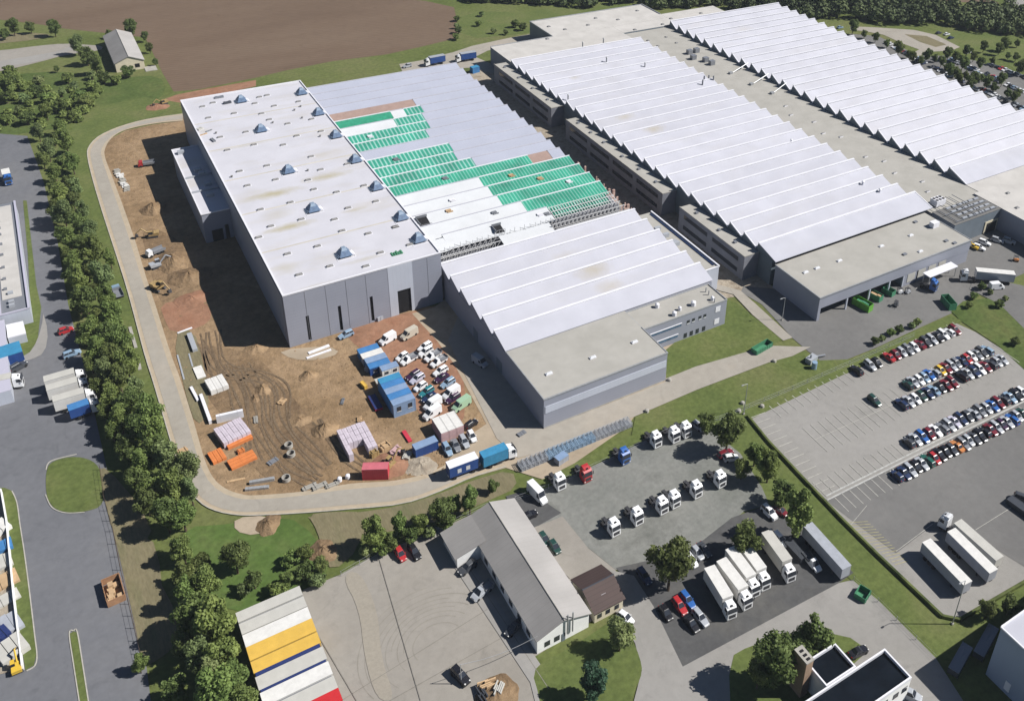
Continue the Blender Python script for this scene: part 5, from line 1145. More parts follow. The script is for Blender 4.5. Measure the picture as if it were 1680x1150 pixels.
skip('long green skip on the path beside the lawn, opposite the office block', *g(1250,570,.8), R_(8), 7.0, 'skip_green', 1.7)
skip('bright green compactor skip sticking out of the dock row, largest one', *g(*T(1260,290,615,830),1.2), R_(-80), 6.4, 'skip_bright', 2.6, 2.5, fill='skip_green')
skip('pale green skip at the dock, right of the bright green one', *g(*T(1260,290,700,775),1.2), R_(-80), 4.4, 'skip_green', 2.2, 2.3, fill='timber')
skip('dark green skip at the dock beside the dark gate', *g(*T(1260,290,785,745),1.0), R_(-80), 4.0, 'skip_green', 2.0, 2.3)
skip('tall green skip standing alone at the grass corner of the loading yard', *g(*T(1260,290,1175,820),1.2), R_(70), 5.6, 'skip_green', 2.6, 2.6)
skip('square pale green bin at the end of the service road', *g(1415,974,.9), R_(20), 3.0, 'skip_green', 1.6, 2.6)
# forklifts and small machines in the loading yard
def forklift(lab, px, rz, col, group=None):
    x, y = g(*px, .6); r = thing('forklift', lab, 'forklift', (x,y,0), rz, group)
    mb = MB(); mb.stations([(-1.2,.55,.5,.3,1.1),(-.4,.6,.55,.25,1.1),(.6,.6,.55,.25,.7)]); mb.build('body', M[col], r)
    mb = MB(); 
    for sx in (-.9,.5):
        for sy in (-.5,.5): mb.tube((sx,sy,.7),(sx*.8,sy,2.0),.04,4)
    mb.box(-.8,.5,-.55,.55,2.0,2.08); mb.build('overhead_guard', M['chassis'], r)
    mb = MB(); mb.box(.65,.75,-.45,-.35,.1,2.3); mb.box(.65,.75,.35,.45,.1,2.3); mb.box(.75,1.9,-.4,-.28,.1,.16); mb.box(.75,1.9,.28,.4,.1,.16); mb.build('mast', M['chassis'], r)
    for sx in (-.8,.4):
        for sy in (-1,1): mb = MB(); mb.wheel(sx, sy*.55, .26, .2, 10); mb.build('wheel', M['rubber'], r)
forklift('dark forklift on the open asphalt of the loading yard', T(1260,290,830,835), R_(200), 'p_dark_grey')
forklift('grey forklift beside the dark gate of the dock', T(1260,290,905,750), R_(180), 'p_silver')
forklift('white forklift right of the dock skips', T(1260,290,855,750), R_(160), 'p_white')
forklift('orange forklift at the far end of the loading yard', T(1260,290,1610,540), R_(120), 'p_orange')
# excavators
def digger(lab, px, rz, col='digger', s=1.0, group='machines on the building site', boom=1.0):
    x, y = g(*px, 1.0); r = thing('excavator', lab, 'excavator', (x,y,0), rz, group); r.scale = (s,s,s)
    for sy in (-1,1):
        mb = MB(); mb.prof([(-1.9,.45),(-1.6,.05),(1.6,.05),(1.9,.45),(1.6,.85),(-1.6,.85)], sy*1.1-.28, sy*1.1+.28); mb.build('track', M['chassis'], r)
    mb = MB(); mb.box(-.7,.7,-.8,.8,.4,1.0); mb.box(-2.2,1.3,-1.2,1.2,1.0,1.7); mb.box(-2.3,-.5,-1.2,1.2,1.7,2.1); mb.build('upper_body', M[col], r)
    mb = MB(); mb.box(-.1,1.3,.25,1.2,1.7,2.8); c_ = mb.build('cab', M['glass'], r); mb = MB(); mb.box(-.15,1.35,.2,1.25,2.8,2.9); mb.build('cab_roof', M[col], c_)
    mb = MB(); e = (3.4*boom,-.2,4.0); f = (5.6*boom,-.2,2.2); mb.tube((1.0,-.2,1.5),e,.24,5); mb.tube(e,f,.2,5); mb.build('boom', M[col], r)
    mb = MB(); mb.prof([(f[0],f[2]+.1),(f[0]+.3,f[2]-1.2),(f[0]-.9,f[2]-1.2),(f[0]-.7,f[2]-.4)], -.7, .3); mb.build('bucket', M['chassis'], r)
    return r
digger('pale yellow excavator on bare earth between spoil heap and the rubble', T(180,240,310,640,.2262), R_(170), s=.9)
digger('yellow excavator nearest the ring road beside the red spoil', T(180,240,350,1020,.2262), R_(-60), s=1.0)
digger('grey excavator in the middle of the spoil heaps by the ring road', T(180,240,340,860,.2262), R_(10), 'p_silver', .9)
digger('yellow excavator working on the timber pile behind the red container', T(420,570,870,760), R_(30), s=.9)
digger('small yellow excavator far behind the road bend near the field', (268,168), R_(200), s=.8)
digger('yellow digger parked at the corner of the middle hall', T(1260,290,1345,455), R_(100), 'p_yellow', .7, None)
digger('yellow loader in the storage yard at the white wall', (27,1092), R_(90), 'p_yellow', .7, None)
def dumper(lab, px, rz, col):
    x, y = g(*px, .8); r = thing('dump_truck', lab, 'dump truck', (x,y,0), rz)
    mb = MB(); mb.box(-2.8,2.8,-.5,.5,.6,.95); mb.build('chassis', M['chassis'], r)
    mb = MB(); mb.stations([(1.2,1.1,1.05,.7,2.4),(2.4,1.1,1.0,.6,2.3),(2.8,1.05,.95,.6,1.4)]); c_ = mb.build('cab', M[col], r)
    mb = MB(); mb.hexa([(2.62,-.9,1.5),(2.7,-.9,1.45),(2.7,.9,1.45),(2.62,.9,1.5)],[(2.42,-.85,2.15),(2.48,-.85,2.15),(2.48,.85,2.15),(2.42,.85,2.15)]); mb.build('windscreen', M['glass'], c_)
    mb = MB(); mb.box(-3,1,-1.2,1.2,1.0,1.1); mb.box(-3,1,-1.2,-1.1,1.1,1.9); mb.box(-3,1,1.1,1.2,1.1,1.9); mb.box(.9,1,-1.1,1.1,1.1,2.1); mb.build('tipper_body', M['p_grey'], r)
    for x_ in (-2,-.8,1.9):
        for s in (-1,1): mb = MB(); mb.wheel(x_, s*1.0, .5, .4, 12); mb.build('wheel', M['rubber'], r)
dumper('white dump truck between the spoil heaps beside the ring road', T(180,240,330,770,.2262), R_(200), 'p_white')
dumper('red cabbed dump truck at the edge of the tall hall shadow', T(180,240,265,130,.2262), R_(175), 'p_red')
dumper('blue and white site lorry on the grass outside the ring road', (193,480), R_(95), 'p_light_blue')

# ------------------------------------------------------------------ site cabins and containers
GC = 'stacked site cabins along the red soil parking'
lst = [(15.2,-14.3,5.8,2.4,2.7,'cabin_blue','cabin_blue','dark blue site cabin at the top end of the cabin row'),
 (15.4,-16.8,6.0,2.4,2.7,'cabin_white','cabin_grey','white roofed site cabin, second in the cabin row'),
 (15.6,-19.3,5.9,2.4,2.7,'cabin_slate','cabin_blue','slate blue site cabin, third in the cabin row'),
 (15.6,-21.8,5.9,2.4,2.6,'cabin_blue','cabin_dark','deep blue site cabin, fourth in the cabin row'),
 (17.6,-24.4,4.8,2.4,2.7,'cabin_slate','cabin_white','short white sided cabin in the cabin row'),
 (15.6,-27.2,5.8,2.4,1.3,'roof_beige','timber','low beige pallet box between the two cabin groups'),]
for x,y,L,W,H,tp_,sd_,lab in lst: container('site_cabin', lab, 'site cabin', x+2.9, y, 0, L, W, H, tp_, sd_, GC, extra='cabin' if H>2 else None)
lst = [(18.4,-30.9,6.0,2.35,4.2,'tarp_lt','cabin_blue','bright blue roofed cabin stack, first of the tall group'),
 (18.4,-33.3,6.0,2.35,4.2,'cabin_blue','cabin_blue','blue cabin stack, second of the tall group'),
 (18.4,-35.7,6.0,2.35,4.2,'cabin_slate','cabin_blue','pale blue roofed cabin stack, third of the tall group'),
 (18.4,-38.1,6.0,2.35,4.2,'cabin_blue','cabin_blue','blue cabin stack, fourth of the tall group'),
 (18.4,-40.6,6.0,2.4,4.2,'cabin_slate','cabin_slate','slate blue cabin stack with windows, nearest end of the tall group')]
for i,(x,y,L,W,H,tp_,sd_,lab) in enumerate(lst): container('site_cabin', lab, 'site cabin', x, y, 0, L, W, H, tp_, sd_, GC, ribs=False, extra='cabin' if i==4 else 'door')
container('open_box','low dark red framed box in the shade left of the blue cabin stacks','box',13.0,-34.2,R_(90),6,2.0,.9,'navy','cabin_red',ribs=False)
container('yellow_box','small yellow box at the left side of the pallet box','box',12.6,-26.2,R_(100),2.6,.9,1.2,'roof_yellow','roof_yellow',ribs=False)
for i in range(3):
    container('shipping_container','cream' if 0 else ['cream roofed pink sided container, leftmost of three side by side','cream roofed pink sided container, middle of three side by side','cream roofed pink sided container, rightmost of three side by side'][i],'container',23.5+i*2.05,-53.2,R_(90),6.2,2.0,3.3,'cabin_white','cabin_pink','three cream containers side by side',extra='door')
x0_, y0_ = g(*T(420,570,1025,650), 2.6); x1_, y1_ = g(*T(420,570,1175,600), 2.6)
container('shipping_container','blue container with grey roof alone by the four cars','container',(x0_+x1_)/2,(y0_+y1_)/2,0.03,6.0,2.3,2.9,'cabin_slate','cabin_dark',extra='door')
x0_, y0_ = g(*T(420,570,705,800), 3.2); x1_, y1_ = g(*T(420,570,870,795), 3.2)
container('shipping_container','bright red container at the edge of the ring road','container',(x0_+x1_)/2,(y0_+y1_)/2+1.2,math.atan2(y1_-y0_,x1_-x0_),6.1,2.4,3.5,'red_top','cabin_red',extra='door')
# wrapped panel bundles: two blocks
def bundles(lab, x0, y0, nx, ny, dx, dy, h, rot, mt='wrap', gap=.05, hf=None):
    r = thing('panel_bundle', lab, 'building material', (x0,y0,0), rot)
    for j in range(ny):
        mb = MB()
        for i in range(nx):
            if hf and not hf(i,j):
                if mb.v: mb.build('bundle_row', M[mt], r); mb = MB()
                continue
            hh = h*(1-.02*((i*3+j*5)%4))
            mb.box(i*dx+gap,(i+1)*dx-gap,-(j+1)*dy+gap,-j*dy-gap,0,hh)
            mb.box(i*dx+dx*.45,i*dx+dx*.55,-(j+1)*dy+gap-.02,-j*dy-gap+.02,hh,hh+.03)
        if mb.v: mb.build('bundle_row', M[mt], r)
    return r
bundles('large block of pale pink film wrapped bundles beside the blue container', .6,-41.3,6,5,1.2,2.0,2.4,0.0, hf=lambda i,j: not (j>=3 and 1<=i<=3))
x, y = g(*T(320,660,215,330,.1392), 1.5)
bundles('block of pale pink wrapped bundles behind the orange boards', x, y, 6, 3, 1.15, 2.2, 2.0, R_(10))
x, y = g(*T(320,660,350,480,.1392), .8)
bundles('upper stack of orange formwork boards beside the bundles', x, y, 1, 3, 6.2, .75, 1.0, R_(8), 'orange_board')
x, y = g(*T(320,660,370,690,.1392), .8)
bundles('lower stack of orange formwork boards near the ring road', x, y, 1, 3, 6.3, 1.1, .9, R_(8), 'orange_board')
x, y = g(*T(320,660,140,600,.1392), .8)
bundles('square stack of bright red orange boards at the ring road kerb', x, y, 3, 1, 1.1, 4.2, .9, R_(8), 'orange_board')
x, y = g(*T(280,530,425,745,.1305), .8)
bundles('three long white slab stacks side by side on the site', x, y, 3, 1, 1.55, 5.6, 1.6, R_(6), 'cabin_white')
def beam(lab, pts, w_, h, mt, cat='beam', name='concrete_beam', z=0, grp=None):
    a_, b_ = g(*pts[0], h), g(*pts[1], h); L = math.hypot(b_[0]-a_[0], b_[1]-a_[1]); r = MB()
    r.prof([(0,0),(L,0),(L,h),(0,h)], -w_/2, w_/2); r.box(L*.15,L*.17,-w_/2-.02,w_/2+.02,0,h+.05); r.box(L*.8,L*.82,-w_/2-.02,w_/2+.02,0,h+.05)
    o = r.build(name, M[mt]); o.location = (a_[0],a_[1],z); o.rotation_euler = (0,0,math.atan2(b_[1]-a_[1],b_[0]-a_[0])); tag(o, lab, cat, grp)
BG = 'beams laid out on the site'
beam('long white beam upright edge beside the slab stacks, longest one', ((329,646),(345,690)), .8, 1.2, 'flash', grp=BG)
beam('short white beam left of the longest one', ((313,634),(325,656)), .7, .7, 'flash', grp=BG)
beam('white mottled beam at the top of the scrubby grass patch', ((310,546),(320,573)), 1.3, 1.0, 'p_silver', grp=BG)
beam('thin white beam lying across the red soil edge', ((291,546),(315,537)), .5, .4, 'flash', grp=BG)
beam('white slab lying in the scrubby grass above the slab stacks', ((323,601),(331,619)), 2.2, .5, 'cabin_white', grp=BG)
beam('thin grey rail left of the white slab, upper one', ((310,580),(316,601)), .4, .3, 'p_silver', grp=BG)
beam('thin grey rail along the road verge', ((291,582),(302,622)), .4, .3, 'p_silver', grp=BG)
beam('white beam bent across the top of the pink bundles', ((354,682),(398,672)), .8, 2.4, 'flash', grp=BG)
beam('grey beam at the road bend, upper of two', ((409,790),(450,783)), .8, .9, 'steel', grp=BG)
beam('grey beam at the road bend, lower of two', ((402,801),(441,797)), .8, .7, 'steel', grp=BG)
beam('pale plank bundle below the orange boards', ((372,790),(402,784)), .6, .3, 'timber', grp=BG)
beam('white panel by the tall hall wall, upper one', ((506,579),(540,566)), 1.0, .4, 'flash', grp=BG)
beam('white panel by the tall hall wall, lower one', ((503,587),(543,573)), .7, .4, 'flash', grp=BG)
beam('long white slab on the grass verge outside the ring road, upper', ((213,536),(223,570)), .8, .3, 'conc', grp=BG)
beam('mottled white slab on the grass verge outside the ring road, lower', ((225,585),(229,606)), 1.0, .3, 'conc', grp=BG)
beam('rusty frame between the cabins and the blue container', ((662,706),(673,723)), 1.0, .6, 'cabin_red', grp=BG)
# more loose things on the building site
for i,(px,L,W,h,mt,rz,lab) in enumerate([((508,800),3.4,1.2,.5,'conc',4,'pale concrete slab row at the ring road, leftmost of three'),((525,799),3.4,1.2,.6,'conc',6,'pale concrete slab row at the ring road, middle of three'),((545,797),3.0,1.2,.5,'conc',2,'pale concrete slab row at the ring road, rightmost of three'),
  ((632,735),2.6,2.2,1.2,'timber',12,'timber crate pile right of the pink bundles'),((650,742),3.0,2.0,.9,'cabin_pink',30,'pinkish board heap between pink bundles and blue container'),((668,750),2.4,1.8,.8,'roof_beige',50,'pale board heap just behind the red container end'),((614,748),2.0,1.4,1.6,'digger',10,'orange machine box below the pink bundles'),
  ((600,577),2.2,1.6,1.0,'p_grey',20,'grey tool crate near the tall hall wall by the dark slots'),((628,522),4.2,1.6,1.4,'cabin_grey',16,'grey slatted stack against the tall hall wall'),((590,690),2.0,1.2,.6,'timber',70,'short plank stack on open dirt below the cabins'),((562,660),2.4,.8,.4,'p_grey',60,'grey pipe bundle on open dirt left of the cabins'),
  ((300,742),2.2,1.6,.8,'timber',10,'small crate at the ring road verge by the bend'),((463,660),2.2,1.6,.5,'timber',40,'plank heap beside the wheel tracks'),((605,608),1.8,1.4,1.4,'p_silver',10,'white drum crate left of the short cabin'),((420,690),2.6,1.0,.4,'conc',80,'thin concrete slab right of the pink bundles by the bend'),((330,655),2.4,1.0,.5,'p_dark_grey',95,'dark steel bundle left of the long white beam'),((448,758),2.6,1.4,.4,'p_grey',20,'grey mesh stack by the well rings'),((395,742),1.6,1.4,.8,'orange_board',8,'small orange board stack right of the square red stack')]):
    x, y = g(*px); mb = MB(); random.seed(i)
    for q in range(4):
        o1 = random.uniform(-.15,.15); mb.box(-L/2+o1,L/2+o1,-W/2+q*W/4+.03,-W/2+(q+1)*W/4-.03,0,h*random.uniform(.6,1))
    mb.box(-L*.3,-L*.3+.12,-W/2-.03,W/2+.03,0,h+.03); mb.box(L*.3,L*.3+.12,-W/2-.03,W/2+.03,0,h+.03)
    o = mb.build('material_stack', M[mt]); o.location = (x,y,.15); o.rotation_euler = (0,0,R_(rz)); tag(o, lab, 'stack', 'material stacks on the building site')
# white pallet clutter
rk = thing('rubble_pile','white and grey rubble strip between ring road and spoil, far end','rubble',(0,0,0)); random.seed(21)
for q in range(5):
    mb = MB()
    for i in range(9):
        x, y = g(192+q*4+random.uniform(-2,5), 284+q*7+random.uniform(-3,3)); s_ = random.uniform(.4,.9); mb.box(x-s_,x+s_,y-s_*.6,y+s_*.6,0,random.uniform(.3,1.0))
    mb.build('slab_heap', M['cabin_white' if q%2 else 'conc'], rk)
# heaps of earth
def heap(lab, px, r_, h, mt='dirt', name='earth_heap', sx=1.0, seed=1):
    random.seed(seed); mb = MB(); vs = []; fs = []; NR, NA = 9, 26
    ph = [random.uniform(0,6.28) for _ in range(6)]
    for i in range(NR+1):
        for j in range(NA):
            t_ = i/NR; a_ = 2*math.pi*j/NA; rr = r_*t_*(1+.10*math.sin(2*a_+ph[0])+.07*math.sin(3*a_+ph[1])+.05*math.sin(7*a_+ph[2]))
            z = h*(1-t_)**1.1*(1+.10*math.sin(5*a_+ph[3]+4*t_)) + random.uniform(-.035,.035)*h*(1 if 0<i<NR else 0)
            vs.append((rr*math.cos(a_)*sx, rr*math.sin(a_), max(z,-.05) if i<NR else -.1))
    for i in range(NR):
        for j in range(NA): fs.append((i*NA+j,(i+1)*NA+j,(i+1)*NA+(j+1)%NA,i*NA+(j+1)%NA))
    mb.add(vs, fs); o = mb.build(name, M[mt]); x, y = g(*px); o.location = (x,y,.09); tag(o, lab, 'heap', 'heaps of earth on the site')
heap('big grey brown earth heap at the edge of the hall shadow', (251,344), 4.6, 2.6, 'dark_soil', seed=2)
heap('small round earth heap left of the cabins, upper one', (506,617), 2.6, 1.5, seed=3)
heap('round earth heap left of the pink bundles', (533,706), 3.4, 2.3, seed=4)
heap('long pale heap beside the wheel tracks', (431,640), 2.8, 1.4, 'dirt', sx=.8, seed=5)
heap('broad spoil heap behind the machines', (283,430), 7.5, 2.6, 'dark_soil', sx=.8, seed=6)
heap('spoil heap between the machines and the hall shadow', (310,455), 6.5, 2.0, 'dark_soil', seed=7)
heap('low reddish spoil heap at the foot of the machine row', (315,492), 5.0, 1.2, 'red_soil', seed=8)
heap('sandy heap in the middle of the dirt site', (492,690), 3.0, .8, 'dirt', seed=9)
heap('brown heap behind the red container', (640,765), 4.6, 1.6, 'red_soil', seed=10)
heap('low rubble heap between the containers and ring road', (690,765), 4.0, .9, 'rubble', seed=12)
heap('low brown heap at the tall hall shadow corner', (420,572), 3.4, 1.2, 'dirt', seed=13)
heap('dark trench spoil beside the wheel tracks', (418,655), 2.2, .8, 'dark_soil', sx=.5, seed=14)
heap('brown mound on the green plot below the ring road', (440,862), 3.0, 1.4, 'dark_soil', seed=15)
heap('orange dirt mound near the field corner', (258,176), 4.5, 1.0, 'red_soil', seed=16)
for i,(px, lab) in enumerate([((474,734),'concrete well ring on the dirt, upper one'),((478,748),'concrete well ring on the dirt, lower one'),((470,788),'concrete well ring near the ring road by grey slabs')]):
    x, y = g(*px); r = thing('well_ring', lab, 'concrete ring', (x,y,0), 0, 'concrete rings on the site'); mb = MB(); n = 18
    vs = []; 
    for rr, z in ((1.0,0),(1.0,1.2),(.8,1.2),(.8,0.1)): vs += [(rr*math.cos(2*math.pi*k/n), rr*math.sin(2*math.pi*k/n), z) for k in range(n)]
    fs = [(q*n+k, q*n+(k+1)%n, (q+1)*n+(k+1)%n, (q+1)*n+k) for q in range(3) for k in range(n)]
    mb.add(vs, fs); mb.build('shell', M['conc'], r); mb = MB(); mb.tube((0,0,.05),(0,0,.2),.8,n); mb.build('bottom', M['black'], r)
for i,(p, lab) in enumerate([((545,870),'round white bollard drum left of the red container, left one'),((598,852),'round white bollard drum left of the red container, right one')]):
    x, y = g(*T(420,570,*p)); mb = MB(); mb.tube((0,0,0),(0,0,1.1),.55,12); mb.tube((0,0,1.1),(0,0,1.3),.55,12,.3); o = mb.build('white_drum', M['flash']); o.location = (x,y,0); tag(o, lab, 'drum', 'white drums')
# scattered earth clods and puddles of rubble: one uncountable cover
random.seed(33); mb = MB()
poly = [(300,560),(400,640),(480,780),(600,780),(690,740)]
for i in range(800):
    a_ = random.choice([((235,360),(345,520)),((300,570),(560,790)),((600,735),(730,785)),((200,220),(290,330)),((560,560),(640,740))])
    px, py = random.uniform(a_[0][0],a_[1][0]), random.uniform(a_[0][1],a_[1][1])
    if px < 190+ (py-230)*.29: continue
    if px < 372 and py > 700: continue
    x, y = g(px,py); s_ = random.uniform(.05,.22)
    if x > -0.5 and x < 47 and y > -1: continue
    mb.tube((x-s_,y,.12),(x+s_,y+s_*.4,.12+s_*.7),s_,5,s_*.5)
struct(mb.build('earth_clods', M['dirt']), 'stuff')['label'] = 'loose clods scattered over the site'
# ------------------------------------------------------------------ smaller buildings
def gable_house(t, x0, x1, y0, y1, he, hr, mtL, mtR, wall, front='y', ov=.4, ridge_mt='conc'):
    """ridge along y"""
    xm = (x0+x1)/2
    mb = MB(); mb.prof([(x0,0),(x1,0),(x1,he),(xm,hr-.15),(x0,he)], y0, y1); mb.build('wall', M[wall], t)
    k = (hr-he)/(xm-x0)
    mb = MB(); mb.prof([(x0-ov,he-ov*k+.05),(xm,hr+.02),(xm,hr+.2),(x0-ov,he-ov*k+.25)], y0-ov, y1+ov); a_ = mb.build('roof', M[mtL], t)
    mb = MB(); mb.prof([(x1+ov,he-ov*k+.05),(x1+ov,he-ov*k+.25),(xm,hr+.2),(xm,hr+.02)], y0-ov, y1+ov); mb.build('roof', M[mtR], t)
    mb = MB(); mb.tube((xm,y0-ov-.02,hr+.2),(xm,y1+ov+.02,hr+.2),.16,6); mb.build('ridge_cap', M[ridge_mt], a_)
t = thing('long_workshop', 'long white workshop with grey fibre cement gable roof on the lower yard', 'workshop')
mb_x = lambda: None
gable_house(t, 16.3, 28.2, -120.0, -85.6, 4.3, 6.4, 'tile_shaded', 'tile_sunlit', 'render_white')
# side wing at the back
mb = MB(); mb.prof([(10.8,0),(16.3,0),(16.3,4.6),(10.8,3.4)], -93.2, -85.6); mb.build('wing_wall', M['render_white'], t)
mb = MB(); mb.prof([(10.2,3.35),(17.6,4.98),(17.6,5.16),(10.2,3.55)], -93.5, -85.2); mb.build('wing_roof', M['tile_shaded'], t)
for x_ in (18.0,20.2):
    mb = MB(); mb.box(x_,x_+1.2,-120.08,-120.01,1.0,2.4); mb.build('window', M['glass'], t)
for x_ in (23.0,24.2):
    mb = MB(); mb.tube((x_,-120.35,2.0),(x_,-120.35,7.6),.16,8); mb.build('stove_pipe', M['steel'], t)
mb = MB(); mb.box(21.9,22.7,-120.1,-120.01,.0,2.2); mb.build('door', M['dark_wall'], t)
for y_ in (-117,-113,-109,-105,-101,-97):
    mb = MB(); mb.box(16.22,16.29,y_,y_+1.6,1.4,2.8); mb.build('window', M['glass'], t)
t = thing('brown_roofed_house', 'small cream house with dark brown metal gable roof beside the workshop', 'house', (33.0,-115.3,0), R_(90))
gable_house(t, -4.6, 4.6, -3.6, 3.3, 3.2, 5.2, 'brown_roof', 'brown_roof', 'render_cream', ridge_mt='p_dark_grey')
for y_ in (-2.6,-.4,1.6):
    mb = MB(); mb.box(-4.68,-4.61,y_,y_+1.0,1.0,2.2); mb.build('window', M['glass'], t)
mb = MB(); mb.box(-2.4,-2.1,-.6,.5,4.25,4.4); mb.build('roof_light', M['flash'], t)
# striped roofs of parked container rows
cols = [('roof_beige',2.5),('p_grey',.4),('roof_beige',2.7),('p_beige',.2),('cabin_white',3.0),('roof_yellow',3.3),('p_dark_grey',.3),('roof_yellow',2.7),('navy',.9),('roof_beige',3.0),('navy',.6),('cabin_white',3.0),('p_grey',.45),('roof_beige',2.8),('roof_red',2.8)]
yy = -83.6; nm = {'roof_beige':'beige','cabin_white':'white','roof_yellow':'yellow','roof_red':'red'}; cnt = {}
CL = {('roof_beige',1):'beige trailer, uppermost of the striped row on the lower yard',('roof_beige',2):'beige trailer, second from the top of the striped row',('cabin_white',1):'white trailer just above the upper yellow one',('roof_yellow',1):'yellow trailer, upper of the two yellow ones',('roof_yellow',2):'yellow trailer, lower of the two yellow ones',
      ('roof_beige',3):'beige trailer just below the lower yellow one',('cabin_white',2):'white trailer between navy gap and the last beige one',('roof_beige',4):'beige trailer just above the red one',('roof_red',1):'red trailer at the lower end of the striped row'}
for c_, w_ in cols:
    if w_ > 1:
        cnt[c_] = cnt.get(c_,0)+1; y1_ = yy; y0_ = yy-w_
        tt = thing('parked_trailer', CL[(c_,cnt[c_])], 'trailer', (-26.4,(y0_+y1_)/2,0), 0, 'striped row of parked trailers')
        boxbody(tt, -6.3, 6.3, .9, 4.0, c_, c_, W=w_/2-.04)
        mb = MB(); mb.box(-6.2,6.2,-.5,.5,.6,.9); mb.build('chassis', M['chassis'], tt)
        for x_ in (-4.5,-3.2,5.0):
            for s in (-1,1): mb = MB(); mb.wheel(x_, s*(w_/2-.3), .45, .3, 12); mb.build('wheel', M['rubber'], tt)
        yy -= w_
    else:  # dark gaps and coloured lines between trailers drawn as solid strips
        yy -= w_
        tt = MB(); tt.box(-32.5,-20.4,yy+.03,yy+w_-.03,.0,4.04 if c_=='navy' else 3.7); o = tt.build('gap_strip', M[c_]); tag(o, {'p_grey':'dark grey','navy':'navy blue','p_beige':'thin beige','p_dark_grey':'charcoal'}[c_]+' filler strip in the gap %s the striped trailer row' % ['near the top of','high in','in the middle of','lower in','low in','near the bottom of','at the bottom of'][[i for i,q in enumerate([z for z in cols if z[1]<1]) if q is (c_,w_) or q==(c_,w_)][0]%7], 'cover')
# offices with dark roofs at the bottom
t = thing('dark_roofed_office', 'white office with black flat roof and pale parapet at the bottom edge', 'office block')
def flatroof(t, x0, x1, y0, y1, h, wall='render_white', roof='bitumen', par='flash', ph=.8, pt=.28):
    mb = MB(); mb.box(x0,x1,y0,y1,0,h-.3); mb.build('wall', M[wall], t)
    mb = MB(); mb.box(x0+.05,x1-.05,y0+.05,y1-.05,h-.3,h-.2); rf = mb.build('roof', M[roof], t)
    mb = MB(); mb.box(x0-.05,x1+.05,y0-.05,y0+pt,h-.3,h+ph-.3); mb.box(x0-.05,x1+.05,y1-pt,y1+.05,h-.3,h+ph-.3); mb.box(x0-.05,x0+pt,y0+pt,y1-pt,h-.3,h+ph-.3); mb.box(x1-pt,x1+.05,y0+pt,y1-pt,h-.3,h+ph-.3); mb.build('parapet', M[par], rf)
flatroof(t, 50, 73.4, -165.2, -158.2, 6.3)
for x_ in (66,69,71.4): mb = MB(); mb.box(x_,x_+1.4,-165.28,-165.21,3.4,4.8); mb.build('window', M['glass'], t)
t = thing('dark_roofed_annex', 'lower black roofed block beside the brick chimney at the bottom', 'office block')
flatroof(t, 58.0, 65.7, -158.0, -152.2, 6.3)
t = thing('brick_chimney', 'tall brown brick chimney with three flues beside the black roofs', 'chimney')
mb = MB(); mb.box(55.6,57.4,-154.4,-151.0,0,10.3); mb.build('stack', M['brick'], t)
mb = MB(); mb.box(55.5,57.5,-154.5,-150.9,10.3,10.6); c_ = mb.build('cap', M['conc'], t)
for y_ in (-153.8,-152.9,-151.9): mb = MB(); mb.box(56.1,56.9,y_-.25,y_+.25,10.6,10.7); mb.build('flue', M['black'], c_)
# white warehouse at the corner
t = thing('white_warehouse', 'tall pale warehouse at the lower right corner throwing a deep shadow', 'warehouse')
M['pale_wall'] = panel_mat('pale_blue_wall_panels', (0.30,0.36,0.47), (0.27,0.33,0.44), 'Y', 3.0, 0.02, 0.5, 0.06)
mb = MB(); mb.box(91.5,140,-215,-169.9,0,13.9); mb.build('wall', M['pale_wall'], t)
mb = MB(); mb.box(91.4,140.1,-215.1,-169.8,13.9,14.1); mb.build('roof', M['roof_slope'], t)
mb = MB(); mb.box(91.3,91.6,-215,-169.8,14.1,14.4); mb.box(91.6,140,-170.0,-169.7,14.1,14.4); mb.build('parapet', M['flash'], t)
for y_ in (-174,-182): mb = MB(); mb.box(91.40,91.49,y_-1.2,y_,1,3.4); mb.build('door', M['flash'], t)
x, y = g(1498,1133,1.6); car('silver','suv', *g(1493,1140,.8), R_(-60), 'silver off-roader at the front of the black roofed office')
# low trailers, shade put into dark paint so they sink into the shadow
container('low_trailer','low trailer painted dark to look shaded by the corner warehouse, lower one','trailer',*g(1575,1082,.9),R_(18),7.5,2.2,1.7,'p_grey','p_dark_grey','trailers in the warehouse shadow')
container('low_trailer','low trailer painted dark to look shaded by the corner warehouse, upper one','trailer',*g(1617,1053,.9),R_(18),8.5,2.2,1.7,'p_grey','p_dark_grey','trailers in the warehouse shadow')
# left edge building
t = thing('left_factory', 'long grey clad block with beige gravel roof at the left edge', 'factory block')
mb = MB(); mb.box(-90,-60.2,47,117,0,4.9); mb.build('wall', M['metal_wall_light'], t)
mb = MB(); mb.box(-90,-60.2,47,117,4.9,5.0); rf = mb.build('roof', M['p_grey'], t)
mb = MB(); mb.box(-66.5,-61.6,55,115,5.0,5.15); mb.build('gravel_field', M['roof_cream'], rf)
mb = MB(); mb.box(-60.6,-60.0,47,117,5.0,5.5); mb.box(-90,-60.6,46.9,47.3,5.0,5.4); mb.box(-67.4,-67,47.3,117,5.0,5.6); mb.build('parapet', M['p_lilac'], rf)
for y_ in (110,104,99,94.5,88,81,73,66,60): mb = MB(); mb.box(-65.9,-65,y_,y_+.8,5.15,5.7); mb.build('roof_vent', M['p_grey'], t)
for y_ in (50,52,57): mb = MB(); mb.box(-65,-63.6,y_,y_+1,5.0,5.8); mb.build('roof_unit', M['p_silver'], t)
t = thing('white_porch_roof', 'small white flat canopy building beside the left lawn', 'canopy')
c0 = [g(*T(0,290,*p),3) for p in ((40,965),(150,940),(170,1020),(50,1050))]
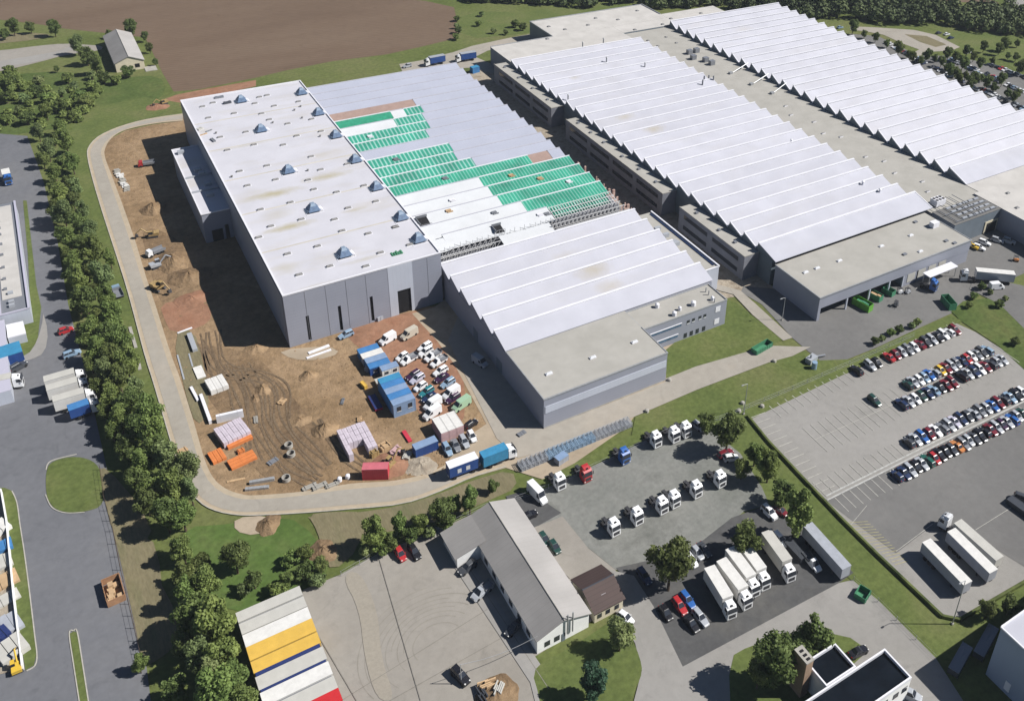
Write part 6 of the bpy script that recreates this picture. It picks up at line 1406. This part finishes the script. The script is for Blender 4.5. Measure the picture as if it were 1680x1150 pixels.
mb = MB(); mb.prism(c0[::-1], 2.8, 3.1); mb.build('roof', M['flash'], t); mb = MB(); mb.prism([(x*.97+.03*c0[0][0],y*.97+.03*c0[2][1]) for x,y in c0[::-1]], 0, 2.8); mb.build('wall', M['metal_wall_light'], t)
t = thing('left_strip_block', 'narrow pale building strip at the very left edge', 'factory block')
xw = g(8,540,4)[0]
mb = MB(); mb.box(-90,xw,12,46,0,4.0); mb.build('wall', M['metal_wall_light'], t); mb = MB(); mb.box(-90,xw+.1,12,46,4.0,4.15); mb.build('roof', M['p_lilac'], t)
container('blue_tank_container','large bright blue covered box at the left edge above a white lorry','container',*g(6,588,2),R_(5),9,5.5,4.2,'tarp_lt','cabin_dark')
put2(boxtruck_proto('white','roof_beige',6.6,'box_lorry',3.4), (-14,632), (23,624), 2.4, 'white lorry with beige box at the left edge')
car('dark_grey','suv',*g(30,602,.8),R_(30),'charcoal off-roader in front of the blue covered box')
put2(boxtruck_proto('blue','cabin_white',4.6,'box_lorry',3.2,'cabin_blue'), (9,280), (15,303), 2, 'small lorry with white roof and blue cab above the left factory')
# lorries under the tree belt
lt = boxtruck_proto('white','roof_beige',7.0,'box_lorry',3.7,'cabin_white')
for (a_,b_,lab) in [((84,630),(132,616),'white box lorry under the trees, uppermost of three'),((87,645),(138,630),'white box lorry under the trees, middle of three'),((105,661),(142,650),'white box lorry under the trees, lowest of three')]:
    put2(lt, a_, b_, 2.4, lab, 'box lorries under the tree belt')
put2(boxtruck_proto('white','cabin_blue',4.6,'covered_lorry',3.3,'cabin_dark'), (122,676), (156,664), 2.2, 'blue covered lorry beside the white lorries under the trees')
# farm shed in the far corner
t = thing('farm_shed', 'pale farm shed with grey gable roof at the field corner', 'shed')
gable_house(t, -14.6, -2.6, 238.5, 279, 4.4, 7.0, 'tile_shaded', 'tile_sunlit', 'render_cream')
mb = MB(); mb.box(-6.6,-4.6,238.42,238.49,1.2,3.0); mb.build('door', M['black'], t)
mb = MB(); mb.box(-3,2,234,240,0,.3); mb.build('concrete_pad', M['conc'], t)
# storage yard clutter
for i,(px, L, W, h, mt, lab) in enumerate([((4,900),4,3,1.2,'cabin_blue','blue stack at the top of the left storage yard'),((3,925),4,4,.8,'roof_beige','beige pallet stack high in the left storage yard'),((8,955),5,4,.7,'timber','timber stack in the left storage yard'),((10,985),5,3,.6,'roof_beige','pale board stack in the middle of the left storage yard'),
    ((12,1030),5,5,1.2,'cabin_grey','grey sheet stack in the left storage yard'),((20,1068),5,5,1.4,'roof_beige','large beige stack above the yellow loader'),((2,1045),3,3,1.4,'navy','dark blue stack at the left edge of the storage yard'),((2,868),3,4,1.5,'cabin_white','white stack at the top corner of the storage yard')]):
    x, y = g(*px); mb = MB()
    for a_ in range(3): mb.box(-L/2+a_*L/3+.05,-L/2+(a_+1)*L/3-.05,-W/2,W/2,0,h*(1-.12*((a_*2+i)%3)))
    o = mb.build('pallet_stack', M[mt]); o.location = (x,y,.12); o.rotation_euler = (0,0,R_(5+i*3)); tag(o, lab, 'stack')
heap('rubbish heap at the bottom of the concrete yard beside the round lawn', (815,1140), 4.5, .9, 'dark_soil', seed=18)
heap('scrubby brown heap at the earth path above the concrete yard', (530,905), 3.5, 1.4, 'dark_soil', seed=19)
random.seed(77)
for i,(px,mt,lab) in enumerate([((800,1125),'timber','brown board pile on the rubbish heap at the bottom yard'),((818,1132),'roof_beige','pale board pile on the rubbish heap at the bottom yard'),((790,1142),'p_dark_grey','dark scrap pile left of the rubbish heap at the bottom yard')]):
    x, y = g(*px); mb = MB()
    for q in range(5): a_ = random.uniform(-1,1); mb.hexa([(a_-1.2,-.9+q*.35,0),(a_+1.2,-.9+q*.35,0),(a_+1.2,-.65+q*.35,0),(a_-1.2,-.65+q*.35,0)],[(a_-1.1,-.9+q*.35,.7+.1*q),(a_+1.2,-.9+q*.35,.5),(a_+1.2,-.65+q*.35,.5),(a_-1.1,-.65+q*.35,.7+.1*q)])
    o = mb.build('scrap_pile', M[mt]); o.location = (x,y,.4); o.rotation_euler = (0,0,i*.8); tag(o, lab, 'pile')
# steel cages along the road
def cage_proto(mt):
    r = thing('wire_cage', '', 'cage'); mb = MB()
    for sx in (-.55,.55):
        for sy in (-1.3,1.3): mb.box(sx-.05,sx+.05,sy-.05,sy+.05,0,1.5)
    for z in (.15,.6,1.05,1.5):
        mb.box(-.6,.6,-1.35,-1.27,z-.03,z+.03); mb.box(-.6,.6,1.27,1.35,z-.03,z+.03); mb.box(-.6,-.52,-1.3,1.3,z-.03,z+.03); mb.box(.52,.6,-1.3,1.3,z-.03,z+.03)
    for q in range(5): mb.box(-.55+q*.26,-.5+q*.26,-1.3,1.3,1.42,1.47)
    mb.build('frame', M[mt], r); mb = MB(); mb.box(-.5,.5,-1.2,1.2,.1,.55); mb.build('load', M['p_light_blue' if mt == 'p_light_blue' else 'p_grey'], r)
    return r
cg = {m_: cage_proto(m_) for m_ in ('p_light_blue','p_silver')}
A_, B_ = g(856,768), g(1030,697)
for i in range(26):
    t_ = i/25; x = A_[0]+(B_[0]-A_[0])*t_; y = A_[1]+(B_[1]-A_[1])*t_
    m_ = 'p_light_blue' if 6 <= i <= 16 else 'p_silver'
    nmx = (ORD[i-5]+' blue wire cage from the left' if 6 <= i <= 16 else (ORD[i+1]+' grey wire cage from the left end' if i < 6 else ORD[i-16]+' grey wire cage right of the blue ones'))
    place(cg[m_], x, y, R_(-4+random.uniform(-4,4)), nmx+' in the row along the road verge', 'wire cages along the road verge')
container('grey_cabin','small pale blue grey cabin below the blue wire cages','cabin',*g(921,752,1),R_(12),3.2,2.0,1.9,'cabin_slate','cabin_grey')
x, y = g(847,712,.4); bundles('small pallet frame on the concrete near the corner of the front hall', x, y, 3, 1, .8, 1.4, .6, R_(12), 'p_grey')
# lamp posts
def lamp(px, h, lab):
    x, y = g(*px); r = thing('street_lamp', lab, 'street lamp', (x,y,0), 0, 'lamp posts'); mb = MB(); mb.tube((0,0,0),(0,0,h),.13,8,.07); mb.tube((0,0,h),(-1.4,0,h+.3),.06,6); mb.build('pole', M['steel'], r)
    mb = MB(); mb.hexa([(-2.1,-.18,h+.22),(-1.3,-.18,h+.22),(-1.3,.18,h+.22),(-2.1,.18,h+.22)],[(-2.0,-.12,h+.36),(-1.35,-.12,h+.36),(-1.35,.12,h+.36),(-2.0,.12,h+.36)]); mb.build('lamp_head', M['steel'], r); mb = MB(); mb.box(-.25,.25,-.25,.25,0,.5); mb.build('base', M['conc'], r)
lamp((1562,1024), 13.5, 'tall lamp post at the lower corner of the big car park')
lamp((1220,680), 10.5, 'lamp post on the lawn belt left of the car park corner')
lamp((1283,526), 8.5, 'lamp post beside the shaded corner of the middle hall')
r = thing('cable_mast', 'thin mast on the concrete yard carrying a cable to the workshop', 'mast', (*g(757,1122),0)); mb = MB(); mb.tube((0,0,0),(0,0,6),.1,6,.07); mb.build('pole', M['steel'], r)
mb = MB(); cx_, cy_ = 17-r.location.x, -119.5-r.location.y; pr_ = (0,0,5.9)
for i in range(1,9): q_ = (cx_*i/8, cy_*i/8, 5.9-1.2*i/8-1.2*math.sin(math.pi*i/8)); mb.tube(pr_, q_, .05, 4); pr_ = q_
mb.build('cable', M['steel'], r)
# fences
def fence(lab, px, h=1.6, sp=4.0, mt='steel', name='wire_fence'):
    r = thing(name, lab, 'fence'); p = [g(*q) for q in px]; n = 0
    rail = MB(); 
    for a_, b_ in zip(p[:-1], p[1:]):
        L = math.hypot(b_[0]-a_[0], b_[1]-a_[1]); k = max(1, int(L/sp))
        for i in range(k):
            x = a_[0]+(b_[0]-a_[0])*i/k; y = a_[1]+(b_[1]-a_[1])*i/k
            if n < 100: mb = MB(); mb.tube((x,y,0),(x,y,h),.06,5); mb.build('post', M[mt], r); n += 1
        for z in (.15*h,.5*h,.97*h): rail.tube((a_[0],a_[1],z),(b_[0],b_[1],z),.025,3)
    rail.build('wire', M[mt], r)
fence('wire fence on the verge between asphalt road and dry grass', [(165,772),(172,822),(186.5,872.6),(199,935.6),(216.8,1011),(236,1095)], 2.0, 3.0, 'bark')
fence('thin wire fence along the lawn belt above the lorry yard', [(845,822),(900,802),(1000,756),(1100,708),(1180,690),(1300,640),(1500,552)], 1.6, 5.0)
fence('wire fence along the top of the concrete yard', [(560,945),(620,910),(735,864),(800,832)], 1.6, 4.0)
fence('wire fence beside the service road and grass belt', [(1400,953),(1440,988),(1535,1083)], 1.5, 4.0)
for i,(px,h) in enumerate([((1310,960),1.0)]): pass
# compressor on the lawn belt
r = thing('pump_unit', 'grey pump unit with pipes on the lawn belt beside the road', 'machine', (*g(1333,588,1),0), .2)
mb = MB(); mb.box(-2.2,1.2,-1,1,.2,1.8); mb.build('housing', M['p_silver'], r); mb = MB(); mb.tube((1.2,0,1),(4.6,-1.2,.6),.35,8); mb.tube((-1,0,1.8),(-1,0,2.8),.25,8); mb.build('pipe', M['p_grey'], r); mb = MB(); mb.tube((-2.4,-2.4,0),(-2.4,-2.4,2.4),.8,12); mb.build('tank', M['p_light_blue'], r)
for i, px in enumerate([(1061,676),(1098,625),(1218,663),(1250,668),(1212,676),(1270,594)]):
    x, y = g(*px); mb = MB(); mb.tube((0,0,0),(0,0,.7),.7,9,.55); mb.tube((0,0,.7),(0,0,.85),.55,9,.3); o = mb.build('inspection_shaft', M['conc']); o.location = (x,y,.1)
    tag(o, ['pale shaft cover at the left end of the lawn belt','pale shaft cover at the corner of the front hall','pale shaft cover beside the lamp post on the lawn belt','pale shaft cover nearest the car park corner','pale shaft cover left of the lamp post near the tall trees','pale shaft cover on the road edge right of the green skip'][i], 'shaft cover', 'shaft covers')

# ------------------------------------------------------------------ trees
def crown_mesh(name, rx, rz, n, leaf, mt, seed, lobes=9, conif=False):
    random.seed(seed); rnd = np.random.RandomState(seed)
    L = []
    if conif:
        for i in range(lobes):
            t_ = i/(lobes-1); L.append((0+rnd.uniform(-.15,.15)*rx,0+rnd.uniform(-.15,.15)*rx,-rz+2*rz*t_,rx*(1-.82*t_),rz*.28))
    else:
        L.append((0,0,0,rx*.46,rz*.72))
        for i in range(lobes):
            a_ = rnd.uniform(0,6.28); d = rx*rnd.uniform(.30,.80); z = rz*rnd.uniform(-.70,.72)
            k = max(.45, 1-abs(z)/rz*.6); L.append((d*k*math.cos(a_), d*k*math.sin(a_), z, rx*rnd.uniform(.18,.40), rz*rnd.uniform(.16,.36)))
    wts = np.array([l[3]*l[3]*l[4] for l in L])**.67; wts /= wts.sum()
    ids = rnd.choice(len(L), n, p=wts)
    d = rnd.normal(size=(n,3)); d /= np.linalg.norm(d,axis=1)[:,None]
    rr = rnd.uniform(.55,1.22,n)
    C_ = np.array([L[i] for i in ids]); P_ = C_[:,:3]+d*np.stack([C_[:,3],C_[:,3],C_[:,4]],1)*rr[:,None]
    nrm = d+rnd.normal(size=(n,3))*.55; nrm /= np.linalg.norm(nrm,axis=1)[:,None]
    a_ = np.cross(nrm, rnd.normal(size=(n,3))); a_ /= np.linalg.norm(a_,axis=1)[:,None]; b_ = np.cross(nrm,a_)
    s_ = leaf*rnd.uniform(.6,1.3,n)[:,None]
    V = np.stack([P_-a_*s_-b_*s_*.6, P_+a_*s_-b_*s_*.6, P_+a_*s_*.8+b_*s_*.7, P_-a_*s_*.8+b_*s_*.6],1).reshape(-1,3)
    me = bpy.data.meshes.new(name); me.from_pydata([tuple(v) for v in V], [], [(4*i,4*i+1,4*i+2,4*i+3) for i in range(n)]); me.materials.append(mt); me.update()
    return me
def tree_proto(seed, rx, H, n, leaf, mt, name='broadleaf_tree', conif=False):
    random.seed(seed); r = thing(name, '', 'tree'); rz = H*.40 if not conif else H*.46
    me = crown_mesh('crown', rx, rz, n, leaf, M[mt], seed, 19 if not conif else 9, conif)
    c_ = bpy.data.objects.new('crown', me); COL.objects.link(c_); c_.parent = r; c_.location = (0,0,H-rz)
    mb = MB(); mb.tube((0,0,-.1),(0.1,0,H*.45),.26,8,.16)
    for i in range(5):
        a_ = i*1.3+seed; mb.tube((.05,0,H*(.28+.05*i)),(rx*.5*math.cos(a_),rx*.5*math.sin(a_),H*(.5+.06*i)),.11,5,.04)
    mb.build('trunk', M['bark'], r); return r
TP = {'a': [tree_proto(104,2.7,11.5,5200,.22,'leaf_a'), tree_proto(101,3.6,10.5,4940,0.24,'leaf_a'), tree_proto(102,4.0,12,5700,0.24,'leaf_a'), tree_proto(103,3.2,9.5,4370,0.22,'leaf_a')],
      'b': [tree_proto(113,2.5,11.5,5200,.21,'leaf_b'), tree_proto(111,3.8,11,5320,0.22,'leaf_b'), tree_proto(112,3.2,10,4370,0.21,'leaf_b')],
      'c': [tree_proto(121,3.8,10.5,5320,0.24,'leaf_c'), tree_proto(122,3.0,8,4180,0.22,'leaf_c')],
      'd': [tree_proto(131,3.0,8.5,6500,.20,'leaf_d','broadleaf_tree')],
      's': [tree_proto(141,2.1,3.4,1900,0.19,'leaf_a','bush'), tree_proto(142,2.3,3.8,2090,0.20,'leaf_c','bush'), tree_proto(143,1.8,3.0,1710,0.18,'leaf_b','bush')]}
TN = {'a':'mid green tree','b':'greyish green tree','c':'dark green tree','s':'low bush','d':'blue green tree'}
HB = {'a':10.5,'b':11,'c':10.5,'s':3.4,'d':8.5}
tcount = [0]
def tree(kind, px, lab, group=None, s=1.0, atz=None, var=None):
    pr = TP[kind][(tcount[0] if var is None else var)%len(TP[kind])]; tcount[0] += 1
    z = HB[kind]*s*.55 if atz is None else atz
    x, y = g(px[0], px[1], z); q = s*random.uniform(.93,1.07)
    o = place(pr, x, y, random.uniform(0,6.28), lab, group, 0, (q*random.uniform(.93,1.07), q*random.uniform(.93,1.07), q))
    o['category'] = 'bush' if kind == 's' else 'tree'; return o
random.seed(17)
BG_ = 'trees of the long belt between road and ring road'
belt = [(75,182,'a',.8),(88,225,'c',.7),(70,262,'c',.7),(98,262,'c',.8),(112,300,'c',.7),(84,300,'c',.8),(92,345,'c',.8),(120,330,'c',.7),(128,365,'c',.8),(98,378,'c',.8),(108,410,'c',.8),(135,402,'c',.8),(142,440,'c',.9),(118,452,'c',.8),(152,472,'c',.8),(128,495,'c',.8),(160,512,'c',.9),(138,548,'c',.8),(175,545,'c',.8),(148,590,'c',.8),(182,582,'c',.9),(158,628,'c',.8),(195,622,'c',.9),(170,668,'c',.8),(210,662,'c',.9),(182,702,'c',.8),(228,700,'c',.9),(212,742,'c',.8),(258,740,'c',.9),(222,785,'c',.8),(268,780,'c',.9),(240,822,'c',.8),(100,172,'c',.7),(62,215,'b',.8),(95,205,'a',.85),(118,190,'c',.6),(78,245,'b',.9),(108,235,'a',.9),(88,280,'a',.95),(118,268,'a',.85),(96,315,'a',1),(124,305,'b',.85),(104,350,'b',1),(135,342,'b',.85),(112,388,'a',1),(145,378,'b',.9),(120,425,'a',1.05),(155,412,'a',1),(180,425,'a',.7),(130,460,'a',1.05),(165,452,'b',.95),(140,495,'c',1),(172,488,'a',.85),(150,532,'a',1.05),(185,525,'a',.95),(158,570,'a',1.05),(195,560,'a',.95),(170,607,'b',1.05),(208,598,'a',.95),(180,645,'a',1.05),(222,638,'b',1.0),(195,682,'a',1.05),(240,680,'a',1.05),(205,722,'c',1.05),(252,718,'a',1.05),(232,757,'a',1.1),(275,752,'b',1.1),(305,765,'b',1.0),(250,800,'a',1.0),(285,800,'a',1.1),(312,805,'b',.85),(272,845,'c',.95),(298,842,'a',1.0)]
ranks = sorted(range(len(belt)), key=lambda i: belt[i][1]); cnts = {}
tot = {}
for i in ranks: tot[belt[i][2]] = tot.get(belt[i][2],0)+1
for i in ranks:
    x_, y_, k_, s_ = belt[i]; cnts[k_] = cnts.get(k_,0)+1
    tree(k_, (x_,y_), '%s, %s of its colour from the far end of the long belt' % (TN[k_], ORD[cnts[k_]]), BG_, s_*.98)
G2 = 'trees between the dry verge and the trailers'
l2 = [(290,890,'c',.65),(300,935,'c',.7),(306,975,'a',.8),(318,1010,'a',.95),(345,1030,'a',1.0),(300,1050,'c',.8),(330,1070,'b',1.0),(365,1075,'a',1.0),(345,1115,'b',1.0),(380,1110,'a',.95),(355,1150,'a',1),(228,1090,'a',.4),(285,1125,'c',.8),(400,1150,'a',.9),(300,905,'a',.6)]
cnts = {}
for x_, y_, k_, s_ in sorted([(a,b,c,d*1.12) for a,b,c,d in l2], key=lambda q: q[1]):
    cnts[k_] = cnts.get(k_,0)+1; tree(k_, (x_,y_), '%s, %s of its colour downward in the grove left of the striped trailers' % (TN[k_], ORD[cnts[k_]]), G2, s_)
single = [((385,915),'c',.75,'dark tree in the middle of the green plot'),((415,945),'c',.6,'dark tree lower right in the green plot'),((340,960),'a',.7,'mid green tree lower left in the green plot'),((500,905),'a',.5,'small tree at the right end of the green plot'),((525,925),'c',.45,'small dark tree at the earth path edge'),
 ((470,950),'a',.45,'small tree above the striped trailers'),
 ((612,875),'a',.75,'mid green tree left in the thicket above the concrete yard'),((640,885),'c',.6,'dark tree low in the thicket above the concrete yard'),((655,862),'a',.6,'mid green tree in the middle of the thicket above the yard'),((690,860),'a',.55,'small tree in the thicket right of the middle'),((725,842),'c',.7,'dark tree left of the workshop roof'),((745,825),'a',.6,'mid green tree above the workshop wing'),((770,820),'a',.75,'mid green rounded tree above the workshop roof'),((808,792),'c',.5,'small dark tree below the blue covered lorry'),
 ((1100,925),'c',1.28,'large round tree alone between gravel yard and lorry park'),((1225,872),'c',1.12,'dark tree above the row of box lorries'),((1308,842),'a',1.2,'broad tree at the top corner of the lorry park'),((1285,800),'c',.95,'dark tree between gravel yard and grass belt'),((1262,765),'a',.85,'mid green tree on the slope left of the car park'),((1240,740),'a',.8,'upper mid green tree on the slope by the gravel yard'),((1195,708),'c',1.15,'tall dark tree at the gravel yard end, right one'),((1160,685),'c',.85,'dark tree at the gravel yard end, left one'),((1218,768),'c',.6,'small dark tree over the maroon estate'),
 ((1340,1038),'c',1.25,'large dark tree behind the black roofed annex'),((1275,1082),'c',1.15,'dark tree left of the brick chimney'),((1310,1055),'c',.9,'dark tree between chimney and the larger dark tree'),((1245,1105),'c',.7,'dark tree at the bottom left of the chimney'),
 ((1018,1040),'b',.78,'feathery olive tree at the lawn edge by the white hatchback'),((972,1118),'d',1.05,'oval blue green tree standing on the round lawn'),
 ((1660,985),'c',.7,'dark tree beside the warehouse shadow'),((1620,1000),'c',.5,'small dark tree at the grass end of the car park'),
 ((140,85),'c',1.1,'dark broad tree left of the farm shed'),((155,105),'c',.9,'dark tree touching the farm shed'),((125,72),'b',.9,'greyish tree behind the dark one by the farm shed'),((215,45),'c',.9,'dark tree behind the farm shed'),((178,52),'c',.6,'small dark tree at the far left of the shed roof'),((20,42),'c',.9,'dark tree at the far left corner'),((48,40),'c',.8,'second dark tree from the far left corner'),((88,45),'c',.8,'dark tree by the far sandy lane'),((5,50),'c',.8,'dark tree cut by the left picture edge'),
 ((245,78),'c',.5,'slim dark tree along the field edge, nearest the shed roof'),((254,98),'c',.5,'slim dark tree at the field corner'),((238,60),'c',.5,'slim dark tree along the field edge, farthest one'),
 ((92,110),'c',.45,'small dark tree in front of the sandy lane')]
for px, k_, s_, lab in single: tree(k_, px, lab, None, s_*1.12)
bl_ = [(62,130,'s'),(110,128,'s'),(150,122,'s'),(170,128,'s'),(190,130,'s'),(150,140,'s'),(60,150,'s'),(40,160,'s'),(20,135,'s'),(10,160,'s'),(30,180,'s'),(10,195,'s'),(130,155,'s'),(120,140,'s'),(45,195,'s'),(75,160,'s'),(210,118,'s'),(100,150,'s'),(140,170,'s'),(15,115,'s')]
M['scrub'] = M['leaf_c']
where = ['left of','behind','near']
for i,(x_,y_,k_) in enumerate(sorted(bl_, key=lambda q: (q[1],q[0]))):
    tree('s', (x_,y_), 'low bush, %s from the top in the scrub beside the farm shed' % ORD[i+1], 'bushes in the scrub by the farm shed', 1.5)
b2_ = [(600,900),(625,895),(672,880),(705,870),(735,855),(330,925),(400,965),(455,965),(500,940),(520,950),(480,915)]
for i,(x_,y_) in enumerate(b2_): tree('s', (x_,y_), 'low bush, %s from the %s' % (ORD[i+1] if i<5 else ORD[i-4], 'left along the yard fence thicket' if i<5 else 'upper left in the green plot undergrowth'), 'bushes of the plots above the concrete yard', 1.1)
b3_ = [(1436,560),(1448,553),(1462,545),(1475,540),(1497,533),(1505,528),(1610,470),(1625,478),(1598,485),(1640,500),(1650,488),(1590,500),(1665,560)]
for i,(x_,y_) in enumerate(b3_): tree('s', (x_,y_), 'low bush, %s' % ((ORD[i+1]+' from the left on the strip above the top car row') if i<6 else (ORD[i-5]+' of the planting right of the loading yard')), 'bushes round the loading yard', .75)
# bushes on the far meadow and in the far car park
random.seed(23)
far = [(1400,44),(1419,53),(1437,61),(1456,68),(1475,78),(1492,86),(1498,92),(1512,96),(1522,90),(1535,92),(1545,100),(1553,108),(1560,115),(1570,112),(1580,104),(1588,78),(1598,92),(1570,88),(1556,88),(1585,120),(1600,128),(1612,124),(1620,135),(1632,140),(1645,130),(1655,150),(1665,160),(1672,150),(1592,135),(1575,122),(1650,72),(1670,68),(1640,80),(1655,88),(1615,75),(1668,90),(1675,110),(1630,96),(1610,104)]
for i,(x_,y_) in enumerate(far): tree('c', (x_,y_), 'small dark tree, %s counted from the left round the far car park' % (ORD[i+1] if i < 30 else ORD[i-29]+' after the thirtieth'), 'small trees of the far car park', random.uniform(.55,.9))
for i,(x_,y_) in enumerate([(790,22),(785,38),(858,45),(810,50),(750,30),(752,50),(749,42),(748,60),(845,40),(830,52)]): tree('s', (x_,y_), 'low bush, %s of the meadow behind the field' % ORD[i+1], 'bushes on the meadow behind the field', 1.1)
# distant cars, simple but single
fc = {}
def far_car(col):
    mb = MB(); mb.stations([(-2.1,.75,.7,.3,.8),(-1.9,.85,.8,.3,.95),(1.2,.85,.8,.3,.9),(2.1,.75,.65,.35,.65)]); mb.cur = 1; mb.hexa([(-1.7,-.75,.93),(.9,-.75,.9),(.9,.75,.9),(-1.7,.75,.93)],[(-1.3,-.58,1.38),(.1,-.58,1.38),(.1,.58,1.38),(-1.3,.58,1.38)]); mb.cur = 0; mb.box(-1.3,.1,-.56,.56,1.38,1.43)
    return mb.mesh('far_parked_car', [M['p_'+col], M['glass']])
rows = [((1455,72),(1520,108),16,'far row nearest the track'),((1505,98),(1600,148),18,'far row under the trees'),((1560,100),(1640,132),16,'far row beside small meadow trees'),((1600,120),(1680,152),16,'far row right of the trees'),((1610,148),(1678,180),14,'far row closest to the white roof'),((1625,108),(1690,132),12,'uppermost far row at the edge')]
for pa, pb, n, wh in rows:
    A_, B_ = g(*pa), g(*pb)
    for i in range(n):
        if random.random() < .15: continue
        col = random.choice(['white','silver','silver','grey','dark_blue','dark_grey','white','red','black','light_blue'])
        if col not in fc: fc[col] = far_car(col)
        o = bpy.data.objects.new('parked_car', fc[col]); COL.objects.link(o); t_ = i/(n-1)
        o.location = (A_[0]+(B_[0]-A_[0])*t_, A_[1]+(B_[1]-A_[1])*t_, .03); o.rotation_euler = (0,0,R_(random.choice([0,3,90,180])))
        tag(o, 'distant %s car, %s in the %s' % (CW[col], ORD[i+1], wh), 'car', 'cars in the far car park')
for i,(px,col) in enumerate([((1540,56),'dark_grey'),((1553,58),'white'),((1560,64),'dark_blue'),((1378,47),'light_blue'),((1588,88),'white')]):
    if col not in fc: fc[col] = far_car(col)
    o = bpy.data.objects.new('parked_car', fc[col]); COL.objects.link(o); o.location = (*g(*px),.03); tag(o, 'distant %s car %s' % (CW[col], ['at the corner of the far track','in the middle of three on the far track','right of the three on the far track','on the lane behind the white sawtooth hall','on the far meadow edge'][i]), 'car')
# far wood: one mass of crowns
random.seed(41); rnd = np.random.RandomState(41)
vs = []; NL = 0
def wood(pxs, n, r0, r1, leaf, per):
    global NL
    from mathutils.geometry import tessellate_polygon
    P_ = [g(*q) for q in pxs]; x0, x1 = min(p[0] for p in P_), max(p[0] for p in P_); y0, y1 = min(p[1] for p in P_), max(p[1] for p in P_)
    def inside(x, y):
        c = False; j = len(P_)-1
        for i in range(len(P_)):
            if (P_[i][1] > y) != (P_[j][1] > y) and x < (P_[j][0]-P_[i][0])*(y-P_[i][1])/(P_[j][1]-P_[i][1])+P_[i][0]: c = not c
            j = i
        return c
    out = []; tr = 0
    while len(out) < n and tr < n*30:
        tr += 1; x = random.uniform(x0,x1); y = random.uniform(y0,y1)
        if inside(x,y): out.append((x,y))
    V = []
    for x, y in out:
        r_ = random.uniform(r0, r1); h = r_*random.uniform(1.0,1.5)
        d = rnd.normal(size=(per,3)); d /= np.linalg.norm(d,axis=1)[:,None]; d[:,2] = np.abs(d[:,2])
        pos = np.array([x,y,h*.5])+d*np.array([r_,r_,h])*rnd.uniform(.75,1.05,per)[:,None]
        nr = d+rnd.normal(size=(per,3))*.5; a_ = np.cross(nr, rnd.normal(size=(per,3))); a_ /= np.linalg.norm(a_,axis=1)[:,None]; b_ = np.cross(nr,a_); b_ /= np.linalg.norm(b_,axis=1)[:,None]
        s_ = leaf*rnd.uniform(.6,1.3,per)[:,None]
        V.append(np.stack([pos-a_*s_-b_*s_, pos+a_*s_-b_*s_, pos+a_*s_+b_*s_, pos-a_*s_+b_*s_],1).reshape(-1,3))
    V = np.concatenate(V); n4 = len(V)//4
    me = bpy.data.meshes.new('far_wood'); me.from_pydata([tuple(v) for v in V], [], [(4*i,4*i+1,4*i+2,4*i+3) for i in range(n4)]); return me
M['wood_leaf'] = mat('wood_leaf', (0.040,0.066,0.020), 0.7, 0.35, 0.02, c2=(0.115,0.145,0.05), detail=6)
for nm, pxs, n, r0, r1, lab in [('far_wood', [(1180,10),(1290,4),(1400,8),(1540,12),(1700,30),(1760,60),(1680,62),(1600,52),(1540,42),(1440,40),(1380,34),(1300,30),(1200,18)], 300, 2.8, 5.2, 'dense dark green wood behind the far meadow'),
        ('hedge_wood', [(745,0),(1000,-4),(1160,-2),(1300,-6),(1290,2),(1180,10),(1100,16),(1060,14),(1045,4),(960,14),(870,8),(760,6)], 190, 2.2, 4.2, 'dark hedge and scrub behind the cream flat roofs'),
        ('scrub', [(-30,120),(40,125),(120,150),(150,200),(100,215),(40,222),(-30,222)], 60, 1.0, 2.3, 'green scrub above the asphalt at the left edge'),
        ('scrub', [(120,180),(140,160),(165,150),(155,175),(130,205)], 25, 1.2, 2.2, 'green scrub between tree belt and mown meadow')]:
    me = wood(pxs, n, r0, r1, .55 if 'wood' in nm else .32, 130 if 'wood' in nm else 150); me.materials.append(M['wood_leaf'] if 'wood' in nm else M['leaf_a'])
    o = bpy.data.objects.new(nm, me); COL.objects.link(o); o['label'] = lab; struct(o, 'stuff')
# the light summer haze between the aircraft and the ground
hz = MB(); hz.box(-880,1650,-480,2050,-1,190)
hm = bpy.data.materials.new('haze_air'); hm.use_nodes = True; hn = hm.node_tree; hn.nodes.remove(hn.nodes['Principled BSDF'])
hv = hn.nodes.new('ShaderNodeVolumePrincipled'); hv.inputs['Color'].default_value = (0.80,0.88,1.0,1); hv.inputs['Density'].default_value = 0.00008; hv.inputs['Anisotropy'].default_value = 0.0
hn.links.new(hv.outputs[0], hn.nodes['Material Output'].inputs['Volume'])
ho = hz.build('haze', hm); struct(ho, 'stuff')['label'] = 'thin bluish summer haze over the whole site'
# unused first copies are removed so that nothing stands at the origin
for r in [o for o in scene.collection.objects if o.type == 'EMPTY' and o.parent is None and o.get('label') == '']:
    for c in list(r.children_recursive): bpy.data.objects.remove(c, do_unlink=True)
    bpy.data.objects.remove(r, do_unlink=True)
